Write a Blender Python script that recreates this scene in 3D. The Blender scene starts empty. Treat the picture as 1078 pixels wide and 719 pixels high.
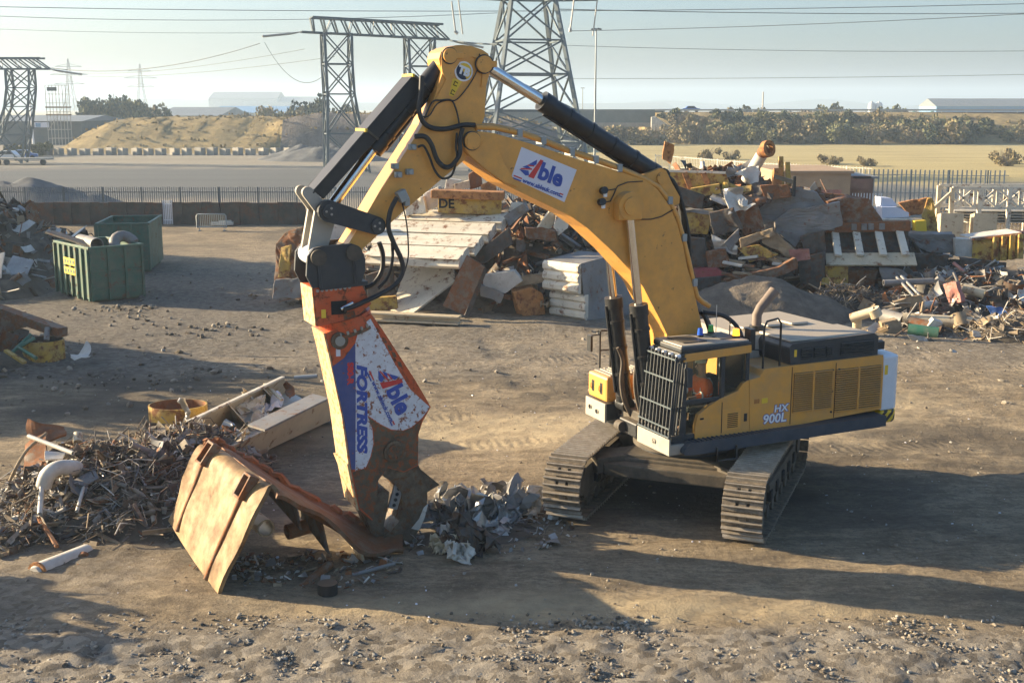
import bpy, bmesh, math, random
import numpy as np
from mathutils import Vector, Matrix, noise as mnoise
random.seed(7)
R = math.radians
SC = bpy.context.scene
COL = SC.collection

# ------------------------------------------------------------------ measured camera
F, CX, CY, H = 1280.0, 539.0, 359.5, 8.06       # focal length and centre in photo pixels, eye height in metres
PITCH = math.atan((CY - 112) / F)
cp, sp = math.cos(PITCH), math.sin(PITCH)
def ray(u, v):
    x = (u - CX) / F; y = (v - CY) / F
    return (x, cp - y * sp, -(sp + y * cp))
def G(u, v, z=0.0):                               # a point of the picture at height z
    r = ray(u, v); t = (z - H) / r[2]
    return Vector((r[0] * t, r[1] * t, z))
def P(u, v, D):                                   # a point of the picture at distance D
    r = ray(u, v); t = D / r[1]
    return Vector((r[0] * t, D, H + r[2] * t))
EC = (3.59, 24.55); EA = R(204.5)                 # the excavator's slewing centre and heading
fx, fy = math.cos(EA), math.sin(EA); lx, ly = -fy, fx
def BP(u, v, lat):                                # a point on a plane parallel to the excavator's side: (forward, height)
    r = ray(u, v); d = EC[0] * lx + EC[1] * ly + lat
    t = d / (r[0] * lx + r[1] * ly)
    return ((r[0] * t - EC[0]) * fx + (r[1] * t - EC[1]) * fy, H + r[2] * t)

# ------------------------------------------------------------------ mesh builder
OFF = {}                                          # where each object's origin lies in the coordinates its parts are built in
class MB:
    def __init__(s): s.v = []; s.f = []; s.m = []; s.mats = []; s.sm = []
    def mi(s, mat):
        if mat not in s.mats: s.mats.append(mat)
        return s.mats.index(mat)
    def add(s, vs, fs, mat, smooth=False):
        o = len(s.v); k = s.mi(mat)
        s.v.extend([tuple(q) for q in vs])
        for f in fs: s.f.append([i + o for i in f]); s.m.append(k); s.sm.append(smooth)
    def frame(s, p1, p2, up=(0, 0, 1)):
        p1, p2 = Vector(p1), Vector(p2); d = (p2 - p1); L = d.length; d = d / max(L, 1e-6)
        up = Vector(up)
        if abs(d.dot(up)) > .98: up = Vector((1, 0, 0)) if abs(d.x) < .9 else Vector((0, 1, 0))
        x = d.cross(up).normalized(); y = x.cross(d).normalized()
        return p1, d, x, y, L
    def box(s, c, size, mat, rot=None):
        c = Vector(c); hx, hy, hz = size[0] / 2, size[1] / 2, size[2] / 2
        vs = [Vector((a * hx, b * hy, d * hz)) for a in (-1, 1) for b in (-1, 1) for d in (-1, 1)]
        if rot is not None: vs = [rot @ q for q in vs]
        s.add([c + q for q in vs], [(0, 1, 3, 2), (4, 6, 7, 5), (0, 4, 5, 1), (2, 3, 7, 6), (0, 2, 6, 4), (1, 5, 7, 3)], mat)
    def bb(s, x0, x1, y0, y1, z0, z1, mat): s.box(((x0 + x1) / 2, (y0 + y1) / 2, (z0 + z1) / 2), (abs(x1 - x0), abs(y1 - y0), abs(z1 - z0)), mat)
    def bar(s, p1, p2, w, h, mat, up=(0, 0, 1)):
        o, d, x, y, L = s.frame(p1, p2, up)
        vs = [o + x * (a * w / 2) + y * (b * h / 2) + d * (c * L) for a in (-1, 1) for b in (-1, 1) for c in (0, 1)]
        s.add(vs, [(0, 1, 3, 2), (4, 6, 7, 5), (0, 4, 5, 1), (2, 3, 7, 6), (0, 2, 6, 4), (1, 5, 7, 3)], mat)
    def section(s, p1, p2, poly, mat, up=(0, 0, 1), smooth=False, caps=True):
        o, d, x, y, L = s.frame(p1, p2, up); n = len(poly)
        vs = [o + x * a + y * b for a, b in poly] + [o + x * a + y * b + d * L for a, b in poly]
        fs = [(i, (i + 1) % n, n + (i + 1) % n, n + i) for i in range(n)]
        s.add(vs, fs, mat, smooth)
        if caps: s.add(vs, [tuple(range(n))[::-1], tuple(range(n, 2 * n))], mat)
    def ibeam(s, p1, p2, w, h, t, mat, up=(0, 0, 1)):
        a, b = w / 2, h / 2
        s.section(p1, p2, [(-a, -b), (a, -b), (a, -b + t), (t / 2, -b + t), (t / 2, b - t), (a, b - t), (a, b), (-a, b), (-a, b - t), (-t / 2, b - t), (-t / 2, -b + t), (-a, -b + t)], mat, up)
    def chan(s, p1, p2, w, h, t, mat, up=(0, 0, 1)):
        a, b = w / 2, h / 2
        s.section(p1, p2, [(-a, -b), (a, -b), (a, b), (a - t, b), (a - t, -b + t), (-a + t, -b + t), (-a + t, b), (-a, b)], mat, up)
    def tube(s, pts, r, mat, n=8, caps=True, closed=False, smooth=True):
        pts = [Vector(q) for q in pts]; m = len(pts)
        rs = r if isinstance(r, (list, tuple)) else [r] * m
        vs = []; prev = None
        for i, q in enumerate(pts):
            a = pts[i - 1] if (i or closed) else q; b = pts[(i + 1) % m] if (i < m - 1 or closed) else q
            d = (b - a); d = d.normalized() if d.length > 1e-9 else Vector((0, 0, 1))
            if prev is None:
                x = d.cross(Vector((0, 0, 1)))
                if x.length < .05: x = d.cross(Vector((1, 0, 0)))
            else: x = prev - d * prev.dot(d)
            x.normalize(); prev = x; y = d.cross(x)
            for k in range(n):
                t = 2 * math.pi * k / n
                vs.append(q + (x * math.cos(t) + y * math.sin(t)) * rs[i])
        fs = []
        for i in range(m if closed else m - 1):
            j = (i + 1) % m
            for k in range(n): fs.append((i * n + k, i * n + (k + 1) % n, j * n + (k + 1) % n, j * n + k))
        s.add(vs, fs, mat, smooth)
        if caps and not closed: s.add(vs, [tuple(range(n))[::-1], tuple(range((m - 1) * n, m * n))], mat)
    def pipe(s, p1, p2, r, t, mat, n=14):
        s.section(p1, p2, [(r * math.cos(2 * math.pi * k / n), r * math.sin(2 * math.pi * k / n)) for k in range(n)], mat, smooth=True, caps=False)
        ri = r - t
        s.section(p1, p2, [(ri * math.cos(2 * math.pi * k / n), ri * math.sin(2 * math.pi * k / n)) for k in range(n)], mat, smooth=True, caps=False)
        o, d, x, y, L = s.frame(p1, p2)
        for e in (0, L):
            vs = [o + d * e + (x * math.cos(2 * math.pi * k / n) + y * math.sin(2 * math.pi * k / n)) * q for q in (r, ri) for k in range(n)]
            s.add(vs, [(k, (k + 1) % n, n + (k + 1) % n, n + k) for k in range(n)], mat)
    def prism(s, poly, y0, y1, mat, side=None, fn=None):       # poly in (x, z), extruded along y
        n = len(poly); fn = fn or (lambda a, y, b: (a, y, b))
        vs = [fn(a, y0, b) for a, b in poly] + [fn(a, y1, b) for a, b in poly]
        s.add(vs, [(i, (i + 1) % n, n + (i + 1) % n, n + i) for i in range(n)], side or mat)
        from mathutils.geometry import tessellate_polygon
        tr = tessellate_polygon([[Vector((a, b, 0)) for a, b in poly]])
        s.add(vs, [tuple(t) for t in tr] + [tuple(q + n for q in t) for t in tr], mat)
    def cyl(s, p1, p2, r, mat, n=16, r2=None): s.tube([p1, p2], [r, r if r2 is None else r2], mat, n)
    def grid(s, fn, nu, nv, thick, mat, smooth=True):         # a sheet with real thickness
        pt = [[Vector(fn(i / nu, j / nv)) for j in range(nv + 1)] for i in range(nu + 1)]
        vs = []; top = []; bot = []
        for i in range(nu + 1):
            for j in range(nv + 1):
                a = pt[min(i + 1, nu)][j] - pt[max(i - 1, 0)][j]; b = pt[i][min(j + 1, nv)] - pt[i][max(j - 1, 0)]
                q = a.cross(b); q = q.normalized() if q.length > 1e-9 else Vector((0, 0, 1))
                top.append(pt[i][j] + q * thick / 2); bot.append(pt[i][j] - q * thick / 2)
        vs = top + bot; N = len(top); w = nv + 1; fs = []
        for i in range(nu):
            for j in range(nv):
                a = i * w + j; fs.append((a, a + 1, a + w + 1, a + w)); fs.append((N + a, N + a + w, N + a + w + 1, N + a + 1))
        s.add(vs, fs, mat, smooth)
        ed = []
        for i in range(nu): ed += [(i * w, (i + 1) * w, N + (i + 1) * w, N + i * w), (i * w + nv, N + i * w + nv, N + (i + 1) * w + nv, (i + 1) * w + nv)]
        for j in range(nv): ed += [(j, N + j, N + j + 1, j + 1), (nu * w + j, nu * w + j + 1, N + nu * w + j + 1, N + nu * w + j)]
        s.add(vs, ed, mat)
    def build(s, name, parent=None, bevel=0, loc=None, norm=True, center=True):
        me = bpy.data.meshes.new(name)
        if loc is None and center and s.v:
            a = np.array(s.v); mn, mx = a.min(0), a.max(0)
            loc = ((mn[0] + mx[0]) / 2, (mn[1] + mx[1]) / 2, mn[2])
        loc = Vector(loc) if loc is not None else Vector((0, 0, 0))
        me.from_pydata([(q[0] - loc.x, q[1] - loc.y, q[2] - loc.z) for q in s.v], [], s.f)
        for m in s.mats: me.materials.append(m)
        me.polygons.foreach_set('material_index', s.m)
        me.polygons.foreach_set('use_smooth', s.sm)
        me.validate()
        if norm:
            b = bmesh.new(); b.from_mesh(me); bmesh.ops.recalc_face_normals(b, faces=b.faces); b.to_mesh(me); b.free()
        me.update()
        o = bpy.data.objects.new(name, me); COL.objects.link(o); o.location = loc
        OFF[o.name] = loc.copy()
        if parent: o.parent = parent; o.location = loc - OFF.get(parent.name, Vector((0, 0, 0)))
        if bevel:
            bv = o.modifiers.new('bevel', 'BEVEL'); bv.width = bevel; bv.segments = 2; bv.limit_method = 'ANGLE'; bv.angle_limit = R(40)
        return o

def T(o, label, cat, group=None):
    o['label'] = label; o['category'] = cat
    if group: o['group'] = group
    return o
def K(o, kind, label=None, cat=None):
    o['kind'] = kind
    if label: o['label'] = label
    if cat: o['category'] = cat
    return o
def empty(name, loc=(0, 0, 0), rz=0):
    o = bpy.data.objects.new(name, None); COL.objects.link(o); o.location = loc; o.rotation_euler = (0, 0, rz); o.empty_display_size = .2
    return o
def copy_tree(o, parent=None):
    c = o.copy(); COL.objects.link(c)
    if parent: c.parent = parent
    for ch in list(o.children): copy_tree(ch, c)
    return c

# ------------------------------------------------------------------ materials
def nt(name):
    m = bpy.data.materials.new(name); m.use_nodes = True
    t = m.node_tree; return m, t, t.nodes['Principled BSDF'], t.links
def nd(t, kind, **kw):
    n = t.nodes.new(kind)
    for k, v in kw.items():
        if k in n.inputs: n.inputs[k].default_value = v
        else: setattr(n, k, v)
    return n
def ramp(t, fac, stops):
    r = t.nodes.new('ShaderNodeValToRGB'); e = r.color_ramp.elements
    while len(e) < len(stops): e.new(.5)
    for q, (pos, c) in zip(e, stops): q.position = pos; q.color = (c, c, c, 1) if isinstance(c, (int, float)) else (*c, 1)
    t.links.new(fac, r.inputs[0]); return r.outputs[0]
def mix(t, fac, a, b, mode='MIX'):
    n = t.nodes.new('ShaderNodeMix'); n.data_type = 'RGBA'; n.blend_type = mode
    for s, v in ((0, fac), (6, a), (7, b)):
        if isinstance(v, bpy.types.NodeSocket): t.links.new(v, n.inputs[s])
        else: n.inputs[s].default_value = v if s == 0 else (*v[:3], 1)
    return n.outputs[2]
RUST = (.17, .065, .022); DUST = (.30, .235, .16)
def mat(name, col, rough=.55, metal=0.0, rust=0.0, dirt=.25, var=.25, scale=2.0, bump=.15, rustcol=RUST, dirtcol=DUST, sharp=.06, dust=0.0, spec=.4, streak=1.0, bd=.02):
    m, t, b, L = nt(name)
    tc = nd(t, 'ShaderNodeTexCoord'); oi = nd(t, 'ShaderNodeObjectInfo')
    mp = nd(t, 'ShaderNodeVectorMath', operation='MULTIPLY_ADD'); L.new(tc.outputs['Object'], mp.inputs[0])
    mp.inputs[1].default_value = (1, 1, streak)
    cm = nd(t, 'ShaderNodeMath', operation='MULTIPLY'); L.new(oi.outputs['Random'], cm.inputs[0]); cm.inputs[1].default_value = 37.0
    L.new(cm.outputs[0], mp.inputs[2]); V = mp.outputs[0]
    def noi(sc, det=5, ro=.6):
        n = nd(t, 'ShaderNodeTexNoise'); n.inputs['Scale'].default_value = sc; n.inputs['Detail'].default_value = det; n.inputs['Roughness'].default_value = ro
        L.new(V, n.inputs['Vector']); return n.outputs['Fac']
    n1 = noi(scale); c = mix(t, ramp(t, n1, [(.3, 0.0), (.7, 1.0)]), tuple(q * (1 - var) for q in col), tuple(min(1, q * (1 + var * .6)) for q in col))
    if dirt:
        n2 = noi(scale * 1.7, 7, .68); f = ramp(t, n2, [(.5 - .12, 0.0), (.5 + .2, min(1, dirt))]); c = mix(t, f, c, dirtcol)
    if rust:
        n3 = noi(scale * 2.6, 8, .7); lo = .72 - .42 * rust
        f = ramp(t, n3, [(lo - sharp, 0.0), (lo + sharp, 1.0)])
        n4 = noi(scale * 9, 4); rc = mix(t, n4, tuple(q * .5 for q in rustcol), tuple(q * 1.6 for q in rustcol)); c = mix(t, f, c, rc)
        L.new(ramp(t, f, [(0, rough), (1, .9)]), b.inputs['Roughness'])
    else: b.inputs['Roughness'].default_value = rough
    if dust:                                       # dust settled on faces that look up
        g = nd(t, 'ShaderNodeNewGeometry'); sx = nd(t, 'ShaderNodeSeparateXYZ'); L.new(g.outputs['Normal'], sx.inputs[0])
        f = ramp(t, sx.outputs[2], [(.55, 0.0), (.95, dust)]); c = mix(t, f, c, DUST)
    L.new(c, b.inputs['Base Color']); b.inputs['Metallic'].default_value = metal; b.inputs['Specular IOR Level'].default_value = spec
    if bump:
        n5 = noi(scale * 8, 6, .65); bu = nd(t, 'ShaderNodeBump'); bu.inputs['Strength'].default_value = bump; bu.inputs['Distance'].default_value = bd
        L.new(n5, bu.inputs['Height']); L.new(bu.outputs[0], b.inputs['Normal'])
    return m
def flat(name, col, rough=.5, metal=0, emit=None, es=0):
    m, t, b, L = nt(name); b.inputs['Base Color'].default_value = (*col, 1); b.inputs['Roughness'].default_value = rough; b.inputs['Metallic'].default_value = metal
    if emit: b.inputs['Emission Color'].default_value = (*emit, 1); b.inputs['Emission Strength'].default_value = es
    return m
M = {}
M['yellow'] = mat('machine yellow', (.72, .345, .07), .38, rust=.13, sharp=.012, rustcol=(.16, .09, .04), dirt=.4, var=.1, scale=2.2, bump=.03, dust=.5, dirtcol=(.38, .22, .08))
M['yellowpanel'] = mat('panel yellow', (.70, .33, .06), .4, dirt=.34, var=.07, scale=1.6, bump=.02, dust=.4)
M['black'] = mat('machine black', (.018, .02, .022), .42, dirt=.12, var=.3, bump=.05, dust=.3, dirtcol=(.12, .10, .08))
M['charcoal'] = mat('charcoal steel', (.03, .036, .042), .5, dirt=.3, var=.3, bump=.08, dirtcol=(.11, .095, .075), dust=.3)
M['skirt'] = mat('blue black walkway', (.035, .05, .07), .5, dirt=.25, var=.2, scale=3, bump=.1, dirtcol=(.12, .11, .1), dust=.1)
M['dustgrey'] = mat('dusty grey plate', (.34, .32, .27), .6, dirt=.35, var=.15, bump=.05, dust=.3)
M['hood'] = mat('dusty hood top', (.50, .47, .40), .6, dirt=.4, var=.15, scale=1.5, bump=.04, dust=.7, dirtcol=(.5, .43, .32))
M['exhaust'] = mat('sooty exhaust', (.17, .13, .105), .7, dirt=.3, var=.2, bump=.1)
M['wear_lit'] = mat('worn edge plate painted sunlit', (.58, .42, .22), .5, rust=.42, dirt=.3, var=.2, scale=3.5, bump=.1, rustcol=(.42, .13, .03), dirtcol=(.62, .56, .42), sharp=.08)  # paleness of the sunlit orange put into the colour, along with real wear
M['white'] = mat('counterweight white', (.68, .70, .72), .4, dirt=.12, var=.05, bump=.02)
M['chrome'] = mat('chromed rod', (.72, .70, .66), .16, metal=1, dirt=.15, var=.05, bump=0)
M['hose'] = flat('rubber hose', (.018, .018, .018), .55)
M['hosebrown'] = mat('dusty hose', (.10, .08, .06), .7, dirt=.4, bump=0)
M['trackshoe'] = mat('worn track steel', (.12, .098, .07), .6, metal=.15, dirt=.9, var=.3, scale=5, bump=.2, dirtcol=(.29, .225, .15))
M['trackframe'] = mat('dirty undercarriage', (.065, .055, .042), .75, dirt=.5, var=.3, scale=2.2, bump=.3, dirtcol=(.19, .15, .10), dust=.15)
M['dark'] = flat('dark gap', (.012, .012, .012), .9)
M['shearorange'] = mat('shear orange', (.54, .082, .018), .45, rust=.34, dirt=.25, var=.12, scale=2.5, bump=.08, rustcol=(.10, .045, .02), dirtcol=(.35, .2, .1))
M['sheartip'] = mat('worn shear steel', (.105, .085, .055), .5, metal=.25, rust=.42, dirt=.4, var=.5, scale=4.5, bump=.4, rustcol=(.30, .08, .022), sharp=.08, dirtcol=(.16, .13, .09))
M['sheardark'] = mat('dark jaw steel', (.085, .068, .05), .42, metal=.4, rust=.34, dirt=.5, var=.5, scale=3.5, bump=.5, rustcol=(.16, .07, .028))
M['decalwhite'] = mat('white decal', (.64, .64, .66), .5, rust=.36, dirt=.35, var=.08, scale=4.2, bump=0, rustcol=(.24, .085, .035), sharp=.02, dirtcol=(.36, .34, .33))
M['decalblue'] = mat('blue decal', (.045, .07, .22), .5, rust=.14, dirt=.12, var=.15, scale=4, bump=0, rustcol=(.30, .09, .03), sharp=.02)
M['signwhite'] = mat('sign white', (.66, .66, .72), .45, dirt=.06, var=.03, bump=0)
M['blue'] = flat('letter blue', (.03, .07, .33), .5)
M['red'] = flat('letter red', (.55, .035, .03), .5)
M['letterwhite'] = flat('letter white', (.75, .75, .75), .5)
M['navy'] = flat('navy', (.015, .025, .06), .5)
M['labelyellow'] = flat('label yellow', (.75, .50, .03), .5)
M['amber'] = flat('amber lens', (.8, .22, .01), .25, emit=(1, .35, .02), es=1.2)
M['bluelens'] = flat('blue lens', (.03, .12, .6), .2)
M['greenlens'] = flat('green lens', (.06, .45, .08), .2)
M['cream'] = mat('cream paint', (.56, .46, .30), .55, rust=.24, dirt=.3, var=.12, scale=1.2, bump=.08)
M['creamwhite'] = mat('off white paint', (.66, .60, .47), .5, rust=.3, dirt=.25, var=.1, scale=1.0, bump=.06)
M['greysheet'] = mat('grey sheet', (.20, .195, .185), .6, rust=.25, dirt=.35, var=.3, scale=1.2, bump=.15)
M['brownsheet'] = mat('brown rusty sheet', (.16, .11, .075), .75, rust=.55, dirt=.35, var=.4, scale=1.3, bump=.25)
M['rusty'] = mat('rusted steel', (.20, .10, .05), .85, rust=.6, dirt=.3, var=.4, scale=1.8, bump=.3, rustcol=(.22, .085, .03))
M['orangerust'] = mat('orange rust', (.42, .18, .05), .8, rust=.4, dirt=.2, var=.3, scale=2, bump=.25)
M['scrapyellow'] = mat('scrap yellow paint', (.48, .30, .035), .55, rust=.42, dirt=.55, var=.2, scale=1.2, bump=.12)
M['darksteel'] = mat('dark scrap steel', (.055, .05, .045), .65, rust=.4, dirt=.25, var=.4, scale=1.5, bump=.25, rustcol=(.10, .05, .025))
M['alu'] = mat('crumpled pale sheet', (.40, .39, .36), .33, metal=.6, dirt=.3, var=.25, scale=3, bump=.15, rust=.08)
M['palesheet'] = mat('pale plate', (.58, .54, .46), .55, dirt=.4, var=.2, scale=2, bump=.1, rust=.1)
M['wood'] = mat('weathered timber', (.30, .22, .13), .8, dirt=.3, var=.35, scale=4, bump=.2)
M['plastgreen'] = mat('green plastic', (.03, .15, .09), .5, dirt=.3, bump=.05)
M['plastblue'] = mat('blue plastic', (.04, .13, .38), .5, dirt=.25, bump=.05)
M['pink'] = mat('faded red paint', (.36, .14, .11), .6, dirt=.35, rust=.25, bump=.1)
M['redsheet'] = mat('red painted sheet', (.35, .05, .06), .5, dirt=.3, rust=.2, bump=.1)
M['skipgreen'] = mat('skip green', (.045, .12, .078), .55, rust=.26, dirt=.5, var=.2, scale=1.2, bump=.08, rustcol=(.14, .07, .03), dirtcol=(.16, .15, .10))
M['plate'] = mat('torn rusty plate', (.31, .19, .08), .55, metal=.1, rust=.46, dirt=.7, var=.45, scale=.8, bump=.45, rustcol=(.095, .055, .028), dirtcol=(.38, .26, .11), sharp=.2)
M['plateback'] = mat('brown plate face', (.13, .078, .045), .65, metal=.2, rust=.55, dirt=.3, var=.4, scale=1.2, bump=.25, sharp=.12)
M['soil'] = mat('dark scrap soil', (.085, .07, .052), .95, dirt=.5, var=.5, scale=1.5, bump=.6, dirtcol=(.2, .155, .10))
M['mound'] = mat('earth mound', (.19, .155, .115), .95, dirt=.6, var=.4, scale=1.6, bump=.9, dirtcol=(.10, .08, .06), bd=.12)
M['gravel'] = mat('grey gravel', (.10, .105, .108), .95, dirt=.3, var=.3, scale=1, bump=.8, bd=.1, dirtcol=(.2, .18, .15))
M['stone'] = mat('broken stone', (.28, .245, .19), .9, dirt=.6, var=.45, scale=9, bump=.3)
M['concrete'] = mat('concrete', (.30, .28, .24), .85, dirt=.35, var=.2, scale=1, bump=.2, dirtcol=(.18, .16, .12))
M['galv'] = mat('galvanised steel', (.30, .33, .33), .5, metal=.3, dirt=.15, var=.1, bump=0)
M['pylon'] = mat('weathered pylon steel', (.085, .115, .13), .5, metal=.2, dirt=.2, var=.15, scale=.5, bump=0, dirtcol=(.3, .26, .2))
M['fencegrey'] = mat('painted fence grey', (.115, .135, .145), .6, dirt=.2, var=.1, bump=0)
M['grouser'] = mat('polished track steel', (.40, .345, .27), .4, metal=.35, dirt=.6, var=.25, scale=6, bump=.1, dirtcol=(.24, .19, .13))
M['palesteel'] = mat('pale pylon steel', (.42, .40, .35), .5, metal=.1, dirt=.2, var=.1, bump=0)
M['wallsteel'] = mat('rust brown sheet wall', (.045, .033, .026), .7, rust=.4, dirt=.2, var=.4, scale=.7, bump=.15, rustcol=(.10, .045, .025))
M['brick'] = mat('tan brickwork', (.36, .24, .14), .85, dirt=.3, var=.2, scale=1, bump=.2)
M['redbrick'] = mat('red brickwork', (.20, .10, .075), .85, dirt=.3, var=.25, scale=1, bump=.2)
M['roofgrey'] = mat('grey sheet roof', (.16, .18, .19), .6, dirt=.2, var=.15, scale=.3, bump=0)
M['shedblue'] = mat('blue cladding', (.16, .30, .46), .6, dirt=.15, var=.1, scale=.2, bump=0)
M['shedpale'] = mat('pale cladding', (.45, .47, .47), .6, dirt=.1, var=.08, scale=.2, bump=0)
M['sheddark'] = mat('dark shed wall', (.07, .085, .09), .7, dirt=.2, var=.2, scale=.4, bump=0)
M['bridge'] = mat('bridge parapet', (.13, .15, .14), .8, dirt=.3, var=.2, scale=.3, bump=.05, dirtcol=(.22, .22, .2))
M['asphalt'] = mat('asphalt', (.06, .06, .06), .9, dirt=.2, var=.2, bump=.1)
M['drygrass'] = mat('dry grass bank', (.36, .26, .11), .95, dirt=.75, var=.4, scale=.5, bump=1.0, dirtcol=(.17, .14, .06), bd=.5)
M['claycut'] = mat('clay cut', (.16, .135, .115), .95, dirt=.5, var=.3, scale=.3, bump=.8, dirtcol=(.10, .09, .08), bd=.5)
M['leafdark'] = mat('dark evergreen leaf', (.025, .045, .026), .8, dirt=0, var=.4, scale=.6, bump=0)
M['leafmid'] = mat('mid winter leaf', (.165, .145, .06), .85, dirt=0, var=.35, scale=.6, bump=0)
M['leaftan'] = mat('bare twig tan', (.25, .195, .10), .9, dirt=0, var=.3, scale=.6, bump=0)
M['leafolive'] = mat('olive leaf', (.10, .105, .042), .85, dirt=0, var=.35, scale=.6, bump=0)
M['bark'] = mat('bark', (.09, .07, .05), .9, dirt=.2, bump=.2)
M['hill'] = mat('far hill', (.06, .08, .06), .95, dirt=.4, var=.2, scale=.01, bump=0, dirtcol=(.12, .11, .07))
M['carwhite'] = flat('car white', (.7, .72, .74), .3)
M['carblue'] = flat('car blue', (.05, .14, .4), .3)
M['glassdark'] = flat('dark car glass', (.02, .03, .035), .1)
M['rubber'] = flat('tyre rubber', (.02, .02, .02), .8)
M['hivis'] = mat('hi-vis orange', (.95, .17, .025), .7, dirt=.1, var=.1, scale=6, bump=.1, dirtcol=(.5, .2, .1))
M['reflective'] = flat('reflective tape', (.62, .66, .66), .35)
M['skin'] = flat('skin', (.45, .26, .18), .6)
M['trousers'] = mat('dark work trousers', (.03, .035, .05), .85, dirt=.2, bump=.1)
M['helmet'] = flat('pale helmet', (.55, .56, .45), .4)
M['seat'] = flat('seat fabric', (.04, .04, .045), .85)
def glass():
    m, t, b, L = nt('cab glass'); o = t.nodes['Material Output']
    tr = nd(t, 'ShaderNodeBsdfTransparent'); tr.inputs[0].default_value = (.92, .96, .92, 1)
    gl = nd(t, 'ShaderNodeBsdfGlossy'); gl.inputs['Roughness'].default_value = .03
    fr = nd(t, 'ShaderNodeFresnel'); fr.inputs[0].default_value = 1.5
    mx = nd(t, 'ShaderNodeMixShader'); L.new(fr.outputs[0], mx.inputs[0]); L.new(tr.outputs[0], mx.inputs[1]); L.new(gl.outputs[0], mx.inputs[2]); L.new(mx.outputs[0], o.inputs[0])
    return m
M['glass'] = glass()
def hazard():
    m, t, b, L = nt('hazard stripes'); tc = nd(t, 'ShaderNodeTexCoord'); mp = nd(t, 'ShaderNodeMapping'); mp.inputs['Rotation'].default_value = (0, R(45), R(0))
    L.new(tc.outputs['Object'], mp.inputs[0]); w = nd(t, 'ShaderNodeTexWave'); w.bands_direction = 'X'; w.inputs['Scale'].default_value = 2.2; L.new(mp.outputs[0], w.inputs['Vector'])
    f = ramp(t, w.outputs['Fac'], [(.48, 0.0), (.52, 1.0)]); L.new(mix(t, f, (.02, .02, .02), (.75, .48, .02)), b.inputs['Base Color']); return m
M['hazard'] = hazard()

def text(body, size, m, pos, right, up, parent, name='lettering', bold=.0, ext=.003, shear=0, align='CENTER', squash=1.0):
    cu = bpy.data.curves.new(name, 'FONT'); cu.body = body; cu.size = size; cu.extrude = ext; cu.offset = bold; cu.shear = shear
    cu.align_x = align; cu.align_y = 'CENTER'; cu.resolution_u = 3
    tmp = bpy.data.objects.new(name, cu); COL.objects.link(tmp)
    bpy.context.view_layer.update()
    me = bpy.data.meshes.new_from_object(tmp.evaluated_get(bpy.context.evaluated_depsgraph_get()))
    bpy.data.objects.remove(tmp); me.materials.clear(); me.materials.append(m)
    o = bpy.data.objects.new(name, me); COL.objects.link(o)
    r = Vector(right).normalized(); u = Vector(up).normalized(); n = r.cross(u)
    mt = Matrix(((r.x * squash, u.x, n.x, pos[0]), (r.y * squash, u.y, n.y, pos[1]), (r.z * squash, u.z, n.z, pos[2]), (0, 0, 0, 1)))
    me.transform(mt.to_3x3().to_4x4()); o.location = Vector(pos)
    if parent: o.parent = parent; o.location = Vector(pos) - OFF.get(parent.name, Vector((0, 0, 0)))
    return o
# ------------------------------------------------------------------ camera, light, sky, air
cam = bpy.data.cameras.new('camera'); co = bpy.data.objects.new('camera', cam); COL.objects.link(co)
co.location = (0, 0, H); co.rotation_euler = (R(90) - PITCH, 0, 0)
cam.sensor_width = 36; cam.lens = 36 * F / 1078; cam.clip_end = 20000; cam.clip_start = .1
SC.camera = co
EL, AZ = 15.8, 75.0                                # sun height, degrees left of the view direction
sv = Vector((-math.sin(R(AZ)) * math.cos(R(EL)), math.cos(R(AZ)) * math.cos(R(EL)), math.sin(R(EL))))
sl = bpy.data.lights.new('sun', 'SUN'); sl.energy = 5.0; sl.angle = R(.5); sl.color = (1, .805, .53)
so = bpy.data.objects.new('sun', sl); COL.objects.link(so); so.rotation_euler = sv.to_track_quat('Z', 'Y').to_euler(); so.location = (-60, 20, 60)
w = bpy.data.worlds.new('World'); SC.world = w; w.use_nodes = True
wt = w.node_tree; bg = wt.nodes['Background']; sk = wt.nodes.new('ShaderNodeTexSky'); sk.sky_type = 'NISHITA'; sk.sun_disc = False
sk.sun_elevation = R(EL); sk.sun_rotation = R(-AZ); sk.air_density = 1.0; sk.dust_density = 3.0; sk.ozone_density = 4.2
wt.links.new(sk.outputs[0], bg.inputs[0]); bg.inputs[1].default_value = .084
SC.view_settings.view_transform = 'Standard'; SC.view_settings.look = 'None'; SC.view_settings.gamma = 1; SC.view_settings.use_curve_mapping = False
SC.view_settings.exposure = 1.74
SC.cycles.max_bounces = 6; SC.cycles.diffuse_bounces = 3; SC.cycles.glossy_bounces = 3; SC.cycles.transparent_max_bounces = 8; SC.cycles.volume_bounces = 0
SC.cycles.use_denoising = True
HAZE = True
if HAZE:
    mb = MB(); m = bpy.data.materials.new('air haze'); m.use_nodes = True; t = m.node_tree; t.nodes.remove(t.nodes['Principled BSDF'])
    pv = t.nodes.new('ShaderNodeVolumePrincipled'); pv.inputs['Color'].default_value = (.66, .83, 1, 1); pv.inputs['Density'].default_value = .00045; pv.inputs['Anisotropy'].default_value = .2
    t.links.new(pv.outputs[0], t.nodes['Material Output'].inputs['Volume'])
    mb.bb(-3600, 3600, -400, 3900, -1.5, 62, m); K(mb.build('haze', center=False), 'stuff', 'thin pale winter haze over the whole yard and fields')

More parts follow.
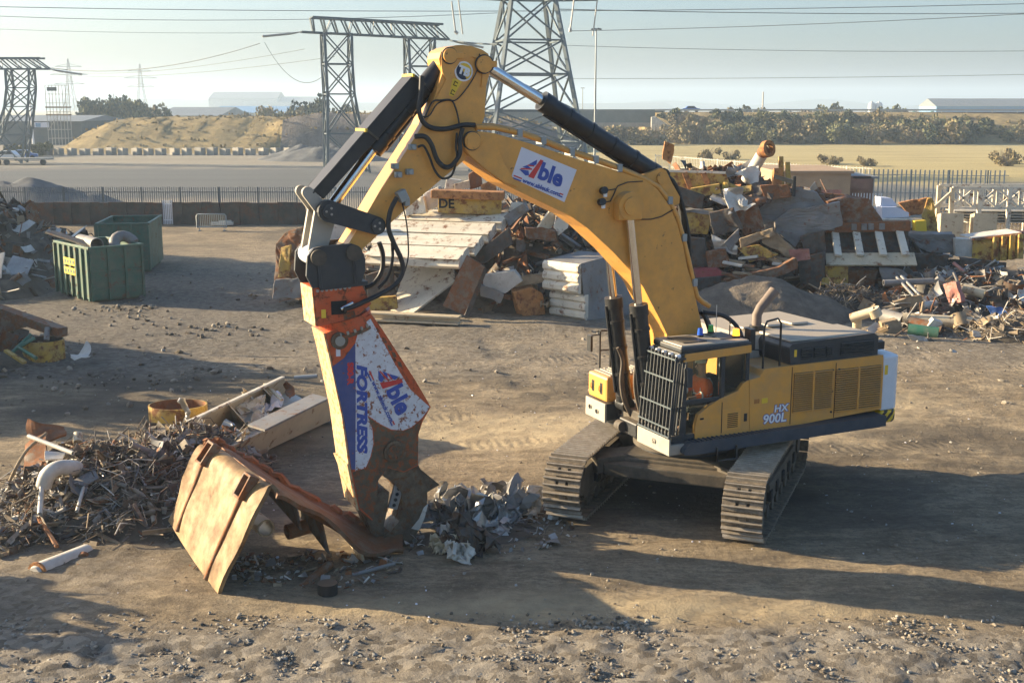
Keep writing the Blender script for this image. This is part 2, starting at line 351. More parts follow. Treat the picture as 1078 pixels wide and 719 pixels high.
# ------------------------------------------------------------------ the ground: one sheet to the horizon
def h2(ix, iy, seed):
    n = (ix.astype(np.int64) * 374761393 + iy.astype(np.int64) * 668265263 + seed * 1442695041) & 0x7fffffff
    n = ((n ^ (n >> 13)) * 1274126177) & 0x7fffffff
    return ((n ^ (n >> 16)) & 0xffff) / 65535.0
def vnoise(x, y, seed=0):
    ix, iy = np.floor(x), np.floor(y); a, b = x - ix, y - iy; a = a * a * (3 - 2 * a); b = b * b * (3 - 2 * b)
    q = lambda i, j: h2(ix + i, iy + j, seed)
    return (q(0, 0) * (1 - a) + q(1, 0) * a) * (1 - b) + (q(0, 1) * (1 - a) + q(1, 1) * a) * b
def fbm(x, y, seed=0, oct=4, ro=.5):
    s = 0; am = 1; tot = 0
    for k in range(oct): s = s + am * vnoise(x * 2 ** k + 13.7 * k, y * 2 ** k - 7.1 * k, seed + k); tot += am; am *= ro
    return s / tot
def axis(a, b, step, lo, hi, g):
    mid = list(np.arange(a, b + 1e-6, step)); s = step; up = []; x = b
    while x < hi: s *= g; x += s; up.append(x)
    s = step; dn = []; x = a
    while x > lo: s *= g; x -= s; dn.append(x)
    return np.array(dn[::-1] + mid + up)
gx = axis(-12, 14, .11, -4000, 4000, 1.045); gy = axis(15, 36, .11, -300, 5000, 1.04)
XX, YY = np.meshgrid(gx, gy, indexing='ij')
def sstep(a, b, x): t_ = np.clip((x - a) / (b - a), 0, 1); return t_ * t_ * (3 - 2 * t_)
def zone_masks(X, Y):
    wob = (fbm(X * .35, Y * .35, 5) - .5)
    rub = sstep(18.3, 17.4, Y + wob * 1.6 + X * .03)                                     # rubble strip in front
    rub = np.maximum(rub, .55 * sstep(-5.2, -7.5, X + wob * 3) * sstep(23, 19.5, Y))
    rub = np.maximum(rub, .5 * sstep(34.5, 38, Y + wob * 4) * sstep(75, 60, Y))
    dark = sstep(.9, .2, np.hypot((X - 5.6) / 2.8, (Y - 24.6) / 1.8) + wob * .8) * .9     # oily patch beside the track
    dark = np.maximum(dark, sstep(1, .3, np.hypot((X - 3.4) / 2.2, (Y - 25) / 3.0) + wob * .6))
    dark = np.maximum(dark, .9 * sstep(1.15, .5, np.hypot((X + 15) / 12, (Y - 45) / 18) + wob * 1.1))  # mid-left shade of the piles painted into the ground colour
    dark = np.maximum(dark, .55 * sstep(.52, .66, fbm(X * .16 + 9, Y * .34 + 4, 77, 5, .6)))
    dark = np.maximum(dark, .6 * sstep(1, .3, np.hypot((X + 7.5) / 4, (Y - 24.5) / 4.5) + wob * .9))
    dark = np.maximum(dark, .6 * sstep(1.0, .2, np.hypot((X - 12) / 14, (Y - 50) / 7) + wob * .9))
    pale = sstep(1, .2, np.hypot((X - 1) / 13, (Y - 30.2) / 2.6) + wob * .9)              # dusty haul strip
    pale = np.maximum(pale, .8 * sstep(1, .2, np.hypot((X - 1.2) / 7, (Y - 18.6) / .9) + wob * .8))
    pale = np.maximum(pale, .6 * sstep(1, .3, np.hypot((X - 9) / 5, (Y - 32) / 3) + wob * .9))
    grass = sstep(118, 135, Y + wob * 20 - np.minimum(0, X + 10) * 3) * sstep(-12, 12, X + wob * 20)
    grass = np.maximum(grass, sstep(300, 340, Y + wob * 30))
    asph = sstep(104, 112, Y + wob * 8) * sstep(172, 158, Y + wob * 22) * (1 - grass)
    yard = sstep(86, 90, Y) * (1 - grass)
    return [np.clip(q, 0, 1) for q in (rub, dark, pale, grass, asph, yard)]
rub, dark, pale, grass, asph, yard = zone_masks(XX, YY)
def tread(x0, y0, x1, y1, wd, bow=0.0):                                                # faint print of one crawler track
    dx, dy = x1 - x0, y1 - y0; L_ = math.hypot(dx, dy); t_ = ((XX - x0) * dx + (YY - y0) * dy) / L_; o_ = np.abs((-(XX - x0) * dy + (YY - y0) * dx) / L_ + bow * np.sin(t_ / L_ * 3.14))
    return sstep(wd * .5 + .1, wd * .5 - .1, o_) * sstep(-.5, .6, t_) * sstep(L_ + .5, L_ - .6, t_)
brk = sstep(.38, .55, fbm(XX * .5, YY * .7, 91, 4))
prn_a = np.zeros_like(XX); prn_b = np.zeros_like(XX)
for q in ((-6, 28.2, 9, 31.4, .75, .5), (-6, 31.0, 10, 34.2, .75, .5), (4, 33.5, 22, 38.5, .75, -.6), (4, 36.5, 22, 41, .75, -.6), (7, 28, 18, 31.5, .7, .4), (-14, 36, 4, 40, .75, .7)): prn_a = np.maximum(prn_a, tread(*q))
for q in ((6.2, 21.2, -.2, 17.8, .75, .3), (3.2, 22.4, -3, 18.9, .75, .3), (9.5, 22.5, 2.6, 17.6, .75, .4), (10, 38, 6.5, 29, .75, .2), (-1, 44, 2, 30, .75, .4)): prn_b = np.maximum(prn_b, tread(*q))
prn_a *= brk; prn_b *= brk
def ground_h(X, Y, full=True):
    near = sstep(75, 50, Y) * sstep(45, 25, np.abs(X))
    h = (fbm(X * .12, Y * .12, 11, 3) - .5) * .30 + (fbm(X * .9, Y * .9, 23, 4, .55) - .5) * .085
    h += (fbm(X * 3.1, Y * 3.1, 31, 3, .6) - .5) * .05 * (1 + 1.3 * rubf(X, Y))
    rut = np.abs(fbm(X * .25 + 3, Y * 1.3, 41, 3) - .5) * .12                              # wheel ruts along x
    h -= rut * sstep(24, 29, Y)
    m = sstep(5.5, 3.2, np.hypot(X - 3.6, (Y - 24.2) * .95))                                # levelled under the machine
    return h * near * (1 - m)
def rubf(X, Y): return sstep(18.3, 17.2, Y)
ZZ = ground_h(XX, YY) - .035 * np.maximum(prn_a, prn_b) + rub * fbm(XX * 6, YY * 6, 51, 3, .7) * .07 * sstep(30, 22, YY)
nx, ny = XX.shape
def gz(x, y): return float(ground_h(np.array([float(x)]), np.array([float(y)]))[0])
me = bpy.data.meshes.new('ground')
vs = np.stack([XX, YY, ZZ], -1).reshape(-1, 3)
idx = np.arange(nx * ny).reshape(nx, ny)
fc = np.stack([idx[:-1, :-1], idx[1:, :-1], idx[1:, 1:], idx[:-1, 1:]], -1).reshape(-1, 4)
me.vertices.add(len(vs)); me.vertices.foreach_set('co', vs.ravel())
me.loops.add(fc.size); me.loops.foreach_set('vertex_index', fc.ravel())
me.polygons.add(len(fc)); me.polygons.foreach_set('loop_start', np.arange(0, fc.size, 4)); me.polygons.foreach_set('loop_total', np.full(len(fc), 4))
me.polygons.foreach_set('use_smooth', np.ones(len(fc), bool))
me.update(); me.validate()
for nme, tri in (('zone_a', (rub, dark, pale)), ('zone_b', (grass, asph, yard)), ('zone_c', (prn_a, prn_b, prn_a * 0))):
    at = me.color_attributes.new(nme, 'FLOAT_COLOR', 'POINT')
    at.data.foreach_set('color', np.stack([q.ravel() for q in tri] + [np.ones(nx * ny)], -1).astype(np.float32).ravel())
def ground_mat():
    m, t, b, L = nt('yard earth'); tc = nd(t, 'ShaderNodeTexCoord'); V = tc.outputs['Object']
    def noi(sc, det=6, ro=.6, st=None):
        n = nd(t, 'ShaderNodeTexNoise'); n.inputs['Scale'].default_value = sc; n.inputs['Detail'].default_value = det; n.inputs['Roughness'].default_value = ro
        if st:
            mp = nd(t, 'ShaderNodeMapping'); mp.inputs['Scale'].default_value = st; L.new(V, mp.inputs[0]); L.new(mp.outputs[0], n.inputs['Vector'])
        else: L.new(V, n.inputs['Vector'])
        return n.outputs['Fac']
    za = nd(t, 'ShaderNodeAttribute', attribute_name='zone_a'); zb = nd(t, 'ShaderNodeAttribute', attribute_name='zone_b')
    sa = nd(t, 'ShaderNodeSeparateColor'); sb = nd(t, 'ShaderNodeSeparateColor'); L.new(za.outputs[0], sa.inputs[0]); L.new(zb.outputs[0], sb.inputs[0])
    c = mix(t, ramp(t, noi(.45, 8, .62), [(.32, 0.0), (.68, 1.0)]), (.205, .16, .105), (.41, .325, .21))
    c = mix(t, ramp(t, noi(1.6, 9, .68, (.5, 1.5, 1)), [(.42, 0.0), (.62, .75)]), c, (.14, .105, .066))
    c = mix(t, ramp(t, noi(3.5, 8, .7), [(.52, 0.0), (.72, .6)]), c, (.42, .33, .205))
    c = mix(t, ramp(t, noi(7, 9, .75, (.8, 1.3, 1)), [(.47, 0.0), (.6, .62)]), c, (.125, .098, .068))
    c = mix(t, ramp(t, noi(13, 6, .7), [(.55, 0.0), (.7, .5)]), c, (.46, .37, .25))
    c = mix(t, ramp(t, noi(30, 3, .6), [(.55, 0.0), (.75, .5)]), c, (.10, .085, .065))
    pl = mix(t, noi(2.2, 7, .65, (.6, 1.6, 1)), (.36, .28, .17), (.56, .45, .28)); fm = nd(t, 'ShaderNodeMath', operation='MULTIPLY'); L.new(sa.outputs[2], fm.inputs[0]); L.new(ramp(t, noi(1.1, 6, .65), [(.3, .25), (.6, 1.0)]), fm.inputs[1]); c = mix(t, fm.outputs[0], c, pl)
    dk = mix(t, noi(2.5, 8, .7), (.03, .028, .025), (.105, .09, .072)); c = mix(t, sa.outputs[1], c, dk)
    vo = nd(t, 'ShaderNodeTexVoronoi'); vo.inputs['Scale'].default_value = 7; L.new(V, vo.inputs['Vector'])
    rb = mix(t, nd_out(vo, 'Color', t), (.13, .11, .085), (.34, .30, .24)); fr = nd(t, 'ShaderNodeMath', operation='MULTIPLY'); L.new(sa.outputs[0], fr.inputs[0]); fr.inputs[1].default_value = .88; c = mix(t, fr.outputs[0], c, rb)
    gr = mix(t, noi(.06, 8, .65, (.5, 2.2, 1)), (.30, .235, .10), (.52, .43, .21)); gr = mix(t, ramp(t, noi(.18, 7, .7, (.3, 1.6, 1)), [(.5, 0.0), (.7, .7)]), gr, (.17, .13, .07)); c = mix(t, sb.outputs[0], c, gr)
    yd = mix(t, noi(.05, 8, .65, (.25, 2.5, 1)), (.19, .165, .125), (.33, .29, .22)); c = mix(t, sb.outputs[2], c, yd)
    a_ = mix(t, noi(.07, 8, .65, (.2, 2.5, 1)), (.085, .09, .092), (.155, .155, .145)); c = mix(t, sb.outputs[1], c, a_)
    L.new(c, b.inputs['Base Color']); b.inputs['Roughness'].default_value = .95; b.inputs['Specular IOR Level'].default_value = .15
    b1 = nd(t, 'ShaderNodeBump'); b1.inputs['Strength'].default_value = 1.0; b1.inputs['Distance'].default_value = .09; L.new(noi(5, 9, .72), b1.inputs['Height'])
    b2 = nd(t, 'ShaderNodeBump'); b2.inputs['Strength'].default_value = .8; b2.inputs['Distance'].default_value = .03; L.new(noi(26, 6, .7), b2.inputs['Height']); L.new(b1.outputs[0], b2.inputs['Normal'])
    zc = nd(t, 'ShaderNodeAttribute', attribute_name='zone_c'); sc_ = nd(t, 'ShaderNodeSeparateColor'); L.new(zc.outputs[0], sc_.inputs[0]); last = b2.outputs[0]
    for k, ang in ((0, 12), (1, 62)):                       # lug marks across each print
        mp = nd(t, 'ShaderNodeMapping'); mp.inputs['Rotation'].default_value = (0, 0, R(-ang)); L.new(V, mp.inputs[0]); wv = nd(t, 'ShaderNodeTexWave'); wv.inputs['Scale'].default_value = 1.25; wv.inputs['Distortion'].default_value = 2.5; wv.inputs['Detail Scale'].default_value = 2.5; L.new(mp.outputs[0], wv.inputs['Vector'])
        mu = nd(t, 'ShaderNodeMath', operation='MULTIPLY'); L.new(wv.outputs['Fac'], mu.inputs[0]); L.new(sc_.outputs[k], mu.inputs[1]); bb_ = nd(t, 'ShaderNodeBump'); bb_.inputs['Strength'].default_value = .45; bb_.inputs['Distance'].default_value = .05; L.new(mu.outputs[0], bb_.inputs['Height']); L.new(last, bb_.inputs['Normal']); last = bb_.outputs[0]
    L.new(last, b.inputs['Normal']); return m
def nd_out(vo, name, t):
    s = nd(t, 'ShaderNodeSeparateColor'); t.links.new(vo.outputs[name], s.inputs[0]); return s.outputs[0]
me.materials.append(ground_mat())
go = bpy.data.objects.new('ground', me); COL.objects.link(go); K(go, 'structure', 'bare tan earth yard with dark oily patches, painted shade, rubble and dry grass beyond')
# ------------------------------------------------------------------ the excavator (x forward, y to its left, z up)
ex = empty('excavator', (EC[0], EC[1], 0), EA)
T(ex, 'large mustard yellow tracked demolition excavator with a white rear end, holding the shear', 'excavator')
def L2(pts, lat): return [BP(u, v, lat) for u, v in pts]
Y, B = M['yellow'], M['black']
# --- undercarriage
TH = R(248.4) - EA
def to_local(wx, wy): dx, dy = wx - EC[0], wy - EC[1]; return (dx * fx + dy * fy, dx * lx + dy * ly)
def track(sgn):
    wx, wy = EC[0] + sgn * .930 * 1.76, EC[1] - sgn * .368 * 1.76; a, b = to_local(wx + .09, wy + .23)
    mb = MB(); r = .585; hl = 2.35; n = 60; per = 4 * hl + 2 * math.pi * r
    def path(s):
        s %= per
        if s < 2 * hl: return (hl - s, r, 2 * math.pi * 0 + math.pi / 2, s)          # top run (front to rear)
        s -= 2 * hl
        if s < math.pi * r: t = math.pi / 2 + s / r; return (-hl + r * math.cos(t), r * math.sin(t), t, s)
        s -= math.pi * r
        if s < 2 * hl: return (-hl + s, -r, -math.pi / 2, s)
        s -= 2 * hl; t = -math.pi / 2 + s / r; return (hl + r * math.cos(t), r * math.sin(t), t, s)
    z0 = .66
    ring = [path(per * i / n) for i in range(n)]
    vs = []
    for x, z, t, _ in ring:
        for q in (-.04, -.16):
            for y in (-.16, .16): vs.append((x + q * math.cos(t), y, z0 + z + q * math.sin(t)))
    fs = []
    for i in range(n):
        j = (i + 1) % n; q = lambda k, e: 4 * k + e
        fs += [(q(i, 0), q(j, 0), q(j, 1), q(i, 1)), (q(i, 2), q(i, 3), q(j, 3), q(j, 2)), (q(i, 0), q(i, 2), q(j, 2), q(j, 0)), (q(i, 1), q(j, 1), q(j, 3), q(i, 3))]
    mb.add(vs, fs, M['trackframe'])
    o = mb.build('track', ex, loc=(0, 0, 0)); o.location = (a, b, 0); o.rotation_euler = (0, 0, TH)
    # side frame
    fm = MB(); prof = [(-2.2, .32), (2.1, .32), (2.25, .55), (2.05, .95), (-2.05, 1.0), (-2.3, .7)]
    fm.prism(prof, -.2, .2, M['trackframe']); fm.bb(-1.6, 1.5, -.26, .26, .45, .85, M['trackframe'])
    for k in range(5): fm.bb(-1.5 + k * .7, -1.3 + k * .7, -.3, .3, .5, .72, M['dark'])
    fm.build('track_frame', o, bevel=.02)
    for nm, x in (('idler', hl), ('sprocket', -hl)):
        q = MB(); q.cyl((x, -.12, z0), (x, .12, z0), .44, M['trackframe'], 24); q.cyl((x, -.24, z0), (x, .24, z0), .2, M['trackframe'], 16)
        if nm == 'sprocket':
            for k in range(16): t = 2 * math.pi * k / 16; q.bar((x + .4 * math.cos(t), 0, z0 + .4 * math.sin(t)), (x + .5 * math.cos(t), 0, z0 + .5 * math.sin(t)), .08, .14, M['trackframe'], up=(0, 1, 0))
        q.build(nm, o)
    for k in range(8):
        q = MB(); x = -1.9 + k * .54; q.cyl((x, -.22, .25), (x, .22, .25), .13, M['trackframe'], 14); q.build('roller', o)
    # shoes
    N = 48; pit = per / N; sm = MB(); w = .76
    hole = .05
    for x0, x1, y0, y1 in ((-pit / 2 + .01, pit / 2 - .006, -w / 2, -.13), (-pit / 2 + .01, pit / 2 - .006, .13, w / 2), (-pit / 2 + .01, pit / 2 - .006, -.07, .07), (-pit / 2 + .01, -hole, -.13, -.07), (hole, pit / 2 - .006, -.13, -.07), (-pit / 2 + .01, -hole, .07, .13), (hole, pit / 2 - .006, .07, .13)):
        sm.bb(x0, x1, y0, y1, -.014, .014, M['trackshoe'])
    for x in (-pit * .36, pit * .14):
        sm.section((x, -w / 2, .03), (x, w / 2, .03), [(-.022, -.02), (.022, -.02), (.012, .045), (-.012, .045)], M['grouser'], up=(0, 0, 1))
    proto = sm.build('track_shoe', o, loc=(0, 0, 0), bevel=.006)
    for i in range(N):
        x, z, t, _ = path(per * (i + .3) / N); s_ = proto if i == 0 else proto.copy()
        if i: COL.objects.link(s_); s_.parent = o
        s_.location = (x, random.uniform(-.006, .006), z0 + z); s_.rotation_euler = (0, math.pi / 2 - t + random.uniform(-.03, .03), 0)
    return o
track(-1); track(1)
cb = MB(); ca, sa_ = math.cos(TH), math.sin(TH)
rot = Matrix.Rotation(TH, 3, 'Z')
def ub(x0, x1, y0, y1, z0, z1, m): cb.box(rot @ Vector(((x0 + x1) / 2, (y0 + y1) / 2, (z0 + z1) / 2)), (x1 - x0, y1 - y0, z1 - z0), m, rot)
ub(-1.1, 1.1, -1.0, 1.0, .62, 1.12, M['trackframe']); ub(.45, 1.15, -1.75, 1.75, .66, 1.05, M['trackframe']); ub(-1.25, -.55, -1.75, 1.75, .66, 1.05, M['trackframe'])
ub(1.05, 1.45, -1.3, 1.3, .72, .98, M['trackframe'])
for sx in (-1, 1):
    for sy in (-1, 1): cb.bar(rot @ Vector((sx * .3, sy * .3, .98)), rot @ Vector((sx * 1.25, sy * 1.6, .9)), .6, .34, M['trackframe'])
cb.build('car_body', ex, bevel=.03)
q = MB(); q.cyl((0, 0, 1.1), (0, 0, 1.42), .98, M['charcoal'], 40); q.cyl((0, 0, 1.18), (0, 0, 1.3), 1.06, M['trackframe'], 40); q.build('slewing_ring', ex)
# --- upper deck, skirt, body panels
q = MB(); q.bb(-3.9, 1.15, -1.5, 1.5, 1.42, 1.72, M['charcoal']); q.bb(.5, 1.16, -.62, .5, 1.45, 1.95, M['trackframe']); q.build('deck', ex, bevel=.02)
q = MB(); q.prism([(1.18, 1.52), (1.18, 1.62), (1.0, 1.74), (-3.72, 1.79), (-3.72, 1.56), (.95, 1.5)], 1.5, 1.86, M['skirt']); o = q.build('walkway', ex, bevel=.05)
gr = MB()
for k in range(45): x = .95 - k * .104; gr.bb(x - .012, x + .012, 1.62, 1.85, 1.73, 1.768, M['skirt'])
gr.build('tread', o)
hp = MB(); hp.tube([(.45, 1.88, 1.6), (.45, 1.9, 1.33), (.0, 1.9, 1.33), (.0, 1.88, 1.6)], .022, B, 8); hp.build('step', ex)
side = L2([(789, 457), (789, 400), (800, 397), (805, 388.5), (832, 385), (930, 373.5), (930, 430)], 1.65)
q = MB(); q.prism(side, .7, 1.65, M['yellowpanel']); bp = q.build('side_panel', ex, bevel=.035)
for x, z0, z1 in ((-1.43, 1.8, 2.97), (-2.52, 1.82, 2.96)):
    g = MB(); g.bb(x - .008, x + .008, 1.64, 1.654, z0, z1, M['dark']); g.build('seam', bp)
q = MB(); q.bb(-3.72, -.9, -1.65, .72, 1.72, 2.95, M['yellowpanel']); q.build('engine_housing', ex, bevel=.03)
def louvre(x0, x1, z0, z1, n, name='grille', y=1.655, par=None, fm=None, sm=None, mid=True):
    g = MB(); g.bb(x0, x1, y, y + .004, z0, z1, M['dark'])
    for k in range(n):
        z = z0 + (k + .5) * (z1 - z0) / n
        g.box(((x0 + x1) / 2, y + .018, z), (abs(x1 - x0), .035, (z1 - z0) / n * .34), sm or M['yellowpanel'], Matrix.Rotation(R(-25), 3, 'X'))
    if mid: g.bb((x0 + x1) / 2 - .02, (x0 + x1) / 2 + .02, y, y + .034, z0, z1, sm or M['yellowpanel'])
    return g.build(name, ex)
(xa, za), (xb, zb) = BP(836, 393, 1.65), BP(874, 433, 1.65); louvre(xb, xa, zb + .07, za, 19)
(xa, za), (xb, zb) = BP(880, 389, 1.65), BP(925, 428, 1.65); louvre(xb, xa, zb, za, 19)
for x in (-2.44, -2.6):
    for z in (1.95, 2.38, 2.82): g = MB(); g.cyl((x, 1.65, z), (x, 1.67, z), .022, B, 10); g.build('latch', ex)
text('HX', .20, M['blue'], (BP(821.8, 429.8, 1.65)[0], 1.654, BP(821.8, 429.8, 1.65)[1]), (-1, 0, 0), (0, 0, 1), bp, bold=.016, squash=1.15, shear=.1, ext=.002)
text('HX', .20, M['letterwhite'], (BP(821.8, 429.8, 1.65)[0], 1.659, BP(821.8, 429.8, 1.65)[1]), (-1, 0, 0), (0, 0, 1), bp, bold=.005, squash=1.15, shear=.1, ext=.002)
text('900L', .255, M['blue'], (BP(815, 440.6, 1.65)[0], 1.654, BP(815, 440.6, 1.65)[1]), (-1, 0, .0), (0, 0, 1), bp, bold=.017, squash=1.12, shear=.1, ext=.002)
text('900L', .255, M['letterwhite'], (BP(815, 440.6, 1.65)[0], 1.659, BP(815, 440.6, 1.65)[1]), (-1, 0, .0), (0, 0, 1), bp, bold=.006, squash=1.12, shear=.1, ext=.002)
g = MB(); g.bb(-.86, -.72, 1.65, 1.656, 2.30, 2.40, M['labelyellow']); g.bb(-.66, -.54, 1.65, 1.656, 2.31, 2.40, M['orangerust']); g.build('warning_label', ex)
# --- engine hood
q = MB(); q.prism([(-3.62, 2.98), (-1.42, 2.98), (-1.38, 3.36), (-1.46, 3.43), (-3.5, 3.49), (-3.62, 3.42)], .55, 1.6, M['charcoal']); hd = q.build('hood', ex, bevel=.05)
q = MB(); q.prism([(-3.58, 2.96), (-.95, 2.96), (-.9, 3.3), (-1.1, 3.44), (-3.42, 3.48), (-3.58, 3.4)], -1.5, .56, M['hood']); q.bb(-3.5, -1.46, .45, 1.5, 3.44, 3.5, M['hood'])
for k in range(3): q.bb(-3.0 + k * .62, -2.55 + k * .62, -.42, .12, 3.48, 3.53, M['hood'])
q.build('hood_top', ex, bevel=.04)
for x0, x1 in ((-1.92, -1.66), (-2.24, -1.98), (-2.42, -2.29)): louvre(x0, x1, 3.1, 3.32, 5, 'vent', 1.605, sm=M['charcoal'], mid=False)
louvre(-3.5, -2.65, 3.1, 3.36, 6, 'vent', 1.605, sm=M['charcoal'], mid=False)
g = MB(); g.bb(-1.56, -1.50, 1.6, 1.606, 3.16, 3.30, M['labelyellow']); g.build('warning_label', ex)
xe = -1.62; ye = .15
g = MB(); g.tube([(xe, ye, 3.4), (xe, ye, 3.78), (xe - .08, ye, 3.92), (xe - .42, ye, 4.26)], [.1, .1, .1, .115], M['exhaust'], 14); g.cyl((xe, ye, 3.44), (xe, ye, 3.56), .15, M['black'], 16); g.build('exhaust', ex)
g = MB(); g.bb(-1.42, -.42, .5, 1.6, 2.66, 2.72, M['charcoal'])
for k in range(20): g.bb(-1.4 + k * .05, -1.385 + k * .05, .52, 1.58, 2.72, 2.745, M['galv'])
g.build('walkway_plate', ex)
g = MB()
for y0 in (1.56,):
    g.tube([(-.78, y0, 2.75), (-.78, y0, 3.8), (-.84, y0, 3.92), (-1.1, y0, 3.96), (-1.18, y0, 3.86), (-1.18, y0, 2.9)], .022, B, 8)
g.tube([(-.78, y0, 3.35), (-.5, 1.3, 3.35)], .016, B, 6); g.build('handrail', ex)
# --- counterweight
cwp = [(-3.74, -1.66), (-3.74, 1.66), (-4.06, 1.66), (-4.2, 1.58), (-4.28, 1.3), (-4.34, .6), (-4.34, -.6), (-4.28, -1.3), (-4.2, -1.58), (-4.06, -1.66)]
def cw(z0, z1, m, nm, gap=0):
    q = MB(); n = len(cwp); vs = [(a, b, z0) for a, b in cwp] + [(a, b, z1) for a, b in cwp]
    q.add(vs, [(i, (i + 1) % n, n + (i + 1) % n, n + i) for i in range(n)] + [tuple(range(n)), tuple(range(n, 2 * n))], m); return q.build(nm, ex, bevel=.04)
cw(1.83, 2.98, M['white'], 'counterweight'); cw(1.56, 1.826, M['hazard'], 'hazard_band')
g = MB(); g.bb(-3.86, -3.78, 1.66, 1.666, 2.6, 2.8, M['labelyellow']); g.build('warning_label', ex)
g = MB(); g.cyl((-3.85, 1.2, 2.96), (-3.85, 1.2, 3.12), .07, B); g.box((-3.95, 1.2, 3.14), (.2, .22, .16), B); g.cyl((-4.06, 1.2, 3.14), (-3.84, 1.2, 3.14), .1, B); g.build('rear_camera', ex)
# --- right front tool box
g = MB(); RB = M['yellow']
g.bb(.2, 1.42, -1.62, -.78, 1.98, 2.52, RB); g.build('tool_box', ex, bevel=.06)
g = MB(); g.bb(.25, 1.3, -1.55, -.85, 2.525, 2.545, M['dustgrey'])
for k in range(9): g.bb(.3 + k * .11, .33 + k * .11, -1.52, -.88, 2.545, 2.57, M['dustgrey'])
g.build('tread_plate', ex)
for y in (-1.38, -1.02): g = MB(); g.bb(1.42, 1.428, y - .05, y + .05, 2.12, 2.36, B); g.tube([(1.43, y - .03, 2.17), (1.46, y - .03, 2.2), (1.46, y - .03, 2.3)], .012, M['yellow'], 6); g.build('handle_recess', ex)
g = MB(); g.box((1.44, -1.2, 1.76), (.05, .86, .40), M['dustgrey']); g.cyl((1.46, -1.4, 1.78), (1.49, -1.4, 1.78), .05, M['chrome']); g.cyl((1.46, -1.1, 1.74), (1.49, -1.1, 1.74), .05, M['chrome']); g.bb(.9, 1.42, -1.6, -.8, 1.6, 1.95, M['charcoal']); g.build('lamp_plate', ex, bevel=.01)
g = MB()
for x in (.95, 1.2): g.tube([(x, -1.5, 2.5), (x, -1.5, 3.36)], .02, B, 8)
g.tube([(.95, -1.5, 3.36), (1.2, -1.5, 3.38)], .02, B, 8); g.tube([(.95, -1.5, 2.95), (1.2, -1.5, 2.95)], .016, B, 8); g.build('handrail', ex)
g = MB(); g.box((1.42, -1.55, 3.12), (.05, .17, .34), B); g.tube([(1.2, -1.5, 3.3), (1.4, -1.54, 3.28)], .014, B, 6); g.build('mirror', ex)
# --- cab
CY0, CY1 = .62, 1.62
ck = M['charcoal']
cabf = MB()
front = lambda z: 1.16 + (3.45 - z) * .09
def post(x0, z0, x1, z1, y, wd=.1): cabf.bar((x0, y, z0), (x1, y, z1), wd, .09, ck, up=(1, 0, 0))
for y in (CY0 + .045, CY1 - .045):
    post(front(1.8) - .05, 1.8, front(3.44) - .05, 3.44, y, .1); post(-.38, 1.75, -.38, 3.44, y, .1)
    cabf.bb(-.42, 1.16, y - .045, y + .045, 3.36, 3.46, ck); cabf.bb(-.42, 1.28, y - .045, y + .045, 1.72, 1.85, ck)
post(.20, 1.85, .20, 3.4, CY1 - .045, .13); post(.20, 1.85, .20, 3.4, CY0 + .045, .1)
cabf.bb(1.1, 1.2, CY0, CY1, 3.34, 3.46, ck); cabf.bb(1.22, 1.32, CY0, CY1, 1.72, 1.88, ck); cabf.bb(-.42, -.36, CY0, CY1, 3.3, 3.46, ck); cabf.bb(-.42, -.36, CY0, CY1, 1.75, 2.55, ck)
cabf.bb(.2, 1.1, CY1 - .05, CY1 + .0, 2.44, 2.53, ck); cabf.bb(1.0, 1.14, CY1 - .06, CY1 - .002, 1.82, 3.4, ck)
cab = cabf.build('cab', ex, bevel=.015)
g = MB(); g.bb(-.42, 1.3, CY0, CY1, 1.70, 1.76, ck); g.build('floor', cab)
g = MB(); g.bb(-.44, 1.17, CY0 - .02, CY1 + .02, 3.462, 3.57, M['charcoal']); rf = g.build('roof', cab, bevel=.03); g = MB(); g.bb(-.40, 1.14, CY0 + .02, CY1 - .02, 3.571, 3.598, M['hood']); g.build('roof_skin', cab, bevel=.01)
g = MB(); g.bb(.45, .98, CY0 + .18, CY1 - .2, 3.602, 3.615, M['black']); g.bb(-.3, .1, CY0 + .2, CY1 - .25, 3.602, 3.612, M['charcoal']); g.build('hatch', cab)
g = MB(); g.prism(L2([(722, 373), (719.5, 381.5), (791, 371), (791, 363)], 1.65)[::-1], 1.60, 1.655, M['yellowpanel']); g.build('roof_trim', cab, bevel=.01)
dr = L2([(731.8, 462), (732, 449), (735, 437), (747, 427), (760, 419), (777, 411.5), (782.5, 403.5), (788.5, 400), (788.5, 457)], 1.65)
g = MB(); g.prism(dr, 1.56, 1.65, M['yellowpanel']); dp = g.build('door_panel', cab, bevel=.02)
g = MB(); x = BP(760, 430, 1.65)[0]; g.bb(x - .008, x + .008, 1.64, 1.655, 1.8, 2.42, M['dark']); g.build('seam', dp); g = MB(); x = BP(738, 435, 1.65)[0]; g.bb(x - .06, x + .02, 1.65, 1.66, 2.12, 2.155, B); g.build('door_handle', dp); g = MB()
x0, z0 = BP(778, 446, 1.65); g.bb(x0 - .03, x0 + .40, 1.65, 1.653, 1.85, 2.27, M['yellowpanel'])
for k in range(8): g.box((x0 + .16, 1.656, 1.9 + k * .038), (.24, .012, .014), M['dark'])
g.build('vent', dp); g = MB(); g.bb(-.38, -.31, 1.65, 1.66, 1.98, 2.14, B); g.build('latch', dp)
def pane(pts, y, nm='window'):
    q = MB(); q.prism(pts, y - .008, y + .008, M['glass']); return q.build(nm, cab)
pane([(.27, 2.53), (1.02, 2.53), (1.02, 3.36), (.27, 3.36)], CY1 - .02)
pane([(.27, 1.86), (1.1, 1.86), (1.1, 2.44), (.27, 2.44)], CY1 - .03)
pane([(-.33, 2.4), (.13, 2.4), (.13, 3.36), (-.33, 3.36)], CY1 - .02)
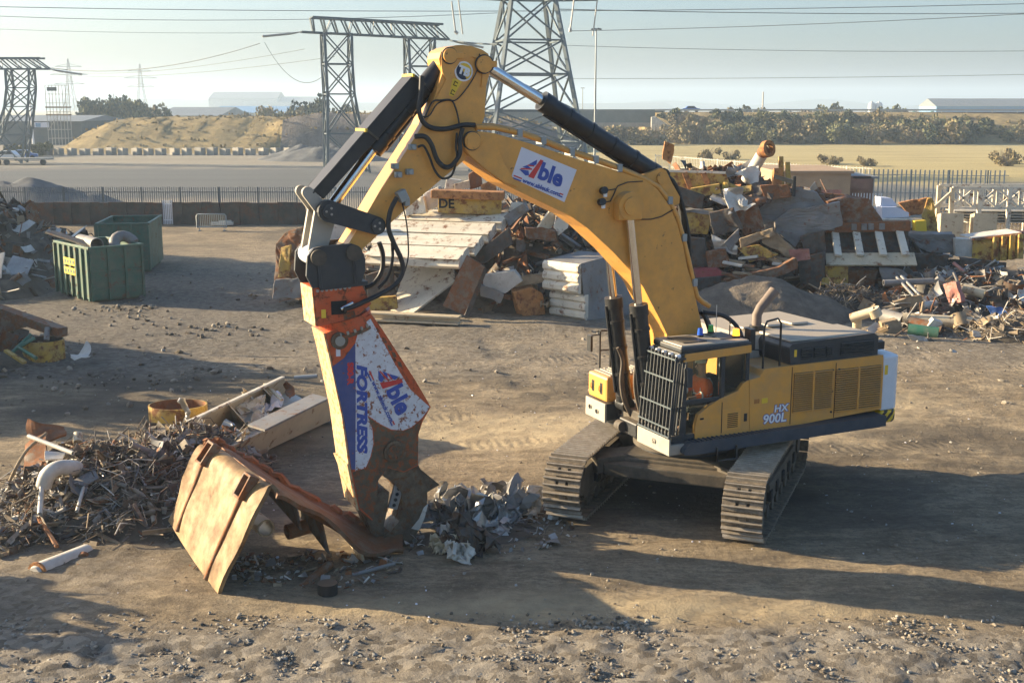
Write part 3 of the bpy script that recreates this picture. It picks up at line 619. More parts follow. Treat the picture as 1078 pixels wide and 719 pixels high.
pane([(-.33, 2.4), (.13, 2.4), (.13, 3.36), (-.33, 3.36)], CY0 + .02); pane([(.27, 1.9), (1.1, 1.9), (1.1, 3.36), (.27, 3.36)], CY0 + .02)
g = MB(); g.bar((front(1.88) - .05, (CY0 + CY1) / 2, 1.88), (front(3.36) - .05, (CY0 + CY1) / 2, 3.36), .016, CY1 - CY0 - .18, M['glass'], up=(0, 1, 0)); g.build('windscreen', cab)
g = MB(); g.bb(-.395, -.385, CY0 + .08, CY1 - .08, 2.55, 3.3, M['glass']); g.build('rear_window', cab)
g = MB(); g.box((.30, 1.12, 2.16), (.5, .5, .16), M['seat']); g.box((.08, 1.12, 2.52), (.14, .5, .66), M['seat'], Matrix.Rotation(R(-8), 3, 'Y')); g.bb(.05, .5, .9, 1.34, 1.76, 2.1, B); g.build('operator_seat', cab, bevel=.04)
for y in (.82, 1.42): g = MB(); g.box((.62, y, 2.28), (.5, .14, .1), B); g.tube([(.8, y, 2.3), (.83, y, 2.52)], .02, B, 8); g.build('control_lever', cab, bevel=.01)
# front guard
g = MB(); nb = 10
gx_ = lambda z: 1.30 + (3.42 - z) * .075
for k in range(nb):
    y = .57 + k * (1.12 / (nb - 1)); g.bar((gx_(3.42), y, 3.42), (gx_(1.82), y, 1.82), .022, .05, ck, up=(1, 0, 0))
for z in (3.36, 2.95, 2.42, 2.02, 1.86): g.bar((gx_(z) + .03, .55, z), (gx_(z) + .03, 1.71, z), .022, .028, M['pylon'])
for z in (3.36, 2.42, 1.86):
    for y in (.56, 1.7): g.bar((gx_(z) - .02, y, z), (1.08, y - .04 if y > 1 else y + .06, z), .035, .035, ck)
for k in range(3): x = gx_(2.6) - .06 - k * .085; g.bar((x - .05, 1.70, 3.3), (x + .07, 1.70, 1.9), .025, .045, ck, up=(0, 1, 0))
fg = g.build('front_guard', cab)
for k in range(5):
    g = MB(); y = .66 + k * .24; g.cyl((1.18, y, 3.41), (1.27, y, 3.40), .04, M['letterwhite'], 12); g.build('work_lamp', cab)
g = MB(); g.box((1.43, 1.14, 1.66), (.04, 1.2, .32), M['dustgrey']); g.cyl((1.45, 1.2, 1.68), (1.475, 1.2, 1.68), .055, M['chrome']); g.box((1.25, 1.68, 1.6), (.34, .05, .2), M['dustgrey']); g.bb(.9, 1.41, .6, 1.64, 1.52, 1.70, M['charcoal']); g.build('lamp_plate', ex, bevel=.01)
g = MB(); g.box((1.06, 1.72, 3.0), (.12, .16, .36), M['charcoal']); g.tube([(1.1, 1.62, 3.1), (1.06, 1.7, 3.1)], .014, B, 6); g.build('mirror', cab, bevel=.03)
g = MB(); x, z = BP(769, 339, 1.4); g.box((-.60, 1.35, 3.55), (.12, .2, .42), B); g.tube([(-.6, 1.35, 3.5), (-.42, 1.1, 3.7), (-.4, 1.0, 3.55)], .014, B, 6); g.build('mirror', ex, bevel=.03)
def beacon(x, y, m, r=.06, h=.13): g = MB(); g.cyl((x, y, 3.60), (x, y, 3.64), r * 1.1, B, 14); g.cyl((x, y, 3.64), (x, y, 3.64 + h), r, m, 14, r * .8); g.build('beacon', cab)
beacon(.30, .95, M['bluelens']); beacon(-.1, .72, M['greenlens']); beacon(-.3, 1.3, M['amber'], .075)
g = MB(); g.tube([(-.36, 1.0, 3.6), (-.36, 1.0, 3.95)], .012, B, 6); g.tube([(-.1, .9, 3.6), (-.1, .9, 4.2)], .008, M['palesheet'], 6); g.build('aerial', cab)
# --- boom
BW = .38
boomp = L2([(490, 146.5), (487.6, 152), (489, 158), (494, 165), (512, 180), (530, 193.5), (553, 205), (577, 216.5), (601, 228), (618, 240), (632, 253), (645, 265), (656, 277), (668, 290), (677, 302), (685, 318), (694, 335), (702, 352)], BW)
boomp += [(.62, 2.9), (.42, 2.2), (.2, 1.98), (-.1, 2.0), (-.26, 2.25), (-.24, 2.9)]
boomp += L2([(740, 349), (733.6, 320), (729, 300), (723.6, 282), (719, 258), (713, 236), (705, 217), (692, 199.5), (680, 190.5), (667, 186), (650, 180), (610, 168.5), (560, 152), (520, 140.5), (505, 138.5), (496, 141)], BW)
q = MB(); q.prism(boomp, -BW, BW, Y); boom = q.build('boom', ex, bevel=.03)
q = MB(); q.prism(boomp[:1] and L2([(489.5, 148), (489, 157), (494, 164), (512, 179), (530, 192), (545, 197), (530, 172), (520, 148), (500, 140)], BW), BW, BW + .035, Y); q.build('nose_plate', boom, bevel=.02)
cxp, czp = BP(496, 148.5, BW)
for sg in (-1, 1): g = MB(); g.cyl((cxp, sg * BW, czp), (cxp, sg * (BW + .045), czp), .175, M['charcoal'], 24); g.cyl((cxp, sg * BW, czp), (cxp, sg * (BW + .09), czp), .155, Y, 24); g.cyl((cxp, sg * (BW + .08), czp), (cxp, sg * (BW + .10), czp), .12, Y, 20); g.build('pin', boom, bevel=.012)
ear = L2([(668, 187), (673.5, 184.5), (684, 181), (693.6, 176.8), (699.5, 179.5), (706, 193), (714, 207), (713.5, 214), (706, 218), (694, 200)], .2)
for y0, y1 in ((.16, .26), (-.26, -.16)): g = MB(); g.prism(ear, y0, y1, Y); g.build('ear', boom, bevel=.015)
ex0, ez0 = BP(694.4, 187.6, .2); g = MB(); g.cyl((ex0, -.3, ez0), (ex0, .3, ez0), .11, Y, 20); g.build('pin', boom, bevel=.01)
bx, bz = BP(663, 217, .55)
g = MB(); g.cyl((bx, -.62, bz), (bx, .62, bz), .27, Y, 28); g.cyl((bx, -.66, bz), (bx, .66, bz), .17, Y, 24)
g.bb(bx - .26, bx + .26, BW, .6, bz - .27, bz, Y); g.bb(bx - .26, bx + .26, -.6, -BW, bz - .27, bz, Y); g.build('cylinder_boss', boom, bevel=.03)
# pipe runs on the boom
rail = L2([(500, 134), (520, 134.5), (545, 140), (570, 148), (600, 160), (625, 168), (650, 177), (664, 183), (678, 189), (692, 197), (703, 211), (712, 228), (718, 250), (724, 274), (729, 297), (733, 312), (739, 318), (746, 322)], .3)
for k, y in enumerate((.33, .22)):
    g = MB(); g.tube([(a - .0 * k, y, b + .03 * k) for a, b in rail], .052, Y, 10); pr = g.build('pipe_run', boom)
for k in (2, 3, 4, 5, 6, 10, 12, 14): a, b = rail[k]; g = MB(); g.box((a, .29, b), (.1, .26, .15), M['galv']); g.build('pipe_clamp', boom, bevel=.01)
for i, y in enumerate((.12, .05, -.02)):
    g = MB(); g.tube([(a, y, b + .02) for a, b in rail[:9]], .03, M['hosebrown'], 8); g.build('pipe_run', boom)
# work lamps and cables on the side
for u, v in ((634, 201), (632, 213)):
    a, b = BP(u, v, BW); g = MB(); g.cyl((a, BW, b), (a + .02, BW + .14, b + .02), .07, B, 14); g.box((a - .02, BW + .08, b - .07), (.07, .05, .09), M['letterwhite']); g.build('side_lamp', boom, bevel=.008)
for pl in ([(637, 201), (648, 199), (650, 196), (660, 192), (676, 191)], [(636, 213), (642, 212), (645, 206), (648, 199)], [(668, 231), (685, 231), (696, 228), (701, 225), (708, 221)]):
    g = MB(); g.tube([(a, BW + .02, b) for a, b in L2(pl, BW)], .011, M['hose'], 6); g.build('cable', boom)
# sticker on the boom
def decal(pts, lat, m, name, parent, th=.005):
    q = MB(); q.prism(pts, lat, lat + th, m); return q.build(name, parent)
def frame2(o, r, up): return lambda a, b: (o[0] + r[0] * a + up[0] * b, o[1] + r[1] * a + up[1] * b)
def able(o, r, lat, S, parent, web=True):
    """the red, white and blue A with blue letters, o = middle of the sticker, S = width of the wordmark"""
    rl = math.hypot(*r); r = (r[0] / rl, r[1] / rl); up = (r[1], -r[0]) if -r[0] > 0 or True else r
    up = (r[1], -r[0]); f = frame2(o, r, up); k = S / 10.0
    def poly(pts, m, y): decal([f(a * k, b * k) for a, b in pts], lat, m, 'logo_mark', parent, y)
    poly([(-2.6, -1.7), (-1.2, 2.3), (-.5, 2.3), (-1.3, -1.7)][::1], M['red'], .006)
    poly([(-4.9, -1.0), (-2.9, -.6), (-2.5, -1.4), (-3.2, -1.7)], M['blue'], .006)
    poly([(-4.4, -.35), (-3.6, .3), (-2.6, .0), (-3.0, -.3)], M['blue'], .006)
    poly([(-3.3, .55), (-1.9, 2.0), (-1.7, 1.1), (-2.4, .5)], M['blue'], .006)
    poly([(-4.7, -.7), (-2.4, .05), (-2.2, -.2), (-4.6, -.9)], M['red'], .008)
    poly([(-3.5, .45), (-2.0, .75), (-2.1, .5), (-3.4, .2)], M['red'], .008)
    p = f(2.05 * k, .15 * k); text('ble', 4.6 * k, M['blue'], (p[0], lat + .006, p[1]), (r[0], 0, r[1]), (up[0], 0, up[1]), parent, bold=.018 * S, squash=1.0)
    if web:
        p = f(.9 * k, -2.75 * k); text('www.ableuk.com', 1.25 * k, M['blue'], (p[0], lat + .006, p[1]), (r[0], 0, r[1]), (up[0], 0, up[1]), parent, bold=.003 * S)
        for j, mm in ((0, M['red']), (1, M['blue'])):
            poly([(-5.6, -2.4 - .5 * j), (-3.7, -2.4 - .5 * j), (-3.7, -2.65 - .5 * j), (-5.6, -2.65 - .5 * j)], mm, .006)
            poly([(5.2, -2.4 - .5 * j), (6.0, -2.4 - .5 * j), (6.0, -2.65 - .5 * j), (5.2, -2.65 - .5 * j)], mm, .006)
sg = L2([(549, 155), (607, 179), (594, 213), (538, 187)], BW); st = decal(sg, BW, M['signwhite'], 'sticker', boom, .006)
cx_ = (sum(a for a, b in sg) / 4, sum(b for a, b in sg) / 4)
able((cx_[0] + .04, cx_[1] + .03), (-1.15, -.43), BW + .006, .94, boom)
# --- arm
AW = .3
head = L2([(466, 76), (463, 68), (462.2, 62), (464, 55.5), (471.5, 50), (480, 48), (487, 47.6), (497, 49), (507, 52.3), (514, 57), (517, 65), (516, 75), (512, 90), (511, 107), (510.2, 123), (507, 131), (496, 148), (490, 168), (467, 187), (424, 223), (382, 262)], AW)
head += L2([(379, 270), (371.5, 276), (364, 272), (362.5, 264), (368, 255), (385, 226.8), (401, 200), (420, 171), (436, 146), (445, 131.8), (456, 107)], AW)
q = MB(); q.prism(head, -AW, AW, Y); arm = q.build('arm', ex, bevel=.025)
ov = L2([(465, 76), (469, 84), (458, 106), (447, 131), (456, 128), (472, 100), (478, 74), (486, 62), (497, 60), (505, 64), (508, 72), (506, 92), (509.5, 92), (514.5, 75), (515.5, 65), (512.5, 58), (506, 53.5), (497, 50.5), (487, 49), (480, 49.5), (472, 51.5), (466, 56), (464, 62), (464, 68)], AW)
for sg_ in (1,): g = MB(); g.prism(ov, AW, AW + .03, Y); g.build('head_plate', arm, bevel=.01)
for u, v, r_ in ((472.5, 59), (508.5, 67.5))[:0] or ((472.5, 59, .13), (508.5, 68, .15)):
    a, b = BP(u, v, AW); g = MB(); g.cyl((a, AW + .03, b), (a, AW + .045, b), r_ * 1.16, M['charcoal'], 22); g.cyl((a, -AW - .09, b), (a, AW + .09, b), r_, Y, 22); g.bb(a - .25, a - .1, AW + .03, AW + .07, b - .05, b + .06, Y); g.build('pin', arm, bevel=.012)
a, b = BP(488, 75.5, AW)
g = MB(); g.cyl((a, AW, b), (a, AW + .012, b), .175, M['letterwhite'], 36); lg = g.build('badge', arm)
g = MB(); g.cyl((a, AW + .01, b), (a, AW + .018, b), .145, M['navy'], 36); g.build('badge_disc', lg); lg2 = g
g = MB(); g.prism([(a + .145 * math.cos(t_), b + .145 * math.sin(t_)) for t_ in np.linspace(R(60), R(250), 16)], AW + .018, AW + .022, M['labelyellow']); 
o = g.build('badge_field', arm)
text('TB', .19, M['letterwhite'], (a, AW + .026, b), (-.93, 0, -.36), (-.36, 0, .93), arm, bold=.012)
wl = L2([(475.5, 82.5), (487, 85), (477, 102), (469, 99)], AW); decal(wl, AW, M['labelyellow'], 'warning_label', arm, .005)
for u, v in ((479, 88), (476, 97)):
    a, b = BP(u, v, AW); g = MB(); g.tube([(a - .05, AW + .008, b), (a, AW + .008, b + .04), (a + .03, AW + .008, b - .03), (a - .03, AW + .008, b - .05)], .009, M['dark'], 5); g.build('pictogram', arm)
# top cover plate and fittings of the arm
for u, v in ((414.5, 175), (418, 184), (430, 181), (433, 155)):
    a, b = BP(u, v, AW); g = MB(); g.box((a, AW + .05, b), (.13, .1, .1), M['galv']); g.cyl((a, AW, b), (a, AW + .14, b), .04, M['galv'], 10); g.build('hose_fitting', arm, bevel=.01)
a, b = BP(421.5, 206, AW); g = MB(); g.box((a, AW + .09, b), (.17, .18, .2), M['galv'], Matrix.Rotation(R(25), 3, 'Y')); g.box((a - .08, AW + .08, b - .12), (.1, .14, .12), M['galv']); g.build('hose_fitting', arm, bevel=.015)
# --- cylinders
def cyl2(p0, p1, p2, rb, rr, y, nm='hydraulic_cylinder', par=ex, lug=True):      # barrel p0-p1, rod p1-p2
    g = MB(); a, b, c = [Vector((q[0], y, q[1])) for q in (p0, p1, p2)]; d = (b - a).normalized()
    g.tube([a, b], rb, M['black'], 24); g.tube([b - d * .22, b], rb * 1.12, M['black'], 24); g.tube([a - d * .02, a + d * .12], rb * 1.06, M['black'], 24)
    if lug: g.cyl(a - Vector((0, rb, 0)) - d * .1, a + Vector((0, rb, 0)) - d * .1, rb * .9, M['black'], 18)
    sd = Vector((0, 1, 0)).cross(d)
    g.tube([a + sd * rb * 1.15 + d * .2, b + sd * rb * 1.15 - d * .15], .03, M['black'], 8)
    n_ = int((b - a).length / .6)
    for k in range(1, n_ + 1): q = a + d * (.55 * k); g.tube([q, q + d * .06], rb * 1.1, M['black'], 24)
    o = g.build(nm, par)
    g = MB(); g.tube([b, c], rr, M['chrome'], 20); g.cyl(c - Vector((0, rr * 1.4, 0)), c + Vector((0, rr * 1.4, 0)), rr * 1.6, M['charcoal'], 18); g.build('rod', o); return o
cyl2((.84, 6.76), (3.34, 8.16), (4.52, 8.8), .175, .10, 0)
cyl2((5.28, 8.85), (6.66, 7.30), (7.5, 6.26), .165, .095, 0)
for y, sgn_ in ((.53, 1), (-.53, -1)):
    lo = (1.16, 2.1); hi = (bx, bz); t_ = .485
    cyl2(lo, (lo[0] + (hi[0] - lo[0]) * t_ * 1.09, lo[1] + (hi[1] - lo[1]) * t_ * 1.09), hi, .165, .085, y * .94)
# rod guard: a long black box plate over the bucket cylinder
gA, gB = BP(431, 80, 0), BP(325, 203, 0)
g = MB(); g.bar((gA[0], 0, gA[1]), (gB[0], 0, gB[1]), .52, .05, M['black'], up=(1, 0, 1))
for y in (-.25, .25): g.bar((gA[0] - .1, y, gA[1] - .1), (gB[0] - .1, y, gB[1] - .02), .03, .24, M['black'], up=(1, 0, 1))
gd = g.build('rod_guard', ex, bevel=.01)
for f_ in (.0, .47): x, z = gA[0] + (gB[0] - gA[0]) * f_, gA[1] + (gB[1] - gA[1]) * f_; g = MB(); g.bar((x + .02, -.28, z), (x + .02, .28, z), .05, .06, M['labelyellow']); g.bar((x, .27, z), (x - .2, .27, z - .16), .04, .04, M['trackframe']); g.build('guard_strap', gd)
# --- linkage
def link(pa, pb, w, y0, y1, nm, m=M['charcoal'], r0=.2, r1=.2):
    a, b = Vector((pa[0], 0, pa[1])), Vector((pb[0], 0, pb[1])); d = (b - a).normalized(); n_ = Vector((-d.z, 0, d.x)); pl = []
    for c, s_, rr in ((a, math.pi / 2, r0), (b, -math.pi / 2, r1)):
        for k in range(9): t_ = s_ + math.pi * k / 8; q = c + (d * math.cos(t_) + n_ * math.sin(t_)) * rr; pl.append((q.x, q.z))
    g = MB(); g.prism(pl, y0, y1, m); o = g.build(nm, ex, bevel=.012); return o
pK, pA, pD, pS = BP(345.4, 222.3, .36), BP(396, 237.6, .36), BP(334.6, 271, .36), BP(371.8, 266, .36)
for y0, y1 in ((.31, .42), (-.42, -.31)):
    o = link(pK, pA, .2, y0, y1, 'side_link', r0=.19, r1=.16)
for c in (pK, pA):
    g = MB(); g.cyl((c[0], -.47, c[1]), (c[0], .47, c[1]), .12, M['charcoal'], 20)
    for k in range(3): t_ = k * 2.09; g.cyl((c[0] + .06 * math.cos(t_), .47, c[1] + .06 * math.sin(t_)), (c[0] + .06 * math.cos(t_), .482, c[1] + .06 * math.sin(t_)), .022, M['dustgrey'], 8)
    g.build('pin', ex)
pT = BP(325, 203, .3); pU = BP(342, 224, .3)
for y0, y1 in ((.17, .26), (-.26, -.17)):
    link(pK, pD, .2, y0, y1, 'tipping_link', M['dustgrey'], r0=.2, r1=.16)
    link(pT, pU, .15, y0 - .0, y1 + .0, 'guard_link', M['dustgrey'], r0=.1, r1=.12)
g = MB(); g.cyl((pD[0], -.36, pD[1]), (pD[0], .3, pD[1]), .17, M['letterwhite'], 20); g.build('bush', ex)
# --- hoses
def hose(pts, r=.035, m=None, nm='hose', n=14):
    p_ = [Vector(q) for q in pts]; out = []
    for i in range(len(p_) - 1):
        a, b, c, d = p_[max(i - 1, 0)], p_[i], p_[i + 1], p_[min(i + 2, len(p_) - 1)]
        for k in range(5):
            t_ = k / 5; out.append(.5 * ((2 * b) + (c - a) * t_ + (2 * a - 5 * b + 4 * c - d) * t_ ** 2 + (3 * b - a - 3 * c + d) * t_ ** 3))
    out.append(p_[-1]); g = MB(); g.tube(out, r, m or M['hose'], 8); return g.build(nm, ex)
def hp_(pl, lat): return [(a, lat, b) for a, b in L2(pl, lat)]
hose(hp_([(500, 132), (487, 132), (470, 136), (455, 135), (445, 128), (441, 115), (443, 100), (444, 80)], .42), .045)
hose(hp_([(487, 135), (484, 148), (484, 162), (476, 174), (468, 176), (460, 168), (454, 152), (447, 144), (437, 144)], .45), .045)
hose(hp_([(481, 140), (480, 155), (481, 165), (476, 184), (466, 188), (458, 180), (452, 165), (446, 154), (440, 155)], .42), .022)
hose(hp_([(447, 125), (455, 108), (464, 106), (475, 106), (480, 115), (483, 128), (483, 136)], .36), .016)
hose(hp_([(505, 57), (503, 72), (495, 88), (481, 105), (470, 106), (460, 110), (452, 122), (445, 123)], .345), .012)
hose(hp_([(418, 208), (411, 222), (409, 240), (415, 257), (422, 272), (424, 286), (416, 300), (400, 310), (385, 317), (374, 322), (362, 326)], .5), .045)
hose(hp_([(399, 255), (403, 268), (402, 285), (394, 298), (384, 303)], -.2), .045)
hose(hp_([(423, 212), (428, 235), (430, 262), (429, 275), (426, 286)], .4), .014)
hose(hp_([(413, 256), (413, 275), (408, 292), (398, 304)], .1), .03)
for k in range(5):
    hose([(.95 - .07 * k, .18 - .1 * k, 6.75), (.55 - .05 * k, .2 - .1 * k, 6.62), (.28 - .04 * k, .22 - .1 * k, 6.0), (.12, .22 - .1 * k, 5.2), (.2, .2 - .1 * k, 4.75)], .04)
    hose([(-.12, .26 - .07 * k, 3.98), (-.26 - .05 * k, .28 - .08 * k, 3.8), (-.36 - .06 * k, .3 - .09 * k, 3.45), (-.3, .3 - .1 * k, 3.0), (-.2, .2, 2.6)], .04)
hose([(-.16, .34, 3.96), (-.6, .5, 3.86), (-.8, .75, 3.55), (-.82, .9, 3.0)], .045)
for k in range(3):
    hose(hp_([(672 + k, 368 + k), (670.5 + k * .4, 380), (668 + k * 1.5, 397), (669 + k * 1.6, 415), (673 + k, 432)], .30 - .1 * k), .032, M['hosebrown'])
    hose(hp_([(650 + k * 2, 366 + k), (655 + k, 380), (653.5 + k * 2, 400), (656 + k * 2.2, 420), (664 + k * 1.6, 438)], -.25 - .1 * k), .034, M['hosebrown'])
g = MB(); g.box((1.18, -.05, 1.62), (.3, .7, .3), M['black']); g.cyl((1.38, -.35, 1.62), (1.38, -.15, 1.62), .11, M['trackframe'], 14); g.build('hose_manifold', ex, bevel=.03)
# ------------------------------------------------------------------ the hydraulic shear on the arm
sh = empty('hydraulic_shear', (EC[0] + 6.9 * fx, EC[1] + 6.9 * fy, 0), EA)
T(sh, 'orange, blue and white hydraulic shear hanging from the arm, jaws in the torn plate', 'shear')
OFF[sh.name] = Vector((6.9, 0, 0))
def S_(mb, name, bevel=0, parent=None): return mb.build(name, parent or sh, bevel=bevel)
SW = .40
# black mounting bracket
brk = L2([(323.6, 270), (330, 261.5), (338, 259.5), (370, 256.5), (380, 262), (384.5, 273), (384.4, 285), (380, 298), (329, 303.5), (322.5, 291)], .42)
for y0, y1 in ((.36, .43), (-.43, -.36)):
    g = MB(); g.prism(brk, y0, y1, M['charcoal'])
    S_(g, 'bracket_plate', .015)
g = MB(); b0, b1 = BP(330, 302, 0), BP(380, 296.5, 0)
g.bar((b0[0], 0, b0[1] + .03), (b1[0], 0, b1[1] + .03), .86, .08, M['charcoal']); a, b = BP(357, 291, 0); g.cyl((a + .35, .0, b), (a - .3, .0, b), .14, M['trackframe'], 14); S_(g, 'bracket_base', .01)
for u, v in ((334.6, 271), (371.8, 266)):
    a, b = BP(u, v, .42); g = MB(); g.cyl((a, -.50, b), (a, .50, b), .14, M['trackframe'], 20); g.bar((a, .44, b - .1), (a - .03, .44, b - .55), .06, .04, M['charcoal'], up=(0, 1, 0)); S_(g, 'pin', .01)
# orange head
hd_ = L2([(330, 303.4), (380, 297.5), (386.8, 311.7), (391, 320), (378, 331), (360, 338), (334, 344)], SW)
g = MB(); g.prism(hd_, -SW, SW, M['shearorange']); hdo = S_(g, 'head_box', .02)
for k in range(8): a, b = BP(334 + k * 4.8, 306.3 - k * .55, SW); g = MB(); g.cyl((a, SW, b), (a, SW + .025, b), .028, M['dustgrey'], 8); S_(g, 'bolt', parent=hdo)
a, b = BP(358, 325, SW); g = MB(); g.bb(a - .12, a + .16, SW, SW + .012, b - .1, b + .14, M['dark']); g.tube([(a, SW + .05, b), (a - .22, SW + .07, b + .1)], .04, M['chrome'], 10); S_(g, 'hose_port', parent=hdo)
a, b = BP(340, 329, SW); g = MB(); g.bb(a - .05, a + .03, SW, SW + .006, b - .1, b + .05, M['labelyellow']); S_(g, 'warning_label', parent=hdo)
# rotator ring, tilted with the body
r0, r1 = BP(336, 346, 0), BP(390, 328, 0)
ax = Vector((r1[0] - r0[0], 0, r1[1] - r0[1])); cen = Vector(((r0[0] + r1[0]) / 2, 0, (r0[1] + r1[1]) / 2)); nn = Vector((-ax.z, 0, ax.x)).normalized()
if nn.z < 0: nn = -nn
g = MB(); g.cyl(cen - nn * .16, cen + nn * .10, ax.length * .49, M['shearorange'], 36); g.cyl(cen + nn * .1, cen + nn * .22, ax.length * .42, M['sheartip'], 36); g.cyl(cen - nn * .2, cen - nn * .14, ax.length * .52, M['sheartip'], 36)
for k in range(24): t_ = 2 * math.pi * k / 24; c = cen + ax.normalized() * math.cos(t_) * ax.length * .505 + Vector((0, 1, 0)) * math.sin(t_) * ax.length * .505; g.cyl(c - nn * .15, c - nn * .09, .025, M['dustgrey'], 6)
S_(g, 'rotator')
# body
body = L2([(342.6, 351), (365, 344), (391, 331), (402, 346), (437, 400), (453.6, 428.4), (445, 443.5), (440.5, 456.8), (440, 490), (425, 497), (408, 492), (398, 506), (396, 525), (392, 548), (378, 536), (370, 497), (361.7, 437), (347.6, 371)], SW)
g = MB(); g.prism(body, -SW, SW, M['shearorange']); bd = S_(g, 'shear_body', .02)
g = MB(); q0, q1, q2, q3 = L2([(347.6, 371), (361.7, 437), (370, 497), (378, 536)], SW); ts_ = L2([(342.6, 351)], SW)[0]
pts_ = [ts_, q0, q1, q2, q3]
g.grid(lambda a, b: Vector((pts_[min(int(a * 4), 3)][0] * (1 - (a * 4 - min(int(a * 4), 3))) + pts_[min(int(a * 4), 3) + 1][0] * (a * 4 - min(int(a * 4), 3)) + .02, (SW - .01) * (1 - 2 * b), pts_[min(int(a * 4), 3)][1] * (1 - (a * 4 - min(int(a * 4), 3))) + pts_[min(int(a * 4), 3) + 1][1] * (a * 4 - min(int(a * 4), 3)))), 12, 3, .03, M['wear_lit'], False); S_(g, 'front_lit_wear_plate', parent=bd)  # body's left side coloured pale as if sunlit, and worn
h0, h1 = L2([(330, 303.4), (334, 344)], SW); g = MB(); g.grid(lambda a, b: Vector((h0[0] * (1 - a) + h1[0] * a + .017, (SW - .02) * (1 - 2 * b), h0[1] * (1 - a) + h1[1] * a)), 4, 3, .02, M['wear_lit'], False); S_(g, 'front_plate', parent=hdo)  # head's left side: sunlit paleness put into its colour
# lower front blade: the edge guard, worn and painted sunlit-pale, with its torn point
g = MB(); fl = L2([(368, 488), (372, 503), (377, 525), (380, 538)], SW)
g.add([(fl[0][0], SW, fl[0][1]), (fl[3][0] + .02, SW - .05, fl[3][1]), (fl[3][0] + .1, SW - .3, fl[3][1] + .35), (fl[0][0] + .02, -SW, fl[0][1])] + [(fl[0][0] + .05, SW, fl[0][1]), (fl[3][0] + .07, SW - .05, fl[3][1]), (fl[3][0] + .15, SW - .3, fl[3][1] + .35), (fl[0][0] + .07, -SW, fl[0][1])], [(0, 1, 2, 3), (4, 7, 6, 5), (0, 4, 5, 1), (1, 5, 6, 2), (2, 6, 7, 3), (3, 7, 4, 0)], M['wear_lit']); S_(g, 'edge_guard', parent=bd)
def sdec(px, m, nm, th): 
    q = MB(); q.prism(L2(px, SW), SW, SW + th, m); return S_(q, nm, parent=bd)
sdec([(349.8, 386), (362, 377), (374, 361), (374.5, 420), (374, 494), (370, 494), (362, 440)], M['decalblue'], 'blue_panel', .004)
sdec([(374, 361), (377, 350), (383, 341), (390, 335.5), (399, 352), (415, 382), (432, 410), (452.5, 428.5), (444, 440), (434, 449), (424, 453), (412, 452), (398, 445), (387, 437), (392, 452), (393, 467), (390, 480), (385, 492), (374, 496), (374.5, 420)], M['decalwhite'], 'white_panel', .004)
sdec([(387, 438.5), (398, 446), (412, 453), (424, 454), (434, 450), (444, 441.5), (440.3, 457), (439.5, 489), (425, 496), (408, 491.5), (398, 505), (396, 525), (392, 546), (378.5, 534), (371, 497), (385, 493), (391, 481), (394, 467), (393, 452)], M['sheartip'], 'wear_plate', .012)
sdec([(396, 341), (402, 347), (437, 401), (451, 425), (444, 420), (420, 384)], M['shearorange'], 'edge_stripe', .010)
for u, v in ((404, 358), (409.5, 366), (414, 373), (420, 383)): sdec([(u - 2, v - 3), (u + 1.5, v - 2), (u + 3.5, v + 3), (u, v + 3)], M['sheartip'], 'slot_plate', .014)
p0, p1 = BP(380.5, 371, SW), BP(380.5, 487, SW); mid = ((p0[0] + p1[0]) / 2, (p0[1] + p1[1]) / 2)
o = text('FORTRESS', .25, M['blue'], (mid[0], SW + .006, mid[1]), (.02, 0, -1), (-1, 0, -.02), sh, bold=.014, squash=1.42, shear=.22)
a, b = BP(368.5, 393, SW); text('S80-R', .15, M['red'], (a, SW + .006, b), (.03, 0, -1), (-1, 0, -.03), sh, bold=.008, squash=1.1)
# wordmark along the slanted edge
lo_ = BP(414, 411, SW); rr = (BP(425, 440, SW)[0] - BP(400, 386, SW)[0], BP(425, 440, SW)[1] - BP(400, 386, SW)[1])
able((lo_[0], lo_[1]), rr, SW + .006, .98, sh)
a, b = BP(357, 358.5, SW); g = MB(); g.cyl((a, SW, b), (a, SW + .05, b), .155, M['sheardark'], 24); g.cyl((a, SW + .05, b), (a, SW + .08, b), .09, M['dustgrey'], 18); S_(g, 'pivot_cap', parent=bd)
a, b = BP(356, 371, SW); g = MB(); g.bb(a - .04, a + .04, SW, SW + .005, b - .07, b + .07, M['signwhite']); S_(g, 'info_label', parent=bd)
a, b = BP(415, 475, SW); g = MB(); g.cyl((a, -SW - .06, b), (a, SW + .06, b), .21, M['sheardark'], 28); g.cyl((a, SW + .06, b), (a, SW + .09, b), .15, M['sheartip'], 24)
for k in range(6): t_ = k * 1.047; g.cyl((a + .1 * math.cos(t_), SW + .09, b + .1 * math.sin(t_)), (a + .1 * math.cos(t_), SW + .105, b + .1 * math.sin(t_)), .03, M['sheardark'], 8)
S_(g, 'jaw_pivot', .01)
# moving jaw: a curved hook
jaw = L2([(418, 480), (433, 483), (441, 490), (447, 503), (450, 516), (450.5, 529), (447.5, 543), (442, 557), (434, 570), (424, 579), (412, 577), (402, 568), (412, 560), (421, 549), (425, 535), (423, 519), (415, 508), (404, 502), (404, 488)], .38)
g = MB(); g.prism(jaw, -.30, .36, M['sheardark']); S_(g, 'moving_jaw', .05)
lip = L2([(450.5, 530), (447, 544), (441, 558), (433, 556), (441, 546), (446, 534)], .36); g = MB(); g.prism(lip, .36, .375, M['palesheet']); S_(g, 'jaw_edge')  # lit edge of the hook put in as a pale strip
sp_ = L2([(438, 490), (460, 508), (445, 517), (440, 508)], 0); g = MB(); g.prism(sp_, -.14, .14, M['sheardark']); S_(g, 'piercing_tip', .01)
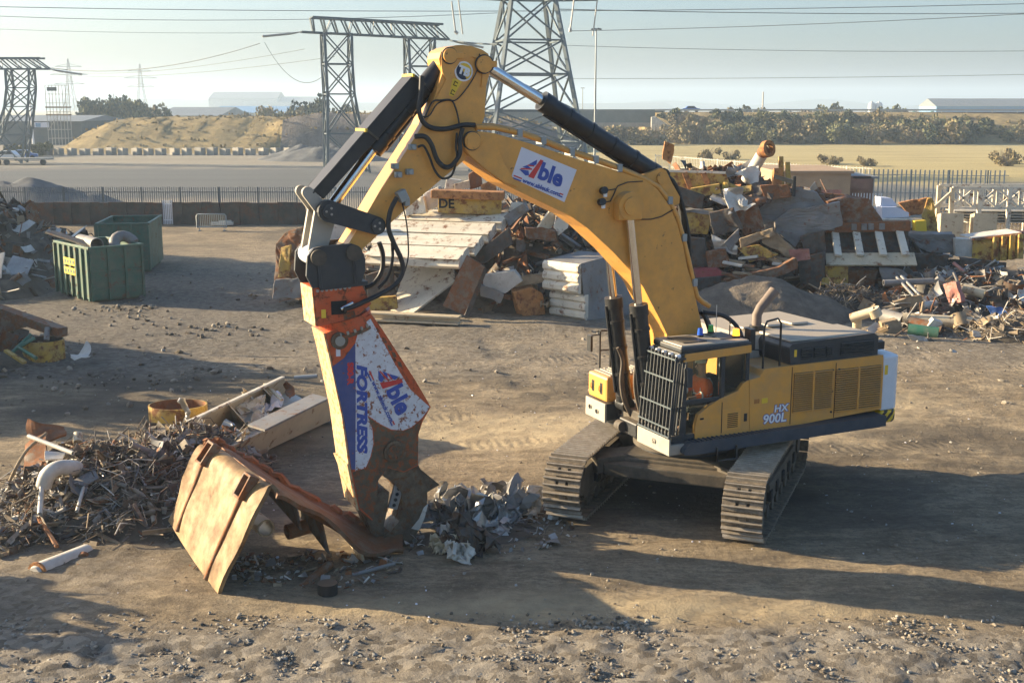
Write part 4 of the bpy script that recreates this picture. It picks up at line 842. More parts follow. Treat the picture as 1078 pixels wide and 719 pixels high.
# fixed jaw
fx_ = L2([(396, 520), (402, 512), (408, 516), (406, 535), (402, 552), (418, 566), (406, 572), (390, 560), (384, 545), (379, 536)], .2)
g = MB(); g.prism(fx_, -.3, .3, M['sheardark']); S_(g, 'fixed_jaw', .03)
g = MB(); c0, c1 = BP(420, 510, .3), BP(413, 535, .3)
g.bar((c0[0], .3, c0[1]), (c1[0], .3, c1[1]), .18, .07, M['greysheet'], up=(0, 1, 0))
for k in range(4): t_ = .15 + k * .23; x, z = c0[0] + (c1[0] - c0[0]) * t_, c0[1] + (c1[1] - c0[1]) * t_; g.cyl((x, .33, z), (x, .345, z), .035, M['dark'], 8)
S_(g, 'blade', .005)

# ------------------------------------------------------------------ the driver
def person():
    o = empty('person', (EC[0] + .30 * fx + 1.12 * lx, EC[1] + .30 * fy + 1.12 * ly, 2.24), EA)
    T(o, 'driver in orange hi-vis jacket and pale helmet sitting in the cab, hands on the levers', 'person')
    def skin(name, pts, edges, mt, sub=1, root=0):
        me = bpy.data.meshes.new(name); me.from_pydata([p[0] for p in pts], edges, []); ob = bpy.data.objects.new(name, me); COL.objects.link(ob); ob.parent = o
        m = ob.modifiers.new('skin', 'SKIN'); m.use_smooth_shade = True
        for i, p in enumerate(pts): me.skin_vertices[0].data[i].radius = p[1] if isinstance(p[1], tuple) else (p[1], p[1])
        me.skin_vertices[0].data[root].use_root = True
        s = ob.modifiers.new('sub', 'SUBSURF'); s.levels = sub; s.render_levels = sub; me.materials.append(mt); return ob
    # body: pelvis, spine, neck, head; arms to the levers; legs bent over the seat
    pts = [((0, 0, .1), (.15, .17)), ((.0, 0, .3), (.12, .16)), ((.02, 0, .5), (.12, .18)), ((.04, 0, .62), .065), ((.06, 0, .70), .06), ((.08, 0, .80), (.10, .085)), ((.09, 0, .88), (.09, .08)),
           ((.06, .2, .53), .06), ((.14, .27, .3), .048), ((.42, .27, .26), .036), ((.06, -.2, .53), .06), ((.14, -.27, .3), .048), ((.42, -.27, .26), .036),
           ((.1, .1, .05), .09), ((.5, .13, .08), .07), ((.55, .13, -.32), .05), ((.68, .13, -.38), .04), ((.1, -.1, .05), .09), ((.5, -.13, .08), .07), ((.55, -.13, -.32), .05), ((.68, -.13, -.38), .04)]
    ed = [(0, 1), (1, 2), (2, 3), (3, 4), (4, 5), (5, 6), (2, 7), (7, 8), (8, 9), (2, 10), (10, 11), (11, 12), (0, 13), (13, 14), (14, 15), (15, 16), (0, 17), (17, 18), (18, 19), (19, 20)]
    base = len(pts)
    for sgn, wr in ((1, 9), (-1, 12)):
        y = sgn * .27
        pts.append(((.48, y, .26), .03)); pi = len(pts) - 1; ed.append((wr, pi))
        for k in range(4):
            yy = y + (k - 1.5) * .022; L_ = (.07, .085, .08, .06)[k]
            pts.append(((.50, yy, .27), .010)); ed.append((pi, len(pts) - 1)); pts.append(((.50 + L_ * .6, yy, .27), .009)); ed.append((len(pts) - 2, len(pts) - 1)); pts.append(((.50 + L_ * .75, yy, .27 - L_ * .5), .008)); ed.append((len(pts) - 2, len(pts) - 1))
        pts.append(((.48, y - sgn * .045, .25), .011)); ed.append((pi, len(pts) - 1)); pts.append(((.52, y - sgn * .055, .23), .009)); ed.append((len(pts) - 2, len(pts) - 1))
    b = skin('body', pts, ed, M['skin'])
    jk = [((0, 0, .12), (.20, .23)), ((.0, 0, .3), (.185, .23)), ((.02, 0, .5), (.17, .24)), ((.03, 0, .58), .09), ((.06, .2, .53), .085), ((.14, .27, .3), .07), ((.38, .27, .262), .052), ((.06, -.2, .53), .085), ((.14, -.27, .3), .07), ((.38, -.27, .262), .052)]
    skin('jacket', jk, [(0, 1), (1, 2), (2, 3), (2, 4), (4, 5), (5, 6), (2, 7), (7, 8), (8, 9)], M['hivis'])
    skin('trousers', [((0, 0, .08), (.165, .18)), ((.1, .1, .06), .105), ((.5, .13, .085), .085), ((.55, .13, -.28), .065), ((.1, -.1, .06), .105), ((.5, -.13, .085), .085), ((.55, -.13, -.28), .065)], [(0, 1), (1, 2), (2, 3), (0, 4), (4, 5), (5, 6)], M['trousers'])
    g = MB(); g.tube([(.08 + .105 * math.cos(t_), .1 * math.sin(t_), .9) for t_ in np.linspace(0, 2 * math.pi, 20)[:-1]], .012, M['helmet'], 6, closed=True)
    g.add([(.085 + .118 * math.cos(t_) * math.cos(p_), .11 * math.sin(t_) * math.cos(p_), .885 + .13 * math.sin(p_)) for p_ in (0, .4, .8, 1.2, 1.5) for t_ in np.linspace(0, 2 * math.pi, 20)[:-1]],
          [(i * 19 + k, i * 19 + (k + 1) % 19, (i + 1) * 19 + (k + 1) % 19, (i + 1) * 19 + k) for i in range(4) for k in range(19)] + [tuple(range(76, 95))], M['helmet'], True)
    h = g.build('helmet', o)
    g = MB()
    g.tube([(.175, 0, .83), (.20, 0, .80), (.178, 0, .785)], [.012, .017, .01], M['skin'], 8)
    for y in (-.035, .035): g.cyl((.165, y, .835), (.176, y, .835), .011, M['dark'], 8)
    g.bar((.168, -.025, .757), (.168, .025, .757), .008, .01, M['pink'])
    for y in (-.09, .09): g.box((.08, y, .81), (.03, .012, .055), M['skin'])
    g.build('face', o)
    g = MB()
    for y in (.11, -.11):
        g.tube([(-.13, y, .22), (-.125, y, .48), (-.06, y, .575), (.05, y, .585), (.13, y, .5), (.145, y, .35), (.15, y, .2)], .012, M['reflective'], 6)
    g.tube([(.0 + .152 * math.cos(t_), .185 * math.sin(t_), .26) for t_ in np.linspace(0, 2 * math.pi, 20)[:-1]], .024, M['reflective'], 6, closed=True)
    for s_ in (-1, 1): g.tube([(.24 + .02 * 0, s_ * .27 + .07 * math.cos(t_), .29 + .07 * math.sin(t_)) for t_ in np.linspace(0, 2 * math.pi, 12)[:-1]], .016, M['reflective'], 6, closed=True)
    g.build('reflective_tape', o)
person()
# ------------------------------------------------------------------ beyond the yard
def wx(u, D): return (u - CX) / F * (D * cp + (H - 2) * sp)      # where a column of the picture stands at distance D
def zz(v, D): return P(CX, v, D).z
# --- low steel walls, gate and palisade fence along the far side
def wall(u0, u1, D, h, label):
    o = MB(); x0, x1 = wx(u0, D), wx(u1, D); n = int((x1 - x0) / .62)
    for k in range(n):
        a = x0 + (x1 - x0) * k / n; b = x0 + (x1 - x0) * (k + 1) / n; e = .10 if k % 2 else 0
        o.bb(a, b, D + e, D + .2 + e, -.1, h + random.uniform(-.03, .03), M['wallsteel'])
    o.bb(x0, x1, D - .06, D + .34, h, h + .12, M['concrete']) if False else None
    q = o.build('steel_wall'); T(q, label, 'wall'); return q
wall(26, 170, 84, 1.55, 'rust brown sheet pile wall behind the green skips, left of the white gate')
wall(181, 322, 84, 1.55, 'rust brown sheet pile wall right of the white gate, behind the crowd barrier')
gt = MB(); x0, x1 = wx(171, 84.1), wx(180, 84.1)
for k in range(6): x = x0 + (x1 - x0) * k / 5; gt.bb(x - .03, x + .03, 84.1, 84.14, .05, 1.7, M['letterwhite'])
for z in (.3, 1.4): gt.bb(x0, x1, 84.14, 84.18, z, z + .07, M['letterwhite'])
T(gt.build('gate'), 'small white barred gate between the two rust brown walls', 'gate')
def palisade(name, pts, h, pitch, label, m=M['galv'], w=.065, post_every=2.75, postm=None, rails=(.35, .85), z0=0.0, gp=None):
    e = empty(name, (*pts[0], 0)); OFF[e.name] = Vector((*pts[0], 0)); g = MB(); pm = postm or m; k = 0
    for (xa, ya), (xb, yb) in zip(pts[:-1], pts[1:]):
        L_ = math.hypot(xb - xa, yb - ya); n = max(1, int(L_ / pitch)); d = Vector((xb - xa, yb - ya, 0)) / L_
        rz = Matrix.Rotation(math.atan2(d.y, d.x), 3, 'Z')
        for i in range(n):
            q = Vector((xa, ya, 0)) + d * (i * L_ / n); zt = z0 + h + random.uniform(-.02, .02)
            g.box((q.x, q.y, (zt + .08) / 2), (w, .025, zt - .08), m, rz)
        for f in rails: g.bar((xa, ya + .04, z0 + h * f), (xb, yb + .04, z0 + h * f), .04, .06, m)
        for i in range(int(L_ / post_every) + 1):
            q = Vector((xa, ya, 0)) + d * (i * post_every); ps = MB(); ps.box((q.x, q.y + .08, (z0 + h) / 2), (.10, .07, z0 + h), pm, rz); ps.build('post', e)
    g.build('pale_panel', e); T(e, label, 'fence'); return e
palisade('palisade_fence', [(wx(-15, 86.5), 86.5), (wx(700, 86.5), 86.5)], 2.45, .155, 'long grey palisade fence standing behind the rust brown walls', M['fencegrey'], .05, 2.75)
kb = MB(); kb.bb(wx(-20, 85.4), wx(330, 85.4), 85.2, 85.7, -.05, 1.35, M['concrete']); T(kb.build('kerb_wall'), 'pale concrete kerb wall at the foot of the long palisade fence', 'wall')
# crowd barrier and pale slab
cbx0, cbx1 = wx(206, 80), wx(237, 80); e = empty('crowd_barrier', ((cbx0 + cbx1) / 2, 80, 0)); OFF[e.name] = Vector(((cbx0 + cbx1) / 2, 80, 0)); g = MB()
g.tube([(cbx0, 80, .2), (cbx0, 80, 1.0), (cbx0 + .1, 80, 1.1), (cbx1 - .1, 80, 1.1), (cbx1, 80, 1.0), (cbx1, 80, .2)], .04, M['galv'], 8); g.tube([(cbx0, 80, .25), (cbx1, 80, .25)], .035, M['galv'], 8); g.build('frame', e)
g = MB()
for k in range(1, 16): x = cbx0 + (cbx1 - cbx0) * k / 16; g.cyl((x, 80, .25), (x, 80, 1.1), .016, M['galv'], 6)
g.build('bar_panel', e)
for x in (cbx0 + .15, cbx1 - .15): g = MB(); g.bar((x, 79.7, .02), (x, 80.3, .02), .06, .05, M['galv']); g.bar((x, 80, .0), (x, 80, .3), .04, .04, M['galv']); g.build('foot', e)
T(e, 'grey tubular crowd barrier in front of the rust brown wall', 'barrier')
p = G(234, 238); g = MB(); g.box((p.x, p.y, .18), (1.5, 1.0, .16), M['palesheet'], Matrix.Rotation(.2, 3, 'Z')); g.box((p.x + .2, p.y + .1, .3), (.8, .7, .1), M['creamwhite'], Matrix.Rotation(.3, 3, 'Z')); T(g.build('slab'), 'white slab lying on the ground in front of the crowd barrier', 'slab')
# --- heaps of earth and gravel as terrain
def mound(name, c, rx, ry, h, m, n=40, rough=.18, seed=0, flat=1.0, fr=.35):
    g = MB(); vs = []
    for i in range(n + 1):
        for j in range(n + 1):
            a, b = i / n * 2 - 1, j / n * 2 - 1; x, y = a * rx, b * ry; d = math.hypot(a, b)
            k = max(0, 1 - d ** 1.25) ** flat; f = mnoise.fractal(Vector((x * fr + seed, y * fr, seed)), .8, 2, 5)
            vs.append((c[0] + x, c[1] + y, c[2] - .15 + h * k * (1 + f * rough) + f * rough * .6 * min(1, k * 4)))
    w_ = n + 1; g.add(vs, [(i * w_ + j, (i + 1) * w_ + j, (i + 1) * w_ + j + 1, i * w_ + j + 1) for i in range(n) for j in range(n)], m, True)
    return g.build(name)
K(mound('gravel_heap', (wx(22, 104), 104, 0), 9, 5, 2.1, M['gravel'], seed=3), 'structure', 'grey gravel heap behind the palisade fence on the far left')
K(mound('gravel_heap', (wx(322, 190), 190, 0), 8, 6, 2.3, M['gravel'], seed=5), 'structure', 'darker gravel heap below the clay cut')
K(mound('gravel_heap', (wx(345, 186), 186, 0), 10, 6, 2.5, M['gravel'], seed=9), 'structure', 'larger grey gravel heap below the clay cut')
# dry grass bank with a cut clay face on its right
def bank():
    g = MB(); nxx, nyy = 120, 24; vs = []
    xs = np.linspace(wx(36, 214), wx(620, 214), nxx + 1)
    prof_u = [36, 50, 62, 90, 150, 280, 330, 380, 480, 560, 620]; prof_h = [.2, 2.2, 3.8, 5.6, 5.8, 5.8, 6.7, 6.5, 6.3, 5.2, 1.5]
    for x in xs:
        u = CX + x * F / (214 * cp + 6 * sp); h = np.interp(u, prof_u, prof_h); cut = np.interp(u, [268, 290], [0, 1])
        for j in range(nyy + 1):
            t_ = j / nyy; y0 = 212 + 6 * cut; slope = 20 * (1 - cut) + 5 * cut; y = y0 + t_ * 70; k = min(1, (y - y0) / slope); k = k * k * (3 - 2 * k); k *= min(1, (1 - t_) * 3)
            f = mnoise.fractal(Vector((x * .22, y * .22, 2)), .3, 2.3, 6) * .45
            vs.append((x + f * .8, y + f * .8, max(-.1, h * k + f * 1.0 * min(1, k * 2) - .05)))
    w_ = nyy + 1; fs = [(i * w_ + j, (i + 1) * w_ + j, (i + 1) * w_ + j + 1, i * w_ + j + 1) for i in range(nxx) for j in range(nyy)]
    tf = MB(); rt = random.Random(4)
    for _ in range(1800):
        q = Vector(rt.choice(vs)); 
        if q.z < .3: continue
        q += Vector((rt.uniform(-.9, .9), rt.uniform(-1, 1), -.08)); hgt = rt.uniform(.12, .5); 
        for _k in range(3): a = rt.uniform(0, 6.28); w_2 = rt.uniform(.12, .3); d = Vector((math.cos(a), math.sin(a), 0)) * w_2; tf.add([q - d, q + d, q + d * rt.uniform(.2, 1.2) + Vector((rt.uniform(-.2, .2), rt.uniform(-.2, .2), hgt)), q - d * .5 + Vector((rt.uniform(-.2, .2), 0, hgt * .8))], [(0, 1, 2, 3)], M['drygrass'] if rt.random() < .93 else M['leafmid'])
    K(tf.build('grass_tufts', norm=False), 'stuff', 'dry grass tufts over the bank')
    iscut = lambda i, j: xs[i] > wx(285 + 4 * math.sin(j), 214) and j < 4
    g.add(vs, [f for k, f in enumerate(fs) if not iscut(k // nyy, k % nyy)], M['drygrass'], True); g.add(vs, [f for k, f in enumerate(fs) if iscut(k // nyy, k % nyy)], M['claycut'], True)
    K(g.build('bank', norm=False), 'structure', 'dry grass bank with a dark clay cut on its right')
bank()
# concrete blocks along the bank's foot
bl = None
for i in range(22):
    u = 22 + i * 13.4
    if u > 312: break
    x = wx(u, 206)
    if bl is None:
        g = MB(); g.box((0, 0, .6), (1.65, 1.0, 1.2), M['concrete']); g.box((0, 0, 1.24), (.35, .35, .1), M['concrete']); bl = g.build('concrete_block', bevel=.06, loc=(0, 0, 0)); o = bl
    else: o = bl.copy(); COL.objects.link(o)
    o.location = (x, 206 + random.uniform(-.4, .4), -.02); o.rotation_euler = (0, 0, -.7 + random.uniform(-.15, .15)); o.scale = (1, 1, random.uniform(.9, 1.08))
    T(o, 'weathered concrete block in the long row below the dry grass bank', 'block', 'concrete blocks below the bank')
# --- foliage
LEAF = {}
def leaf_mesh(key, n, mats, twig=0, seed=1, lobes=7, leaf=.42, flat=.0):
    if key in LEAF: return LEAF[key]
    rnd = random.Random(seed); g = MB(); cs = [(Vector((rnd.uniform(-.7, .7), rnd.uniform(-.7, .7), rnd.uniform(.15, .85))), rnd.uniform(.22, .5)) for _ in range(lobes)]
    for i in range(n):
        c, r_ = rnd.choice(cs); d = Vector((rnd.gauss(0, 1), rnd.gauss(0, 1), rnd.gauss(0, 1))).normalized() * r_ * rnd.uniform(.5, 1.06); q = c + d
        if q.z < 0: q.z = -q.z * .4
        s_ = leaf * rnd.uniform(.5, 1.2) * .16; a = Vector((rnd.gauss(0, 1), rnd.gauss(0, 1), rnd.gauss(0, 1))).normalized(); b = a.orthogonal().normalized(); c2 = a.cross(b)
        g.add([q - b * s_ - c2 * s_ * .6, q + b * s_ - c2 * s_ * .4, q + b * s_ * .8 + c2 * s_, q - b * s_ * .7 + c2 * s_ * .7], [(0, 1, 2, 3)], rnd.choice(mats))
    for i in range(twig):
        x, y = rnd.uniform(-.5, .5), rnd.uniform(-.5, .5); p0 = Vector((x * .4, y * .4, 0)); p1 = Vector((x * 1.2, y * 1.2, rnd.uniform(.6, 1.1))); g.tube([p0, (p0 + p1) / 2 + Vector((rnd.uniform(-.1, .1), rnd.uniform(-.1, .1), .08)), p1], [.02, .013, .004], M['bark'], 4, smooth=False)
    o = g.build('shrub', loc=(0, 0, 0), norm=False); LEAF[key] = o.data; bpy.data.objects.remove(o); return LEAF[key]
def shrub(kind, x, y, sx, sz, label, group, z=0, cat='shrub', name='shrub'):
    me = leaf_mesh(*kind); o = bpy.data.objects.new(name, me); COL.objects.link(o); o.location = (x, y, z - .1); o.scale = (sx, sx * .9, sz); o.rotation_euler = (0, 0, random.uniform(0, 6.28)); T(o, label, cat, group); return o
LM = M
SH = [('olive%d' % s, 1500, [LM['leafolive'], LM['leafmid'], LM['leafolive']], 8, s, 8) for s in (1, 2)] + [('tan%d' % s, 1100, [LM['leaftan'], LM['leafmid'], LM['leaftan']], 30, s + 5, 7) for s in (1, 2)] + [('dark%d' % s, 1700, [LM['leafdark'], LM['leafolive'], LM['leafdark']], 6, s + 9, 8) for s in (1, 2)]
rnd = random.Random(21)
# embankment of the road that leaves the bridge: a slope with a road on top
def embank():
    g = MB(); D0, D1, D2 = 268, 292, 318; x0, x1 = wx(690, 292), 340; zt = 6.6
    def hh(x): return zt - max(0, x - wx(960, 292)) * .012
    n = 60; vs = []
    for i in range(n + 1):
        x = x0 + (x1 - x0) * i / n
        for y, z in ((D0, -.1), (D0 + 12, .55 * hh(x)), (D1, hh(x)), (D2, hh(x)), (D2 + 20, -.1)): vs.append((x, y + mnoise.noise(Vector((x * .1, y, 0))) * 1.5, z))
    g.add(vs, [(i * 5 + j, (i + 1) * 5 + j, (i + 1) * 5 + j + 1, i * 5 + j + 1) for i in range(n) for j in range(4)] + [(0, 1, 2, 3, 4)], M['drygrass'], False); K(g.build('embankment'), 'structure', 'grassy embankment carrying the road beyond the field')
    r_ = MB(); r_.bb(x0, x1, D1 + 2, D2 - 2, zt - .55, zt + .03, M['asphalt']); K(r_.build('road'), 'structure')
    f = empty('guard_rail', (x0, D1 + 1.5, zt)); OFF[f.name] = Vector((x0, D1 + 1.5, zt)); q = MB(); q.bb(x0, x1, D1 + 1.4, D1 + 1.5, zt + .35, zt + .75, M['palesteel']); q.build('rail', f)
    for k in range(40): x = x0 + 2 + k * 6; q = MB(); q.bb(x - .07, x + .07, D1 + 1.5, D1 + 1.62, zt - .1, zt + .6, M['galv']); q.build('post', f)
    T(f, 'long pale guard rail along the road on top of the grassy embankment', 'guard rail')
embank()
# bridge deck and wing wall
bd_ = empty('bridge', (wx(600, 300), 300, 0)); OFF[bd_.name] = Vector((wx(600, 300), 300, 0)); g = MB(); g.bb(wx(470, 300), wx(696, 300), 294, 295, 4.2, 7.3, M['bridge']); g.build('parapet', bd_); g = MB(); g.bb(wx(470, 300), wx(696, 300), 293.6, 315, 3.2, 4.2, M['concrete']); g.build('deck', bd_)
for u in (505, 560, 640): g = MB(); g.bb(wx(u, 300) - .8, wx(u, 300) + .8, 297, 312, -.2, 3.2, M['concrete']); g.build('pier', bd_)
T(bd_, 'road bridge with a dark parapet behind the pylon', 'bridge')
g = MB(); g.prism([(wx(685, 281), -.2), (wx(685, 281), 5.6), (wx(689, 281), 5.8), (wx(711, 281), 2.6), (wx(711, 281), -.2)], 280, 281, M['palesheet']); T(g.build('wing_wall'), 'pale concrete wing wall at the end of the dark bridge', 'wall')
for i in range(34):
    u = 700 + i * 12 + rnd.uniform(-8, 8); D = rnd.uniform(262, 278); k = rnd.choice(SH if i > 4 else SH[2:4]); s_ = rnd.uniform(3.4, 5.6)
    shrub(k, wx(u, D), D, s_, s_ * rnd.uniform(.85, 1.05), {'o': 'olive green shrub in the thicket on the road embankment', 't': 'bare tan shrub in the thicket on the road embankment', 'd': 'dark green shrub in the thicket on the road embankment'}[k[0][0]], 'shrubs on the embankment')
for i in range(30):
    u = 700 + i * 13 + rnd.uniform(-6, 6); D = rnd.uniform(280, 290); k = rnd.choice(SH); s_ = rnd.uniform(2.4, 3.8) * (.72 if u > 955 else 1)
    shrub(k, wx(u, D), D, s_, s_ * rnd.uniform(.85, 1.1), {'o': 'olive green shrub high on the road embankment', 't': 'bare tan shrub high on the road embankment', 'd': 'dark green shrub high on the road embankment'}[k[0][0]], 'shrubs high on the embankment', z=3.4)
for i in range(40):
    u = 640 + i * 11 + rnd.uniform(-8, 8); D = rnd.uniform(330, 360); k = rnd.choice(SH[:4]); s_ = rnd.uniform(3.5, 6.5)
    if 735 < u < 770 or u > 950 or 905 < u < 935: continue
    shrub(k, wx(u, D), D, s_, s_ * rnd.uniform(1.0, 1.3), {'o': 'olive tree top showing above the embankment road', 't': 'bare tan tree top showing above the embankment road'}[k[0][0]], 'trees behind the embankment road', cat='tree', name='tree')
for i, u in enumerate((532, 548, 566, 583, 640, 655, 668, 682)):
    k = SH[2 + i % 2]; D = 262 + rnd.uniform(-5, 5); s_ = rnd.uniform(3, 5); shrub(k, wx(u, D), D, s_, s_ * .8, 'bare tan bush on the rough ground below the bridge', 'bushes below the bridge')
for u, D, s_ in ((872, 175, 1.6), (912, 168, 1.5), (1058, 175, 2.4), (1060, 168, 1.6), (880, 172, 1.3), (770, 190, 1.6), (745, 190, 2.0)): shrub(SH[3], wx(u, D), D, s_, s_ * .9, 'small bare bush in the dry grass field', 'bushes in the dry field')
for u, D in ((14, 200), (36, 203), (42, 206)): shrub(SH[0], wx(u, D), D, 2.2, 2.0, 'small green bush beside the cars at the foot of the bank', 'bushes by the parked cars')
def evergreens(u0, u1, D, h, n, label, group):
    for i in range(n):
        u = u0 + (u1 - u0) * i / (n - 1); s_ = (u1 - u0) / F * D / n * 3.6; hh = h * (1 - .35 * abs(i / (n - 1) * 2 - 1) ** 3) * rnd.uniform(.92, 1.06)
        e = empty('tree', (wx(u, D), D, 0)); OFF[e.name] = Vector((0, 0, 0)); g = MB(); g.tube([(0, 0, -.2), (0, 0, hh * .5)], [.3, .12], M['bark'], 6); g.build('trunk', e, loc=(0, 0, 0))
        o = bpy.data.objects.new('crown', leaf_mesh(*SH[4 + i % 2])); COL.objects.link(o); o.parent = e; o.scale = (s_, s_, hh / 1.15); o.location = (0, 0, -.2); o.rotation_euler = (0, 0, rnd.uniform(0, 6)); T(e, label, 'tree', group)
evergreens(97, 154, 300, 10.6, 8, 'dark evergreen tree in the clump behind the grass bank, left of the pale sheds', 'evergreens left of the sheds')
evergreens(318, 356, 300, 10.4, 6, 'dark evergreen tree in the clump behind the grass bank, beside the pylon gantry', 'evergreens by the gantry')
for u, D, k, s_ in ((162, 330, 2, 4), (170, 330, 3, 3.6), (250, 300, 2, 2.8), (268, 300, 3, 3.2), (285, 305, 2, 4), (310, 300, 3, 4), (296, 300, 0, 3)): shrub(SH[k], wx(u, D), D, s_, s_ * 1.6, 'bare tree behind the grass bank near the pale sheds', 'bare trees behind the bank', cat='tree', name='tree', z=1.5)
# --- sheds and far buildings
def shed(u0, u1, D, ve, vr, depth, wallm, roofm, label, name='shed', door=True, bays=0):
    x0, x1 = wx(u0, D), wx(u1, D); ze, zr = zz(ve, D), zz(vr, D + depth / 2); e = empty(name, ((x0 + x1) / 2, D, 0)); OFF[e.name] = Vector(((x0 + x1) / 2, D, 0))
    g = MB(); g.bb(x0, x1, D, D + depth, -.3, ze, wallm); g.build('wall', e)
    g = MB(); y0, ym, y1 = D - .4, D + depth / 2, D + depth + .4
    g.add([(x0 - .3, y0, ze), (x1 + .3, y0, ze), (x1 + .3, ym, zr), (x0 - .3, ym, zr), (x0 - .3, y1, ze), (x1 + .3, y1, ze)], [(0, 1, 2, 3), (3, 2, 5, 4), (0, 3, 4), (1, 5, 2), (0, 4, 5, 1)], roofm); g.build('roof', e)
    for k in range(bays):
        x = x0 + (x1 - x0) * (k + .5) / bays; g = MB(); g.bb(x - (x1 - x0) / bays * .3, x + (x1 - x0) / bays * .3, D - .06, D + .05, ze * .15, ze * .62, M['sheddark']); g.build('window', e)
    T(e, label, 'building'); return e
shed(-40, 86, 262, 128, 121.5, 30, M['sheddark'], M['roofgrey'], 'low dark shed with a grey roof behind the left gantry', bays=0)
g = MB(); x0, x1 = wx(37, 261.5), wx(52, 261.5); g.bb(x0, x1, 261.5, 261.7, zz(134.5, 261.5), zz(129, 261.5), M['signwhite']); g.bb(x0 + .3, x0 + 1.3, 261.45, 261.5, zz(134, 261.5), zz(130, 261.5), M['shedblue']); T(g.build('sign'), 'white and blue sign board on the low dark shed', 'sign')
shed(165, 232, 420, 122, 113, 46, M['shedpale'], M['roofgrey'], 'pale shed with a grey pitched roof behind the grass bank', bays=4)
shed(222, 330, 520, 119, 112, 40, M['shedpale'], M['shedblue'], 'long pale blue roofed shed behind the grass bank', bays=6)
shed(220, 292, 1500, 104, 97, 60, M['shedpale'], M['roofgrey'], 'big hazy warehouse on the skyline', bays=0)
shed(292, 330, 1500, 108, 102, 60, M['shedpale'], M['roofgrey'], 'lower hazy warehouse right of the big one on the skyline', bays=0)
shed(985, 1150, 560, 112, 104, 24, M['shedblue'], M['roofgrey'], 'large blue clad warehouse with a grey ridge roof on the right skyline', name='warehouse', bays=9)
for u, a, m_, lb in ((962, 119, 'plastgreen', 'left'), (972, 120, 'plastgreen', 'middle'), (981, 119, 'plastgreen', 'right')):
    D = 520; g = MB(); x = wx(u, D); z = zz(a, D); g.tube([(x, D, -.2), (x, D, z), (x, D, z + .7)], [1.7, 1.7, .4], M['plastgreen'], 18); g.tube([(x, D, z - .8), (x, D, z - .5)], 1.78, M['galv'], 18); T(g.build('tank'), lb + ' one of three green tanks beside the blue warehouse', 'tank')
for u, lb in ((917, 'left one of two white silos on the skyline'), (924.5, 'right one of two white silos on the skyline')):
    D = 700; g = MB(); x = wx(u, D); z = zz(108, D); g.tube([(x, D, 0), (x, D, z - 1), (x, D, z)], [2, 2, 1.2], M['shedpale'], 18); g.tube([(x, D, z), (x, D, z + .6)], [.5, .4], M['galv'], 8); T(g.build('silo'), lb, 'silo')
shed(929, 956, 690, 118, 115, 20, M['shedpale'], M['brick'], 'small pale building with a tan roof beside the white silos', bays=3)
def car(x, y, z, m, label, rz=0, s=1):
    e = empty('parked_car', (x, y, z), rz); T(e, label, 'car'); g = MB()
    g.prism([(-2.1, .35), (-2.15, .8), (-1.5, .9), (-.95, 1.42), (.6, 1.45), (1.25, .92), (2.05, .8), (2.15, .4)], -.85, .85, m); g.build('body', e, bevel=.06, loc=(0, 0, 0))
    g = MB(); g.prism([(-1.3, .93), (-.88, 1.36), (.55, 1.39), (1.08, .95)], -.87, .87, M['glassdark']); g.build('window', e, loc=(0, 0, 0))
    for a in (-1.3, 1.3):
        for b in (-.8, .8): g = MB(); g.cyl((a, b - .1, .32), (a, b + .1, .32), .32, M['rubber'], 14); g.build('wheel', e)
car(wx(727, 300), 300, 6.65, M['carblue'], 'blue car driving on the embankment road'); car(wx(9, 186), 186, 0, M['carwhite'], 'white car parked at the far left edge, beyond the fence'); car(wx(24, 190), 190, 0, M['carblue'], 'pale blue car parked beside the legs of the left gantry', .3)
# flat trailer
e = empty('trailer', (wx(30, 172), 172, 0)); OFF[e.name] = Vector((0, 0, 0)); g = MB(); g.bb(-7, 3, -1.2, 1.2, .75, .95, M['dustgrey']); g.build('bed', e, loc=(0, 0, 0))
for a in (-4, -2.8, 2.3): g = MB(); g.cyl((a, -1.1, .4), (a, -.8, .4), .4, M['rubber'], 14); g.build('wheel', e)
T(e, 'flat grey trailer parked below the left gantry', 'trailer')
# --- far hills
for nm, D, h, u0, u1, s_, lb in (('hill', 2600, 26, -300, 700, 1, 'hazy wooded ridge on the left skyline'), ('hill', 3000, 22, 500, 1500, 7, 'hazy ridge on the right skyline')):
    g = MB(); n = 80; vs = []
    for i in range(n + 1):
        x = wx(u0, D) + (wx(u1, D) - wx(u0, D)) * i / n; hh = h * (.75 + .25 * math.sin(i * .07 * s_)) + 5 * mnoise.noise(Vector((i * .15, s_, 0)))
        for y, z in ((D - 260, -1), (D, hh), (D + 260, -1)): vs.append((x, y, z))
    g.add(vs, [(i * 3 + j, (i + 1) * 3 + j, (i + 1) * 3 + j + 1, i * 3 + j + 1) for i in range(n) for j in range(2)], M['hill'], True); K(g.build(nm), 'structure', lb)
